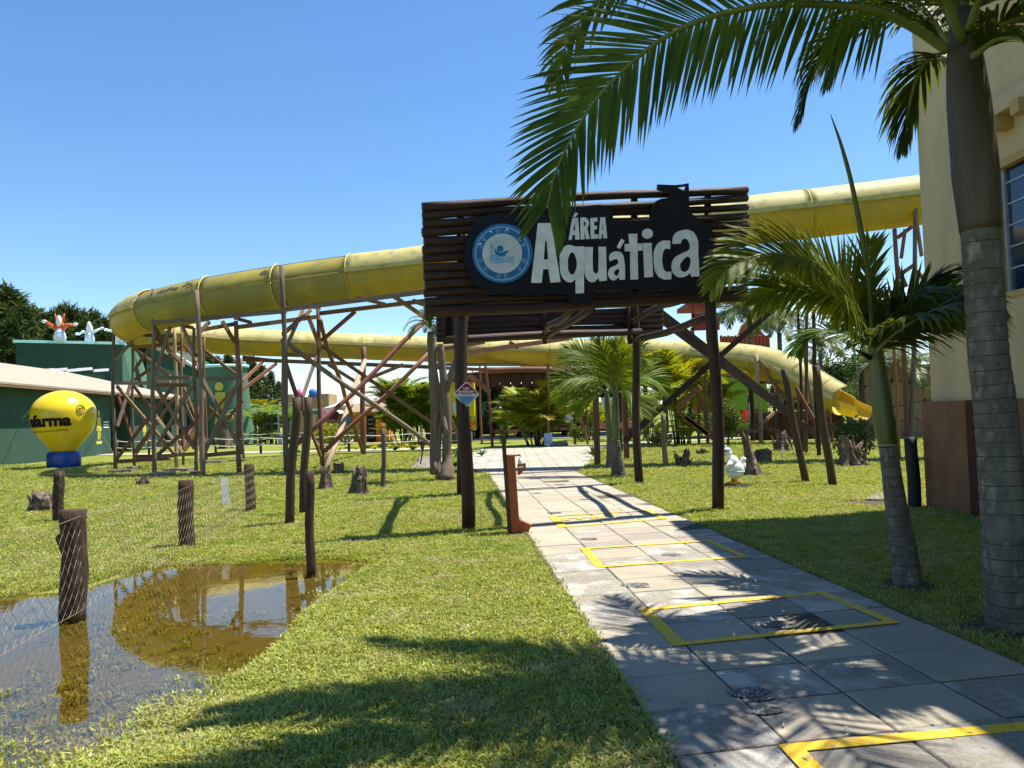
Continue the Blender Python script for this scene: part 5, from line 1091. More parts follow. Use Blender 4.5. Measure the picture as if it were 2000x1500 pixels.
q = MB(); q.lathe(dp(1436, 921) - V((0, 0, .0)), [(.193, -.015), (.200, 0), (.193, .015)], 16, 1, .8); part(q, 'belt', M['figb'], dk_, True)
# ================================================================ PALMS
def leaflet(mb, p, d, Nn, L, w, droop, segs=4, fold=.0):
    d = d.normalized(); q = p.copy(); st = L / segs; vs_ = []; ws = [.55, 1.0, .92, .62, 0] if segs == 4 else [.6, 1.0, .7, 0]
    for i in range(segs + 1):
        wv = d.cross(Nn)
        if wv.length < 1e-4: wv = V((1, 0, 0))
        wv = wv.normalized() * w * .5 * ws[i]
        if i < segs: vs_ += [q - wv, q + wv]
        else: vs_.append(q)
        q = q + d * st; d = (d + V((0, 0, -droop * (i + 1) / segs))).normalized()
    fs = [(2 * i, 2 * i + 1, 2 * i + 3, 2 * i + 2) for i in range(segs - 1)] + [(2 * segs - 2, 2 * segs - 1, 2 * segs)]
    mb.add(vs_, fs)
def frond(mb, mr, pts, n=60, L=.8, w=.03, r0=.02, a0=62, a1=28, droop=.35, t0=.14, seed=0, lift=.15, up=None, miss=.03, prof=None, jit=.10, segs=4, plane=.0):
    r = random.Random(seed); c = catmull(pts, 8); m = len(c); cum = [0]
    for i in range(1, m): cum.append(cum[-1] + (c[i] - c[i - 1]).length)
    T_ = cum[-1]
    mr.tube(c, [r0 * (1 - .85 * cum[i] / T_) + .0015 for i in range(m)], 6)
    def pos(t):
        s = t * T_
        for i in range(1, m):
            if cum[i] >= s: f = (s - cum[i - 1]) / max(1e-6, cum[i] - cum[i - 1]); return c[i - 1].lerp(c[i], f), (c[i] - c[i - 1]).normalized()
        return c[-1], (c[-1] - c[-2]).normalized()
    upv = up or V((0, 0, 1))
    for k in range(n):
        t = t0 + (1 - t0) * (k + .5) / n; p, T = pos(t)
        S = T.cross(upv); S = S.normalized() if S.length > .05 else V((1, 0, 0)); Nn = S.cross(T).normalized()
        le = L * (math.sin(PI * min(1, .16 + .80 * ((t - t0) / (1 - t0)))) ** .75 if prof is None else prof((t - t0) / (1 - t0))); an = R(a0 + (a1 - a0) * (t - t0) / (1 - t0))
        for s in (-1, 1):
            if r.random() < miss: continue
            a = an + r.uniform(-jit, jit); d = S * s * math.sin(a) + T * math.cos(a) + Nn * (lift + r.uniform(-jit, jit))
            nn = (Nn + S * s * (plane + r.uniform(-.3, .3)) + T * r.uniform(-.2, .2)).normalized()
            leaflet(mb, p + T * r.uniform(-.3, .3) * T_ / n, d, nn, le * r.uniform(.86, 1.06), w * r.uniform(.8, 1.15), droop * r.uniform(.75, 1.3), segs)
def ringed_trunk(th, pts, rad, m, step=.09, name='trunk', rings=True, t0=0, t1=1):
    c = catmull(pts, 6); n = len(c); rr_ = []
    for i in range(n):
        f = i / (n - 1) * (len(rad) - 1); a = int(min(f, len(rad) - 2)); rr_.append(rad[a] + (rad[a + 1] - rad[a]) * (f - a))
    # fine rings displaced into the surface
    q = MB(); cum = [0]
    for i in range(1, n): cum.append(cum[-1] + (c[i] - c[i - 1]).length)
    T_ = cum[-1]; P_, Q_ = [], []; k = max(6, int(T_ / (step / 4)) if rings else 24)
    r = random.Random(len(pts) + int(T_ * 100))
    for i in range(k + 1):
        s = T_ * i / k; j = 1
        while j < n - 1 and cum[j] < s: j += 1
        f = (s - cum[j - 1]) / (cum[j] - cum[j - 1]); p = c[j - 1].lerp(c[j], f); ra = rr_[j - 1] + (rr_[j] - rr_[j - 1]) * f
        if rings: ra *= 1 + (.022 if i % 4 == 0 else (-.02 if i % 4 == 1 else 0)) + r.uniform(-.004, .004)
        P_.append(p); Q_.append(ra)
    q.tube(P_, Q_, 20); tk = part(q, name, m, th, True)
    if rings:
        q = MB()
        for i in range(1, k, 4):
            if r.random() < .12: continue
            q.tube([P_[i] - (P_[i + 1] - P_[i]) * .10, P_[i] + (P_[i + 1] - P_[i]) * .28], [Q_[i] * 1.006, Q_[i] * 1.004], 20, cap=False, wob=.006)
        part(q, 'ring_scars', M['ring'], tk, True, kind='stuff')
    return tk
# --- big palm at the right
Yb = 5.4; bb = G(1978, 1226); bp1 = thing('tall_palm', 'large ringed palm at the right edge, its long frond arching over the sign', 'palm tree', bb.to_tuple())
ringed_trunk(bp1, [bb - V((0, 0, .1)), at(1969, 1120, Yb), at(1957, 950, Yb), at(1944, 800, Yb), at(1930, 690, Yb), at(1922, 560, Yb), at(1915, 448, Yb)], [.172, .155, .142, .134, .128, .125, .126], M['ptrunk'], .10)
ringed_trunk(bp1, [at(1915, 450, Yb), at(1905, 340, Yb), at(1892, 200, Yb), at(1884, 110, Yb), at(1878, 20, Yb)], [.132, .152, .14, .115, .07], M['shaft'], .1, 'crownshaft', False)
def hero(th, pix, m, **kw):
    q, s = MB(), MB(); P3 = [at(*p) for p in pix]; frond(q, s, P3, **kw); f = part(q, 'frond', M[m], th); part(s, 'midrib', M['rachis'], f, True)
hero(bp1, [(1850, 98, 5.35), (1771, 47, 5.2), (1688, 16, 5.05), (1532, 8, 4.9), (1428, 23, 4.8), (1345, 49, 4.72), (1272, 91, 4.66), (1204, 151, 4.62), (1158, 203, 4.6), (1116, 270, 4.58), (1085, 338, 4.57), (1070, 400, 4.57)], 'frond', n=115, L=.70, w=.027, r0=.032, a0=66, a1=24, droop=.10, t0=.16, seed=1, lift=.03, up=V((.1, -1, .15)), plane=0, jit=.06,
     prof=lambda u: (.78 + .30 * math.sin(PI * min(1, .18 + u * .85))) * (1 - .35 * u ** 4))
hero(bp1, [(1870, 60, 5.5), (1800, -60, 5.5), (1640, -130, 5.4), (1430, -120, 5.3), (1280, -70, 5.25), (1180, -10, 5.2), (1110, 80, 5.2), (1085, 170, 5.2)], 'frond', n=90, L=.62, w=.026, r0=.03, a0=60, a1=22, droop=.25, t0=.2, seed=2, up=V((.1, -1, .5)))
hero(bp1, [(1855, 80, 5.5), (1790, 5, 5.8), (1710, 0, 6.1), (1640, 60, 6.3), (1590, 140, 6.4), (1562, 235, 6.4)], 'frond', n=105, L=.60, w=.030, r0=.028, a0=52, a1=14, droop=.7, t0=.1, seed=3)
hero(bp1, [(1855, 120, 5.5), (1820, 110, 5.8), (1792, 150, 6.0), (1774, 215, 6.1), (1765, 285, 6.1)], 'frond', n=85, L=.50, w=.028, r0=.026, a0=40, a1=12, droop=.8, t0=.05, seed=4)
hero(bp1, [(1862, 100, 5.6), (1800, 40, 5.8), (1720, 35, 5.9), (1650, 85, 6.0), (1620, 160, 6.0)], 'frond', n=80, L=.52, w=.03, r0=.026, a0=52, a1=16, droop=.6, t0=.08, seed=14)
hero(bp1, [(1900, 110, 5.2), (1950, 75, 5.0), (2010, 80, 4.8), (2070, 130, 4.6)], 'frond', n=60, L=.50, w=.03, r0=.026, a0=55, a1=20, droop=.5, t0=.05, seed=15)
hero(bp1, [(1895, 90, 5.4), (1950, 50, 5.2), (2030, 30, 5.0), (2130, 60, 4.8)], 'frond', n=50, L=.58, w=.028, r0=.03, a0=60, a1=28, droop=.6, t0=.1, seed=5)
hero(bp1, [(1890, 60, 5.3), (1930, -30, 5.1), (2010, -60, 4.9), (2120, 0, 4.7)], 'frond', n=50, L=.60, w=.028, r0=.03, droop=.6, seed=6)
hero(bp1, [(1880, 80, 5.3), (1830, -30, 5.0), (1740, -80, 4.8), (1640, -60, 4.6), (1560, 0, 4.5), (1500, 60, 4.45)], 'frond', n=75, L=.60, w=.028, r0=.03, droop=.5, seed=7)
def poly_up(th, c, az, L_, e0, e1, m, seed, **kw):
    pts = []; p = V(c); n = 7
    for i in range(n):
        e = R(e0 + (e1 - e0) * i / (n - 1)); pts.append(p.copy()); p = p + V((math.cos(R(az)) * math.cos(e), math.sin(R(az)) * math.cos(e), math.sin(e))) * L_ / (n - 1)
    q, s = MB(), MB(); frond(q, s, pts, seed=seed, **kw); f = part(q, 'frond', M[m], th); part(s, 'midrib', M['rachis'], f, True)
cr_ = at(1880, 60, Yb)
for az, e0, e1, L_, sd_, dz in ((186, 38, -14, 3.3, 101, .1), (189, 44, -16, 3.3, 102, .3), (202, 40, -12, 3.6, 103, .1), (205, 46, -16, 3.6, 104, .3), (148, 78, 8, 3.4, 105, .2)):
    poly_up(bp1, cr_ + V((0, 0, dz)), az, L_, e0, e1, 'frond', sd_, n=84, L=.60, w=.034, r0=.034, a0=58, a1=22, droop=.3)
for az, e0, e1, L_, sd_ in ((245, 68, -20, 3.0, 9), (285, 65, -15, 2.8, 10), (330, 62, -25, 2.8, 11), (150, 80, 0, 2.7, 12), (100, 70, -20, 2.7, 13), (30, 68, -25, 2.6, 14), (262, 84, 35, 2.6, 15), (225, 78, -5, 2.7, 16)):
    poly_up(bp1, cr_ + V((0, 0, .1)), az, L_, e0, e1, 'frond', sd_, n=55, L=.66, w=.028, r0=.03, a0=60, a1=24, droop=.5)
q = MB(); q.tube([at(1886, 110, Yb), at(1878, -20, Yb), at(1874, -140, Yb)], [.10, .05, .008], 8); part(q, 'spear_leaf', M['stem'], bp1, True)
# --- small palm in front
Ys = G(1775, 1145).y; bs = G(1775, 1145); sp1 = thing('small_palm', 'slender young palm with a green stem between path and building', 'palm tree', bs.to_tuple())
ringed_trunk(sp1, [bs - V((0, 0, .08)), at(1766, 1080, Ys), at(1752, 1000, Ys), at(1742, 930, Ys), at(1734, 868, Ys)], [.135, .108, .093, .082, .076], M['ptrunk'], .085)
ringed_trunk(sp1, [at(1734, 872, Ys), at(1728, 830, Ys), at(1720, 770, Ys), at(1713, 710, Ys), at(1709, 665, Ys)], [.080, .088, .083, .070, .05], M['stem'], .1, 'crownshaft', False)
q = MB(); q.lathe(at(1734, 869, Ys), [(.083, -.008), (.086, 0), (.083, .008)], 20); part(q, 'sheath_edge', M['pale'], sp1, True)
hero(sp1, [(1706, 680, Ys), (1690, 640, 6.6), (1662, 590, 6.4), (1625, 543, 6.2), (1585, 512, 6.0), (1530, 497, 5.85), (1475, 500, 5.75), (1425, 525, 5.7), (1395, 560, 5.68)], 'frondb', n=110, L=.62, w=.032, r0=.026, a0=66, a1=20, droop=.30, t0=.12, seed=21, lift=.1, up=V((.15, -.9, .75)), plane=.1, jit=.07)
hero(sp1, [(1710, 690, Ys), (1735, 662, 6.4), (1775, 632, 6.1), (1825, 606, 5.9), (1885, 590, 5.75), (1935, 596, 5.7)], 'frond', n=60, L=.68, w=.044, r0=.022, a0=58, a1=26, droop=.6, t0=.12, seed=22, lift=.0, up=V((0, -.5, .9)))
hero(sp1, [(1708, 670, Ys), (1724, 640, 6.9), (1765, 610, 7.1), (1820, 600, 7.3), (1880, 615, 7.4), (1930, 650, 7.5)], 'frond', n=80, L=.72, w=.034, r0=.022, a0=60, a1=24, droop=.5, t0=.1, seed=23, lift=.1)
hero(sp1, [(1706, 670, Ys), (1698, 600, 6.9), (1694, 530, 7.0), (1700, 470, 7.0)], 'frondb', n=16, L=.42, w=.034, r0=.016, a0=42, a1=20, droop=.08, t0=.35, seed=24, lift=0, up=V((0, -1, .1)))
hero(sp1, [(1706, 672, Ys), (1680, 630, 7.0), (1645, 590, 7.3), (1600, 560, 7.5), (1555, 552, 7.7), (1510, 565, 7.8)], 'frondb', n=80, L=.72, w=.032, r0=.02, a0=62, a1=24, droop=.4, t0=.12, seed=25, lift=.2, up=V((0, -.7, .7)))
hero(sp1, [(1704, 678, Ys), (1665, 655, 6.8), (1620, 645, 7.0), (1580, 660, 7.1), (1560, 685, 7.1)], 'frondb', n=40, L=.42, w=.026, r0=.015, a0=55, a1=22, droop=.4, t0=.15, seed=26, up=V((0, -.6, .8)))
hero(sp1, [(1708, 668, Ys), (1740, 620, 6.7), (1780, 585, 6.5), (1830, 570, 6.4), (1880, 585, 6.3)], 'frond', n=66, L=.65, w=.034, r0=.02, a0=58, a1=24, droop=.5, seed=27, t0=.12, up=V((0, -.5, .8)))
hero(sp1, [(1706, 672, Ys), (1712, 640, 7.2), (1700, 610, 7.7), (1670, 600, 8.1), (1640, 615, 8.4)], 'frondb', n=60, L=.62, w=.034, r0=.018, a0=58, a1=24, droop=.5, seed=28, t0=.12)
hero(sp1, [(1704, 676, Ys), (1668, 622, 6.5), (1625, 580, 6.3), (1575, 560, 6.2), (1520, 565, 6.1), (1480, 592, 6.1)], 'frondb', n=90, L=.62, w=.030, r0=.02, a0=64, a1=22, droop=.3, seed=31, t0=.12, lift=.05, up=V((.15, -.9, .6)), jit=.07)
hero(sp1, [(1706, 674, Ys), (1690, 632, 6.9), (1662, 585, 6.9), (1622, 550, 6.9), (1575, 530, 6.9), (1530, 530, 6.9)], 'frondb', n=80, L=.60, w=.030, r0=.02, a0=60, a1=24, droop=.12, seed=32, t0=.15, lift=.05, up=V((.15, -1, .2)), jit=.08)
hero(sp1, [(1708, 676, Ys), (1745, 640, 6.9), (1790, 610, 6.95), (1840, 600, 7.0), (1885, 610, 7.0)], 'frond', n=70, L=.55, w=.034, r0=.02, a0=60, a1=24, droop=.25, seed=33, t0=.12, up=V((0, -1, .3)))
q = MB(); q.tube(catmull([at(1708, 668, Ys), at(1693, 520, 6.7), at(1668, 380, 6.6), at(1645, 290, 6.55), at(1621, 220, 6.5)], 5), [.03, .03, .028, .027, .026, .026, .026, .025, .025, .024, .022, .021, .02, .02, .018, .016, .014, .012, .009, .006, .002], 6); part(q, 'spear_leaf', M['stem'], sp1, True)
q = MB(); q.tube([at(1703, 700, Ys), at(1680, 688, Ys - .1), at(1672, 684, Ys - .1)], [.03, .014, .01], 6); part(q, 'dead_stub', M['log'], sp1, True)

# --- reusable fronds (unit length, growing along +X, base at the origin)
def std_frond(seed, e0, e1, n, L, w, droop, m, r0=.012, a0=58, a1=22, twist=0, segs=3):
    pts = []; p = V((0, 0, 0)); k = 7
    for i in range(k):
        e = R(e0 + (e1 - e0) * i / (k - 1)); pts.append(p.copy()); p = p + V((math.cos(e), 0, math.sin(e))) / (k - 1)
    q, s = MB(), MB(); frond(q, s, pts, n=n, L=L, w=w, r0=r0, a0=a0, a1=a1, droop=droop, seed=seed, t0=.2, segs=segs); q.add(s.v, s.f)
    me = bpy.data.meshes.new('frond'); me.from_pydata([tuple(v) for v in q.v], [], q.f); me.materials.append(M[m]); return me
FR = {}
def fset(key, m, e0, e1, n, L, w, droop, **kw): FR[key] = [std_frond(s, e0 + 8 * (s - 1), e1, n, L, w, droop, m, **kw) for s in range(3)]
fset('areca', 'frondb', 62, -35, 40, .34, .022, .55); fset('arecay', 'frondy', 62, -35, 40, .34, .024, .55)
fset('king', 'frondb', 58, -20, 46, .36, .02, .45); fset('queen', 'frondg', 55, -75, 44, .30, .016, 1.1); fset('fan', 'frond', 55, -40, 36, .34, .022, .6)
fset('bananaf', 'banana', 72, -10, 18, .16, .07, .3)
def put_fronds(th, key, c, n, L_, seed, tilt=(-10, 25), Lr=(.75, 1.1), az0=0, az1=360, org=None):
    r = random.Random(seed)
    for i in range(n):
        me = FR[key][r.randrange(3)]; o = bpy.data.objects.new('frond', me); COL.objects.link(o); o.parent = th; o.location = V(c) - ORG.get(th.name, V((0, 0, 0)))
        az = R(az0 + (az1 - az0) * (i + r.uniform(-.3, .3)) / n); o.rotation_euler = (0, -R(r.uniform(*tilt)), az); o.rotation_mode = 'XYZ'
        s = L_ * r.uniform(*Lr); o.scale = (s, s, s)
def palm(name, label, cat, base, key, trunks, n, L_, seed, m='ptrunk', tilt=(-10, 25), shaft=None, group=None):
    t = thing(name, label, cat, V(base).to_tuple(), group)
    for j, (pts, r0, r1) in enumerate(trunks):
        q = MB(); c = catmull(pts, 4); q.tube(c, [r0 + (r1 - r0) * i / (len(c) - 1) for i in range(len(c))], 10); part(q, 'trunk', M[m], t, True)
        put_fronds(t, key, c[-1], n, L_, seed + j * 7, tilt)
    return t
def areca(label, px, py, hpx, n, seed, key='areca', Y=None, spread=.35, group='clumping areca palms in the garden', k=.62):
    b = G(px, py) if not Y else at(px, py, Y); b.z = 0; H_ = hpx * b.y / FPX; t = thing('areca_palm', label, 'palm tree', b.to_tuple(), group); r = random.Random(seed)
    for i in range(n):
        a = r.uniform(0, 6.28); d = r.uniform(.02, spread) * H_ * .35; base = b + V((math.cos(a) * d, math.sin(a) * d, 0)); h_ = H_ * r.uniform(.10, .5)
        tp_ = base + V((math.cos(a) * d * .8, math.sin(a) * d * .8, h_)); q = MB(); q.tube([base, tp_], [.035, .022], 5); part(q, 'stem', M['stem'], t, True)
        put_fronds(t, key, tp_, 3, H_ * k, seed + i * 3, (-2, 42), (.75, 1.1), math.degrees(a) - 70, math.degrees(a) + 90)
areca('bushy bright areca palm on the lawn straight ahead at the end of the path', 1050, 872, 108, 34, 31, 'arecay', 40, spread=.55, k=.8)
areca('golden tinged areca palm behind the right rear portal post', 1330, 870, 175, 12, 33, 'arecay', 36, k=.75)
areca('low yellow areca at the foot of the golden palm', 1345, 868, 75, 7, 35, 'arecay', 35)
areca('big dark areca clump behind the crossing braces left of the food trailer', 790, 858, 135, 22, 37, 'areca', 47, k=.75)
areca('second dark areca clump nearer the food trailer', 822, 858, 120, 14, 38, 'areca', 49, k=.7)
areca('areca palm among banana leaves right of the curved green wall', 505, 860, 100, 10, 39, 'arecay', 66)
areca('small areca left of the food trailer behind the bromeliads', 760, 862, 55, 6, 40, 'arecay', 50)
areca('sunlit yellow palm behind the right side of the slide trestle', 1395, 850, 150, 8, 41, 'arecay', 46)
areca('leafy palm beside the red rear post of the portal', 1272, 868, 70, 6, 43, 'arecay', 38)
# double-trunk king palm beyond the portal
b1, b2 = G(1196, 918), G(1207, 929); kt = thing('king_palm', 'twin-stemmed palm with bright arching fronds right of the path beyond the portal', 'palm tree', b2.to_tuple()); 
for (bx, by, mx_, my, tx, ty, Y_) in ((1196, 918, 1192, 858, 1186, 785, b1.y), (1208, 929, 1203, 860, 1202, 785, b2.y)):
    ringed_trunk(kt, [at(bx, by + 2, Y_), at((bx + mx_) / 2, (by + my) / 2, Y_), at(mx_, my, Y_)], [.20, .135, .10], M['ptrunk'], .10); ringed_trunk(kt, [at(mx_, my, Y_), at((mx_ + tx) / 2, (my + ty) / 2, Y_), at(tx, ty, Y_), at(tx - 1, ty - 25, Y_)], [.10, .10, .085, .045], M['stem'], .1, 'crownshaft', False)
Yk = b2.y
for i_, pix in enumerate([[(1195, 765), (1193, 740), (1184, 700), (1172, 670), (1168, 660)], [(1195, 765), (1180, 735), (1155, 712), (1125, 700), (1095, 702)], [(1195, 765), (1170, 742), (1140, 735), (1110, 740), (1085, 755)], [(1195, 768), (1215, 735), (1232, 705), (1240, 680), (1243, 665)],
                         [(1195, 768), (1225, 745), (1255, 735), (1280, 745), (1290, 765)], [(1195, 768), (1205, 720), (1208, 690), (1200, 665)], [(1192, 768), (1165, 765), (1140, 780), (1125, 800)], [(1200, 768), (1225, 765), (1245, 785), (1255, 810)], [(1195, 766), (1165, 720), (1135, 690), (1105, 680)], [(1200, 768), (1222, 720), (1250, 700), (1275, 705)], [(1192, 770), (1155, 752), (1120, 760), (1090, 785)]]):
    hero(kt, [(x, y, Yk + (.9 - .25 * i_ if i_ % 2 else -.3 + .1 * i_) * k_ / 4) for k_, (x, y) in enumerate(pix)], 'frondb', n=44, L=.80, w=.034, r0=.025, a0=58, a1=22, droop=.45, seed=60 + i_, segs=3, up=V((0, -.8, .6)))
# queen palms behind the right
def qpalm(label, px, Y, ytop, L_, seed, n=26):
    b = at(px, 800, Y); b.z = 0; tp_ = at(px + 2, ytop, Y); palm('queen_palm', label, 'palm tree', b, 'queen', [([b, b.lerp(tp_, .5) + V((.1, 0, 0)), tp_], .20, .15)], n, L_, seed, 'ptrunk', (-15, 35), None, 'feathery queen palms beyond the slide')
qpalm('tall feathery queen palm in front of the red tower', 1462, 46, 628, 3.3, 70, 30)
qpalm('second queen palm right of the red tower', 1520, 50, 650, 3.0, 71)
qpalm('low queen palm between the thin poles and the trees', 1600, 55, 690, 3.3, 72, 22)
qpalm('shaggy queen palm behind the orange-brown V posts', 1765, 36, 735, 2.6, 73, 22)
qpalm('queen palm behind the fake rock wall', 1715, 45, 700, 2.6, 74, 20)
# tuft drooping from the dead tree
tf = thing('hanging_fern', 'pale drooping fern tuft growing on the top of the dead tree', 'plant', at(838, 640, Yd).to_tuple())
put_fronds(tf, 'queen', at(840, 640, Yd), 16, .95, 80, (-25, 45)); put_fronds(tf, 'queen', at(842, 628, Yd), 8, .6, 81, (0, 70))
# banana plants
def banana(px, py, Y, n, L_, seed, label):
    b = at(px, py, Y); b.z = 0; t = thing('banana_plant', label, 'banana plant', b.to_tuple(), 'banana plants beside the green wall'); r = random.Random(seed)
    q = MB(); q.tube([b, b + V((.1, 0, 1.9))], [.16, .09], 8); part(q, 'stem', M['stem'], t, True)
    for i in range(n):
        az = 2 * PI * i / n + r.uniform(-.3, .3); e0 = r.uniform(50, 80); q = MB(); k = 8; p = b + V((.1, 0, 1.7)); ln = L_ * r.uniform(.8, 1.15); vs_ = []
        for j in range(k + 1):
            e = R(e0 - (e0 + 35) * j / k); dr = V((math.cos(az) * math.cos(e), math.sin(az) * math.cos(e), math.sin(e))); sd_ = V((-math.sin(az), math.cos(az), 0)); wv = .30 * math.sin(PI * min(1, (j + .4) / (k + .3))) ** .6
            vs_ += [p - sd_ * wv + V((0, 0, -.10 * wv)), p + V((0, 0, .04)), p + sd_ * wv + V((0, 0, -.10 * wv))]; p = p + dr * ln / k
        q.add(vs_, [f for j in range(k) for f in ((3 * j, 3 * j + 1, 3 * j + 4, 3 * j + 3), (3 * j + 1, 3 * j + 2, 3 * j + 5, 3 * j + 4))]); part(q, 'leaf', M['banana'], t)
banana(498, 862, 62, 8, 2.8, 1, 'banana plant nearest the curved green wall'); banana(530, 862, 60, 9, 3.0, 2, 'banana plant with a long horizontal leaf behind the trestle'); banana(515, 862, 66, 7, 3.2, 3, 'taller banana plant behind the other two'); banana(562, 860, 58, 6, 2.4, 4, 'banana plant just left of the twin brown poles')

# ================================================================ BUSHES, ROSETTES, TREES
def leaf_cloud(q, c, rad, n, size, seed, shell=.55, rot=None):
    r = random.Random(seed)
    for _ in range(n):
        u_ = V((r.gauss(0, 1), r.gauss(0, 1), r.gauss(0, 1))).normalized(); rr_ = shell + (1 - shell) * r.random() ** .5
        k_ = 1 + .22 * math.sin(4 * u_.x + seed) * math.sin(5 * u_.z + 2 * seed) + .15 * math.sin(9 * u_.y + seed)
        p = V(c) + V((u_.x * rad[0], u_.y * rad[1], u_.z * rad[2])) * rr_ * k_
        a = V((r.uniform(-1, 1), r.uniform(-1, 1), r.uniform(-.4, .9))).normalized(); b = a.cross(V((r.uniform(-1, 1), r.uniform(-1, 1), r.uniform(-1, 1)))).normalized(); s = size * r.uniform(.6, 1.3)
        q.add([p, p + a * s * .5 + b * s * .28, p + a * s, p + a * s * .5 - b * s * .28], [(0, 1, 2, 3)])
def bush(label, px, py, wpx, hpx, Y, n, size, seed, m='bush', name='bush', group=None, stems=5):
    b = at(px, py, Y); b.z = 0; k_ = Y / FPX; w_, h_ = wpx * k_ / 2, hpx * k_; t = thing(name, label, 'bush', b.to_tuple(), group); r = random.Random(seed)
    q = MB()
    for i in range(stems): q.tube([b + V((r.uniform(-.1, .1), r.uniform(-.1, .1), -.02)), b + V((r.uniform(-.7, .7) * w_, r.uniform(-.5, .5) * w_, h_ * .65))], [.02, .008], 5)
    part(q, 'stems', M['stump'], t, kind='stuff')
    q = MB(); leaf_cloud(q, b + V((0, 0, h_ * .6)), (w_, w_ * .9, h_ * .42), n, size, seed, .35); part(q, 'foliage', M[m], t)
bush('glossy leafed bush with white specks growing over the big root stump', 1668, 872, 78, 82, 21.5, 1900, .10, 1)
bush('dense rounded green bush right of the right front portal post', 1420, 852, 56, 85, 33, 2600, .13, 2)
bush('low bush behind the dense rounded bush', 1452, 838, 40, 34, 40, 900, .13, 3)
bush('leafy garden bush behind the wide trestle', 640, 868, 75, 45, 46, 1500, .2, 4, 'frondy')
bush('dark bush near the path end behind the leaning posts', 1135, 858, 50, 30, 44, 900, .15, 5)
bush('small dark shrub at the base of the right rear post', 1290, 872, 50, 28, 34, 700, .12, 6)
bush('shrub at the foot of the left portal rear post', 905, 905, 40, 22, 29, 500, .10, 7)
bush('green shrub in front of the toilet doorway', 322, 868, 22, 18, 50, 300, .14, 8)
bush('garden shrub below the banana plants', 520, 866, 60, 30, 60, 800, .2, 9)
areca('leafy green palm clump in front of the pavilion left of the bushy areca', 985, 862, 70, 10, 51, 'areca', 46)
areca('palm clump between the twin palm and the right rear post', 1160, 862, 80, 9, 52, 'arecay', 47)
areca('feathery palm clump behind the dead tree', 905, 862, 70, 8, 53, 'areca', 48)
areca('green palm clump behind the right rear post', 1245, 862, 110, 10, 54, 'areca', 44)
bush('broad green shrub behind the rope fence left of the orange kiosk', 672, 858, 70, 40, 52, 900, .2, 55)
bush('green shrub under the lower slide run right of the golden palm', 1370, 858, 60, 50, 42, 1100, .16, 56)
bush('shrub in front of the lime green wall', 1490, 848, 70, 45, 50, 1000, .18, 57)
def rosette(label, px, py, rpx, m, n, seed, Y=None, cat='plant', name='agave', group=None, up=(25, 75), wd=.10):
    b = at(px, py, Y) if Y else G(px, py); b.z = 0; R_ = rpx * b.y / FPX; r = random.Random(seed); q = MB()
    for i in range(n):
        az = r.uniform(0, 6.28); e = R(r.uniform(*up)); L_ = R_ * r.uniform(.75, 1.1); k_ = 4; p = V((0, 0, .05)); vs_ = []
        for j in range(k_ + 1):
            sd_ = V((-math.sin(az), math.cos(az), 0)) * R_ * wd * (1, 1.25, 1.1, .6, .02)[j]; up_ = V((0, 0, .3 * R_ * wd)); vs_ += [p - sd_ + up_, p, p + sd_ + up_]; p = p + V((math.cos(az) * math.cos(e), math.sin(az) * math.cos(e), math.sin(e))) * L_ / k_; e -= R(9)
        q.add(vs_, [f for j in range(k_) for f in ((3 * j, 3 * j + 1, 3 * j + 4, 3 * j + 3), (3 * j + 1, 3 * j + 2, 3 * j + 5, 3 * j + 4))])
    o = q.build(name, M[m], None); o.location = b; tag(o, label, cat, group)
rosette('large blue-green agave behind the grey post', 761, 860, 24, 'agave', 34, 1, 43)
rosette('spiky agave beside the path at the left portal post', 941, 893, 17, 'agave', 26, 2)
rosette('agave left of the left portal post', 893, 890, 14, 'agave', 22, 3)
rosette('dark agave at the right edge of the plaza', 1160, 906, 26, 'agave', 40, 4, 28, up=(20, 85), wd=.07)
rosette('spiky dark plant at the foot of the left grey slide post', 560, 888, 18, 'agave', 26, 5, 37)
rosette('dark leafy rosette below the dead tree', 890, 915, 16, 'vine', 24, 6)
rosette('agave in the bromeliad bed behind the concrete mound', 806, 886, 14, 'agave', 22, 7, 38)
rosette('agave among the yellow bromeliads', 772, 884, 14, 'agave', 22, 8, 38.5)
rosette('small agave right of the twin poles', 585, 884, 12, 'agave', 20, 9, 39)
for i, (x, y) in enumerate(((662, 878), (696, 879), (732, 877), (762, 877), (778, 874), (795, 877), (812, 876))):
    rosette('yellow bromeliad in the bed along the concrete path, ' + ('first from the left', 'second from the left', 'third from the left', 'fourth from the left', 'fifth from the left', 'sixth from the left', 'last on the right')[i], x, y, 11 + i % 3, 'brom', 26, 20 + i, 40.5 + (i % 2), name='bromeliad', group='yellow bromeliads along the concrete path')
# conifers and broadleaf trees, built once and copied
def conifer(seed, h, w_):
    r = random.Random(seed); q = MB(); q2 = MB(); q2.tube([(0, 0, 0), (0, 0, h * .5), (0, 0, h * .97)], [h * .014, h * .010, h * .003], 6)
    n = 210
    for i in range(n):
        z = h * (.20 + .80 * (i / n)); rr_ = w_ * (1 - ((z / h - .2) / .8) ** 1.35) * r.uniform(.35, 1.05) + .2; az = r.uniform(0, 6.28); c = V((math.cos(az) * rr_, math.sin(az) * rr_, z + r.uniform(-.3, .3)))
        if i % 3 == 0: q2.tube([(0, 0, z - .3), c], [h * .004, .01], 3)
        for _ in range(17):
            d = V((r.gauss(0, 1), r.gauss(0, 1), r.gauss(.55, .7))).normalized(); s = r.uniform(.55, 1.15) * h / 17; b = d.cross(V((r.uniform(-1, 1), r.uniform(-1, 1), r.uniform(-1, 1)))).normalized() * s * .13; p = c + V((r.gauss(0, 1), r.gauss(0, 1), r.gauss(0, .6))) * h / 45
            q.add([p - b, p + d * s, p + b], [(0, 1, 2)])
    return q, q2
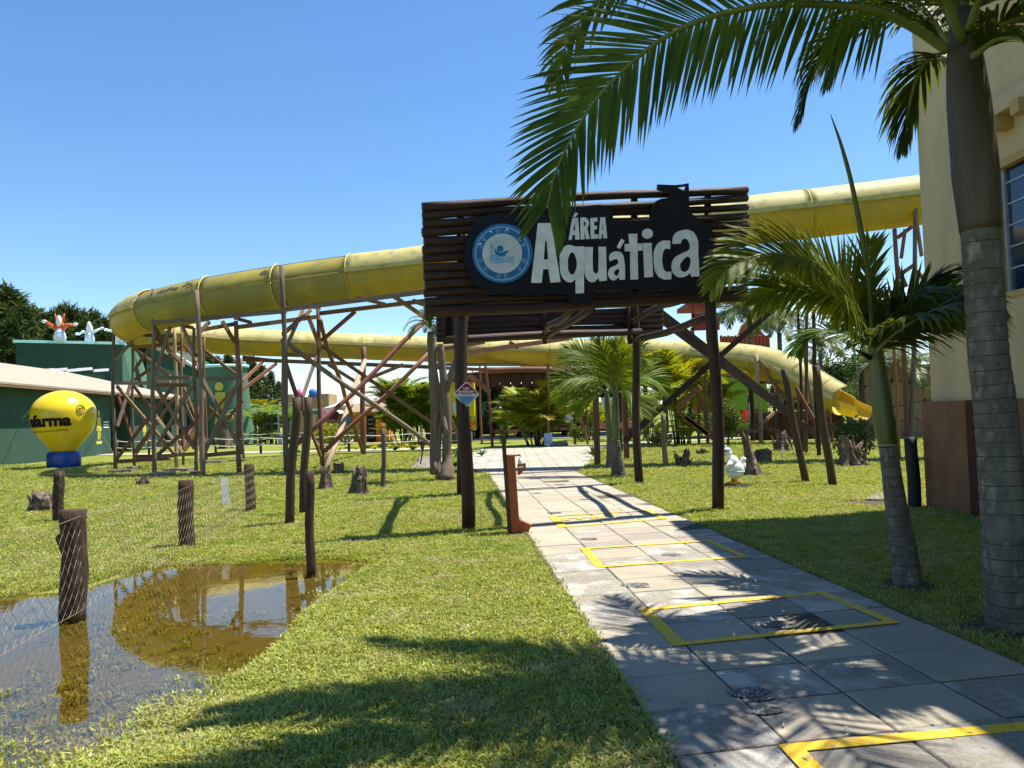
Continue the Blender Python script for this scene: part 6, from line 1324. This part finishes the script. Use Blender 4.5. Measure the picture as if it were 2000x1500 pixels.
def tree_proto(kind, seed):
    if kind == 'pine': a, b = conifer(seed, 17, 3.3)
    else:
        a, b = MB(), MB(); r = random.Random(seed); b.tube([(0, 0, 0), (.1, 0, 2.5), (0, .1, 4.5)], [.28, .2, .1], 7)
        for i in range(13):
            az = r.uniform(0, 6.3); d = r.uniform(.3, 2.7); z = r.uniform(2.6, 6.6); c = (math.cos(az) * d, math.sin(az) * d, z); b.tube([(0, 0, 2.3), c], [.1, .03], 4); leaf_cloud(a, c, (1.35, 1.35, 1.0), 420, .30, seed * 20 + i, .5)
    out = []
    for mb_, mt, nm in ((a, 'pine' if kind == 'pine' else 'tree', 'crown'), (b, 'stump', 'trunk')):
        me = bpy.data.meshes.new(nm); me.from_pydata([tuple(v) for v in mb_.v], [], mb_.f); me.materials.append(M[mt]); out.append((nm, me))
    return out
ONES = 'first second third fourth fifth sixth seventh eighth ninth tenth eleventh twelfth thirteenth fourteenth fifteenth sixteenth seventeenth eighteenth nineteenth'.split()
def ordn(n):
    if n < 20: return ONES[n - 1]
    t, o = divmod(n, 10)
    return ('twentieth', 'thirtieth')[t - 2] if o == 0 else ('twenty', 'thirty')[t - 2] + '-' + ONES[o - 1]
PR = {('pine', i): tree_proto('pine', 90 + i) for i in range(3)}; PR.update({('broad', i): tree_proto('broad', 95 + i) for i in range(2)})
def tree(kind, px, ytop, Y, label, group, i, hn=17.0, wide=1.0):
    b = at(px, 800, Y); b.z = 0; tp_ = at(px, ytop, Y).z; s = tp_ / (hn if kind == 'pine' else 7.6); t = thing('pine_tree' if kind == 'pine' else 'leafy_tree', label, 'tree', b.to_tuple(), group)
    for nm, me in PR[(kind, i % (3 if kind == 'pine' else 2))]:
        o = bpy.data.objects.new(nm, me); COL.objects.link(o); o.parent = t
    t.scale = (s * wide, s * wide, s); t.rotation_euler = (0, 0, i * 1.7)
gp_ = 'dark pines behind the green buildings'
pl = [(-70, 540, 92, 1.2), (-25, 560, 90, 1.2), (10, 568, 88, 1.25), (38, 590, 90, 1.1), (62, 606, 92, 1), (50, 604, 84, 1), (85, 618, 94, 1), (108, 612, 95, .9), (128, 600, 98, .85), (146, 607, 96, .9), (163, 612, 98, .8), (185, 612, 97, .85), (205, 628, 98, .9), (226, 640, 97, 1), (250, 650, 98, 1), (280, 664, 98, 1),
      (320, 676, 100, 1), (352, 682, 98, 1), (385, 690, 100, 1), (405, 694, 102, 1), (425, 700, 104, 1.1), (448, 696, 106, 1), (466, 706, 106, 1), (492, 700, 108, 1), (510, 716, 110, 1), (530, 728, 112, .9), (22, 575, 97, 1.2), (75, 612, 100, 1.2), (118, 622, 90, 1.1), (170, 630, 90, 1.1), (0, 600, 82, 1.2), (30, 625, 80, 1.2), (300, 690, 92, 1.1), (478, 720, 96, 1.1), (545, 748, 118, .9), (458, 735, 90, 1), (196, 645, 86, 1.1)]
pl.sort()
for i, (x, y, Y, wd) in enumerate(pl): tree('pine', x, y, Y, 'dark green pine behind the green buildings, %s from the left' % ordn(i + 1), gp_, i, wide=wd)
gt = 'leafy trees beyond the foot of the slide'
for i, (x, y, Y, wd) in enumerate(sorted(((1660, 676, 62, .8), (1640, 700, 58, 1.2), (1690, 705, 56, 1.2), (1615, 715, 66, 1.2), (1720, 690, 60, 1), (1580, 720, 70, 1.2), (1655, 730, 50, 1.0), (1545, 735, 72, 1.2), (1740, 720, 52, 1), (1480, 742, 76, 1.2), (1430, 745, 80, 1.2), (1800, 700, 60, 1.2), (1680, 745, 48, .9), (1620, 745, 54, 1)))):
    tree('broad', x, y, Y, 'rounded leafy tree beyond the foot of the slide, %s from the left' % ordn(i + 1), gt, i, wide=wd * 1.15)
for i, (x, y, Y) in enumerate(sorted(((560, 790, 95), (600, 800, 90), (640, 806, 100), (700, 790, 96), (770, 770, 100), (890, 768, 92), (940, 770, 95), (1110, 765, 95), (1180, 765, 95), (1260, 760, 90), (1350, 752, 95), (1000, 775, 100), (470, 790, 86), (1060, 772, 98)))):
    tree('broad', x, y, Y, 'distant leafy tree across the park, %s from the left' % ordn(i + 1), 'distant leafy trees across the park', i, wide=1.7)
# ================================================================ PARK BUILDINGS BEYOND
# pavilion
pv = thing('pavilion', 'low dark timber pavilion with vine-clad posts at the end of the path', 'building', (2, 56, 0))
def pq(x, y, Y): return at(x, y, Y)
q = MB(); e0, e1, apx = pq(872, 737, 52), pq(1330, 727, 52), pq(1037, 713, 56)
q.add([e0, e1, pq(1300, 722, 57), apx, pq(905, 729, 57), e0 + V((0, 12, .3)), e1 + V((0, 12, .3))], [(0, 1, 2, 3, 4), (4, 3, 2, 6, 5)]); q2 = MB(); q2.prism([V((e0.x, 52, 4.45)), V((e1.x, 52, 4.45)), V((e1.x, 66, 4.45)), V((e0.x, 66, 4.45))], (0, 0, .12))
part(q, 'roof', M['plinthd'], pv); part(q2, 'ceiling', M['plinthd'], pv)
q = MB(); q.log(pq(945, 724, 51.6), pq(1078, 722, 51.6), .22, .2, 8); part(q, 'fascia_log', M['logred'], pv, True)
for i in range(22):
    a = e0 + (e1 - e0) * (i / 22.0); q = MB(); q.box(a.x + .02, a.x + .70, 51.8 + .02 * (i % 2), 51.9, 3.55, 4.44); part(q, 'fascia_board', M['plinthd'], pv)
for i, x in enumerate((893, 930, 960, 985, 1012, 1035, 1062, 1100, 1128, 1165, 1232, 1262, 1300)):
    Y = 52.5 + (i % 3) * 3; b = at(x, 800, Y); b.z = 0; q = MB(); q.log(b, b + V((0, 0, 4.4)), .2, .18, 8, 4); pp_ = part(q, 'post', M['log'], pv, True)
    if x < 1070:
        q = MB(); leaf_cloud(q, b + V((0, 0, 2.3)), (.48, .48, 2.2), 420, .24, 300 + i, .6); part(q, 'vine', M['vine'], pp_)
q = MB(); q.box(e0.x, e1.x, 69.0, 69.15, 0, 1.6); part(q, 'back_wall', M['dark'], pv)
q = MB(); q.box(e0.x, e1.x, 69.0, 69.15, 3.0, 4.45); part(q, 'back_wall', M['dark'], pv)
for a, b_ in ((940, 976), (985, 1020), (1052, 1100), (1108, 1135), (1175, 1225), (1240, 1275)):
    q = MB(); p0, p1 = at(a, 800, 69.05), at(b_, 800, 69.05); q.box(p0.x, p1.x, 69.04, 69.12, 1.6, 3.0); part(q, 'window_gap', M['tent'] if b_ % 2 else M['greenl'], pv)
for x in range(10):
    b = at(958 + 17 * x, 850, 50.6); q = MB(); q.box(b.x, b.x + .5, 50.6, 50.72, .55, .72); part(q, 'rail_board', M['logred'], pv)
def chair(px, Y, rot, label):
    b = at(px, 850, Y); b.z = .07; t = thing('wooden_chair', label, 'chair', b.to_tuple(), 'dark wooden chairs in the pavilion'); c, s = math.cos(rot), math.sin(rot); Mx = Matrix.Translation(b) @ Matrix.Rotation(rot, 4, 'Z')
    q = MB(); q.box(-.24, .24, -.24, .24, .43, .47, Mx); part(q, 'seat', M['log'], t)
    q = MB(); q.box(-.24, .24, .21, .24, .47, .95, Mx); part(q, 'backrest', M['log'], t)
    for x in (-.21, .21):
        for y in (-.21, .21): q = MB(); q.box(x - .02, x + .02, y - .02, y + .02, 0, .43, Mx); part(q, 'leg', M['log'], t)
def table(px, Y, label):
    b = at(px, 850, Y); b.z = .07; t = thing('wooden_table', label, 'table', b.to_tuple(), 'dark wooden tables in the pavilion')
    q = MB(); q.box(b.x - .6, b.x + .6, b.y - .4, b.y + .4, .80, .86); part(q, 'tabletop', M['log'], t)
    for x in (-.5, .5):
        for y in (-.32, .32): q = MB(); q.box(b.x + x - .03, b.x + x + .03, b.y + y - .03, b.y + y + .03, .07, .80); part(q, 'leg', M['log'], t)
for i, (x, w_) in enumerate(((1003, 'left of the bushy areca'), (1112, 'right of the bushy areca'), (1250, 'behind the right rear post'), (1310, 'beside the golden palm'))): table(x, 53.5 + i, 'dark wooden pavilion table ' + w_)
for i, (x, Y, rt, lb) in enumerate(((985, 53, 1.5, 'first chair from the left'), (1020, 53.6, -1.5, 'second chair from the left'), (1096, 54, 1.5, 'third chair from the left'), (1130, 54.4, -1.5, 'fourth chair from the left'), (1236, 55, 1.4, 'fifth chair from the left, behind the red post'), (1268, 55, -1.3, 'sixth chair from the left'), (1327, 56, -1.5, 'chair on the far right'))):
    chair(x, Y, rt, 'dark wooden pavilion chair, ' + lb)
# people in the pavilion
def person(px, Y, pose, label, shirt, face=0):
    b = at(px, 850, Y); b.z = .07; t = thing('person', label, 'person', b.to_tuple()); Mx = Matrix.Translation(b) @ Matrix.Rotation(face, 4, 'Z')
    if pose == 'sit':
        J = {'pel': (0, 0, .50, .15), 'bel': (0, .02, .68, .14), 'chest': (0, .0, .92, .16), 'neck': (0, 0, 1.12, .06), 'hd': (0, -.02, 1.20, .08), 'ht': (0, -.02, 1.33, .09),
             'sl': (-.18, 0, 1.03, .07), 'el': (-.25, -.08, .78, .05), 'wl': (-.15, -.3, .74, .035), 'sr': (.18, 0, 1.03, .07), 'er': (.25, -.08, .78, .05), 'wr': (.15, -.3, .74, .035),
             'kl': (-.12, -.42, .52, .075), 'al': (-.12, -.42, .08, .045), 'fl': (-.12, -.56, .04, .04), 'kr': (.12, -.42, .52, .075), 'ar': (.12, -.42, .08, .045), 'fr': (.12, -.56, .04, .04)}
    else:
        J = {'pel': (0, 0, .92, .14), 'bel': (0, 0, 1.08, .13), 'chest': (0, 0, 1.30, .16), 'neck': (0, 0, 1.48, .06), 'hd': (0, -.02, 1.56, .08), 'ht': (0, -.02, 1.68, .09),
             'sl': (-.19, 0, 1.40, .07), 'el': (-.25, .03, 1.12, .05), 'wl': (-.24, -.1, .88, .035), 'sr': (.19, 0, 1.40, .07), 'er': (.25, .03, 1.12, .05), 'wr': (.2, -.18, .95, .035),
             'kl': (-.11, -.04, .50, .075), 'al': (-.12, .05, .09, .045), 'fl': (-.12, -.1, .04, .04), 'kr': (.11, .0, .50, .075), 'ar': (.13, .02, .09, .045), 'fr': (.13, -.13, .04, .04)}
    E = [('pel', 'bel'), ('bel', 'chest'), ('chest', 'neck'), ('neck', 'hd'), ('hd', 'ht'), ('chest', 'sl'), ('sl', 'el'), ('el', 'wl'), ('chest', 'sr'), ('sr', 'er'), ('er', 'wr'), ('pel', 'kl'), ('kl', 'al'), ('al', 'fl'), ('pel', 'kr'), ('kr', 'ar'), ('ar', 'fr')]
    ks = list(J); me = bpy.data.meshes.new('body'); me.from_pydata([J[k_][:3] for k_ in ks], [(ks.index(a), ks.index(c)) for a, c in E], [])
    o = bpy.data.objects.new('body', me); COL.objects.link(o); o.modifiers.new('s', 'SKIN'); ss = o.modifiers.new('u', 'SUBSURF'); ss.levels = 1; ss.render_levels = 1
    for i, k_ in enumerate(ks): me.skin_vertices[0].data[i].radius = (J[k_][3],) * 2
    me.skin_vertices[0].data[0].use_root = True
    dg = bpy.context.evaluated_depsgraph_get(); me2 = bpy.data.meshes.new_from_object(o.evaluated_get(dg)); bpy.data.objects.remove(o)
    me2.transform(Matrix.Rotation(face, 4, 'Z')); me2.materials.clear()
    for m_ in (M['skin'], M[shirt], M['cloth2']): me2.materials.append(m_)
    zz = {'sit': (1.10, .6), 'stand': (1.47, .95)}[pose]
    for p in me2.polygons:
        z = p.center.z; p.material_index = 0 if z > zz[0] else (1 if z > zz[1] else 2); p.use_smooth = True
    o = bpy.data.objects.new('body', me2); COL.objects.link(o); o.parent = t; ORG[o.name] = b
    hz_ = J['ht'][2]; q = MB(); q.ball(b + V((0, 0, hz_ + .02)) + Matrix.Rotation(face, 3, 'Z') @ V((0, .02, 0)), (.105, .11, .09), 10, 6); part(q, 'hair', M['dark'], t, True)
person(1112, 52.9, 'stand', 'distant person standing in a pale shirt under the pavilion roof right of the bushy palm', 'cloth1', .4)
person(1268, 54.8, 'sit', 'distant person sitting at a pavilion table behind the right rear post', 'cloth1', 1.2)
person(1352, 55, 'stand', 'distant person standing in dark clothes beside the golden palm', 'cloth2', -.5)
# food trailer
ft = thing('food_trailer', 'orange and yellow flame painted food trailer behind the dead tree', 'trailer', at(868, 850, 50).to_tuple())
a, b = at(829, 850, 50), at(928, 850, 50)
q = MB(); q.box(a.x, b.x, 50, 53, .75, 3.85); part(q, 'body', M['truck'], ft)
q = MB(); q.box(a.x - .02, b.x + .02, 49.96, 49.998, 3.45, 3.88); part(q, 'orange_band', M['orange'], ft)
q = MB(); q.box(at(878, 800, 50).x, at(928, 800, 50).x, 49.94, 49.996, .80, 1.75); part(q, 'orange_panel', M['orange'], ft)
q = MB(); q.box(at(884, 800, 50).x, at(908, 800, 50).x, 49.92, 49.99, 1.85, 2.6); part(q, 'poster', M['whitep'], ft)
q = MB(); q.box(a.x + .1, b.x - .1, 50.1, 52.9, .45, .745); part(q, 'chassis', M['dark'], ft)
for k_, x in enumerate((842, 915)):
    c = at(x, 800, 50.2); q = MB(); q.tube([V((c.x, 50.0, .42)), V((c.x, 50.3, .42))], .40, 16); part(q, 'wheel', M['dark'], ft, True)
q = MB(); fl_ = []
for i in range(9):
    x0 = a.x + i * .36; fl_ = [V((x0, 49.985, .78)), V((x0 + .34, 49.985, .78)), V((x0 + .17 + .1 * math.sin(i * 2), 49.985, 1.3 + .5 * abs(math.sin(i * 1.7))))]; q = MB(); q.prism(fl_, (0, -.01, 0)); part(q, 'flame', M['orange'], ft)
q = MB(); q.box(at(872, 800, 49).x, at(920, 800, 49).x, 48.8, 49.6, .05, .65); part(q, 'step_deck', M['concd'], ft)
# orange hut
oh = thing('orange_hut', 'small orange kiosk with a slatted awning and dark door behind the bromeliads', 'kiosk', at(722, 850, 56).to_tuple())
a, b = at(690, 850, 56), at(758, 850, 56); q = MB(); q.box(a.x, b.x, 56, 59, 0, 2.45); part(q, 'wall', M['orange'], oh)
q = MB(); c0, c1 = at(716, 800, 56), at(733, 800, 56); q.box(c0.x, c1.x, 55.93, 55.99, 0, 1.95); dr_ = part(q, 'door', M['dark'], oh)
for k_ in range(5): q = MB(); q.box(c0.x + .1, c1.x - .1, 55.90, 55.925, .3 + k_ * .32, .42 + k_ * .32); part(q, 'door_slat', M['concd'], dr_)
for k_ in range(20):
    x = a.x + (b.x - a.x) * k_ / 20; q = MB(); q.beam(V((x + .06, 55.2, 2.2)), V((x + .06, 56.6, 2.85)), .09, .04); part(q, 'awning_slat', M['pale'], oh)
# tents
def tent(label, xs, Y, pk):
    t = thing('white_tent', label, 'tent', at(xs[0], 850, Y).to_tuple(), 'white canvas tents'); a, b = at(xs[0], 800, Y), at(xs[1], 800, Y); p = at(*pk, Y + 3)
    za, zb = at(xs[0], xs[2], Y).z, at(xs[1], xs[3], Y).z
    q = MB(); c = [V((a.x, Y, za)), V((b.x, Y, zb)), V((b.x, Y + 7, zb)), V((a.x, Y + 7, za))]
    for i in range(4): q.add([c[i], c[(i + 1) % 4], p], [(0, 1, 2)])
    q.prism(c, (0, 0, -.15)); part(q, 'canopy', M['tent'], t)
    for x in (a.x + .1, b.x - .1): q = MB(); q.tube([V((x, Y + .1, 0)), V((x, Y + .1, min(za, zb)))], .06, 6); part(q, 'leg', M['alu'], t)
tent('white tensile canopy behind the trestle with its peak near the dark palms', (632, 752, 797, 780), 70, (744, 757))
tent('white canopy between the golden palm and the pavilion', (1250, 1345, 762, 757), 75, (1318, 735))
tent('white canopy far right behind the pavilion roof', (1330, 1400, 758, 755), 80, (1362, 738))
# sandstone castle
ca = thing('sandstone_castle', 'sand coloured play castle with pink cone roofs behind the trestle', 'building', at(600, 850, 82).to_tuple())
for x0, x1, yt, nm in ((562, 572, 769, 'wall'), (572, 628, 775, 'wall'), (628, 642, 770, 'tower')):
    a, b = at(x0, 800, 82), at(x1, 800, 82); q = MB(); q.box(a.x, b.x, 82 + .1 * (x0 % 3), 86, 0, at(600, yt, 82).z); part(q, nm, M['sand'], ca)
for x, r_ in ((584, .62), (610, .5)):
    p = at(x, 775, 83); q = MB(); q.lathe(p, [(r_, 0), (.02, 1.0)], 12); part(q, 'cone_roof', M['pink'], ca, True)
p = at(612, 770, 81); q = MB(); q.ball(p + V((0, 0, .1)), (.5, .4, .45), 8, 6, .2); part(q, 'figure', M['blue'], ca, True)
hs_ = thing('maroon_roofed_house', 'small house with sloping maroon roof beside the sand castle', 'building', at(648, 850, 74).to_tuple())
q = MB(); q.prism([at(628, 796, 74), at(661, 805, 74), at(658, 820, 73), at(624, 816, 73)], (0, .3, 0)); part(q, 'roof', M['maroon'], hs_)
q = MB(); a, b = at(630, 800, 74.5), at(690, 800, 74.5); q.box(a.x, b.x, 74.5, 78, 0, at(650, 808, 74.5).z); part(q, 'wall', M['sand'], hs_)
q = MB(); a, b = at(672, 800, 73), at(682, 800, 73); q.box(a.x, b.x, 73, 73.3, 1.2, 2.8); part(q, 'blue_panel', M['blue'], hs_)
q = MB(); a = at(613, 803, 68); gd = thing('green_play_tube', 'row of green ball shaped play elements', 'play equipment', (a.x, a.y, 0))
for k_ in range(3): q = MB(); q.ball(at(606 + 7 * k_, 804, 68), (.26, .26, .26), 8, 6); part(q, 'ball', M['greenl'], gd, True)
q = MB(); q.tube([at(613, 806, 68), V((a.x, a.y, 0))], .06, 6); part(q, 'pole', M['alu'], gd)
# screen rack
sr = thing('display_rack', 'tall black three-panel display rack between the banana plants', 'display rack', at(530, 850, 60).to_tuple())
for k_ in range(3): q = MB(); p0, p1 = at(520, 840 - 14 * k_, 60), at(542, 828.5 - 14 * k_, 60); q.box(p0.x, p1.x, 60, 60.1, p0.z, p1.z); part(q, 'panel', M['cloth2'], sr)
for x in (517, 543): q = MB(); q.tube([V((at(x, 800, 60).x, 60.05, 0)), at(x, 800, 60.05)], .06, 6); part(q, 'upright', M['alu'] if x > 520 else M['log'], sr)
bn = thing('blue_bench', 'long low blue and white bench beyond the rope fence', 'bench', at(560, 855, 58).to_tuple()); q = MB(); a, b = at(540, 850, 58), at(600, 850, 58); q.box(a.x, b.x, 58, 58.5, .45, .6); part(q, 'seat', M['blue'], bn)
for x in (a.x + .1, b.x - .3): q = MB(); q.box(x, x + .2, 58.05, 58.45, 0, .45); part(q, 'leg', M['whitep'], bn)
# rope fences
def ropefence(label, pxs, Y, hpx, nr=2):
    t = thing('rope_fence', label, 'fence', at(pxs[0], 850, Y[0]).to_tuple()); tops = []
    for i, x in enumerate(pxs):
        y_ = Y[0] + (Y[1] - Y[0]) * i / max(1, len(pxs) - 1); b = at(x, 800, y_); b.z = 0; q = MB(); q.tube([b, b + V((0, 0, .95))], .065, 7); part(q, 'post', M['log'], t, True); tops.append(b)
    for k_ in range(nr):
        for a, b in zip(tops, tops[1:]):
            q = MB(); h_ = .85 - .38 * k_; q.tube([a + V((0, -.06, h_)), (a + b) / 2 + V((0, -.06, h_ - .08)), b + V((0, -.06, h_))], .022, 4); part(q, 'rope', M['rope'], t)
ropefence('white rope fence along the toilet path inside the timber tower', (228, 290, 350, 420, 508), (44, 41), 0)
ropefence('rope fence along the concrete path behind the yellow bromeliads', (508, 590, 680, 822, 914), (41, 39), 0)
ropefence('further rope fence in front of the banana plants', (475, 538, 600, 660), (58, 55), 0)
# right background: fort, rock wall, lime wall, bin
fo = thing('red_tower', 'brick red lookout tower with orange boards beyond the slide', 'tower', at(1400, 800, 58).to_tuple())
def bx(px0, py0, px1, py1, Y, d, m, name, th):
    a, b = at(px0, py1, Y), at(px1, py0, Y); q = MB(); q.box(a.x, b.x, Y, Y + d, a.z, b.z); return part(q, name, M[m], th)
bx(1351, 644, 1406, 592 + 20, 58, .2, 'fort', 'parapet', fo); bx(1344, 597, 1410, 590, 57.5, 4, 'fort', 'roof', fo)
for x in (1352, 1372): bx(x, 620, x + 4, 597, 58, .25, 'fort', 'post', fo)
a = at(1352, 700, 58); q = MB(); q.box(a.x, a.x + .25, 58, 58.25, 0, at(1352, 640, 58).z); part(q, 'leg', M['fort2'], fo); q = MB(); a = at(1402, 700, 58); q.box(a.x, a.x + .25, 61, 61.25, 0, at(1352, 640, 58).z); part(q, 'leg', M['fort2'], fo)
for i in range(14):
    x = 1406 + i * 7.1; bx(x, 700, x + 6.8, 655 + (1 if i % 2 else 0), 64 + .04 * (i % 2), .1, 'fort2', 'board', fo)
bx(1406, 700, 1505, 658, 64.2, .1, 'fort2', 'backing', fo)
q = MB(); q.prism([at(1440, 655, 63.8), at(1494, 655, 63.8), at(1462, 618, 63.8)], (0, .15, 0)); part(q, 'gable', M['fort2'], fo)
bx(1410, 800, 1478, 700, 64, .2, 'fort2', 'wall', fo)
rw = thing('fake_rock_wall', 'brown wall of fake rock shapes behind the small palm', 'wall', at(1755, 848, 36).to_tuple())
Yr = 36; a = at(1689, 800, Yr); b = at(1860, 800, Yr); q = MB(); tp_ = []
for i in range(13):
    x = a.x + (b.x - a.x) * i / 12; tp_.append(V((x, Yr, 3.35 + .16 * math.sin(i * 1.3) + .10 * math.sin(i * 2.9))))
q.prism([V((a.x, Yr, 0))] + tp_ + [V((b.x, Yr, 0))], (0, .5, 0)); part(q, 'wall_core', M['rockj'], rw)
rr_ = random.Random(4); cols_ = 6; rows_ = 4; G_ = {}
for i in range(cols_ + 1):
    for j in range(rows_ + 1): G_[i, j] = (a.x + (b.x - a.x) * (i + (rr_.uniform(-.3, .3) if 0 < i < cols_ and j not in (0,) else 0)) / cols_, (3.3 * j / rows_ + (rr_.uniform(-.28, .28) if 0 < j < rows_ else 0)))
for i in range(cols_):
    for j in range(rows_):
        c4 = [G_[i, j], G_[i + 1, j], G_[i + 1, j + 1], G_[i, j + 1]]; cx_ = sum(p[0] for p in c4) / 4; cz_ = sum(p[1] for p in c4) / 4; pts = []
        for k_ in range(4):
            p, p2 = c4[k_], c4[(k_ + 1) % 4]
            for t_ in (.12, .5, .88): x = p[0] + (p2[0] - p[0]) * t_; z = p[1] + (p2[1] - p[1]) * t_; pts.append(V((cx_ + (x - cx_) * .965, Yr - .09 - rr_.uniform(0, .03), cz_ + (z - cz_) * .955)))
        q = MB(); q.prism(pts, (0, .12, 0)); part(q, 'stone', M['rock'], rw)
a = at(1350, 800, 62); b = at(1500, 800, 62); q = MB(); q.box(a.x, b.x, 62, 62.3, 0, 4.1); top(q, 'lime_green_wall', M['lime'], 'lime green wall behind the trestle right of the right front post', 'wall')
bb_ = at(1455, 850, 44); rb = thing('red_bin', 'bright red bin on a stand between the bushes', 'bin', (bb_.x, bb_.y, 0)); q = MB(); q.lathe(V((bb_.x, bb_.y, .75)), [(.22, 0), (.26, .75), (.28, .78)], 12); part(q, 'bin', M['binr'], rb, True); q = MB(); q.tube([V((bb_.x + .32, bb_.y, 0)), V((bb_.x + .32, bb_.y, 1.9))], .06, 6); part(q, 'pole', M['alu'], rb)
# wooden post frame (sign board) on the lawn left of the king palm
sf = thing('timber_frame', 'low square timber post and rail frame left of the twin palm', 'frame', G(1165, 912).to_tuple())
for x, y, yt in ((1167, 911, 768), (1224, 900, 772)): q = MB(); b = G(x, y); q.beam(b, at(x - 4, yt, b.y), .17, .17); part(q, 'post', M['logred'], sf)
q = MB(); q.beam(at(1160, 832, 26), at(1232, 830, 27.5), .12, .22); part(q, 'rail', M['logred'], sf)
ls = thing('garden_sign', 'small pale notice on a foot beside stones under the bushy areca', 'sign', at(1072, 874, 38).to_tuple()); q = MB(); c = at(1071, 858, 38); q.box(c.x - .2, c.x + .2, 38, 38.04, c.z - .25, c.z + .3); part(q, 'board', M['sky2'], ls); q = MB(); q.box(c.x - .06, c.x + .06, 38.0, 38.05, 0, c.z - .26); part(q, 'foot', M['whitep'], ls)
for i, x in enumerate((1082, 1092, 1100)):
    c = at(x, 872, 38.2); q = MB(); q.ball((0, 0, .12), (.26, .2, .16), 10, 7, .12, None, i); o = q.build('stone', M['concd'], None, True); o.location = (c.x, c.y, 0); tag(o, ('left', 'middle', 'right')[i] + ' one of three rounded stones beside the small garden notice', 'stone', 'rounded stones by the garden notice')
# overhead cable
q = MB(); q.tube([at(1600, 742, 60), at(1650, 690, 45), at(1720, 640, 32)], .02, 4); top(q, 'overhead_cable', M['dark'], 'thin overhead cable crossing the cloudy sky at the right', 'cable')

# fallen dry leaflets and twigs on lawn and paving (nobody could count them)
q = MB(); rr_ = random.Random(12)
for _ in range(260):
    y = 3.0 + 9 * rr_.random() ** 1.4; x = rr_.uniform(-.3, .72) * y
    if pool_dist([x], [y])[0] > -.1: continue
    z = .040 if bool(on_path(np.array([x]), np.array([y]))[0]) else .045; a = rr_.uniform(0, 6.3); L_ = rr_.uniform(.02, .06); d = V((math.cos(a), math.sin(a), rr_.uniform(-.1, .3))) * L_; n_ = V((-math.sin(a), math.cos(a), .2)) * L_ * .16
    p = V((x, y, z)); q.add([p, p + d * .5 + n_, p + d, p + d * .5 - n_], [(0, 1, 2, 3)])
o = top(q, 'fallen_leaves', M['pale'], 'small dry leaflets and twigs scattered over lawn and paving', 'leaf litter'); o['kind'] = 'stuff'
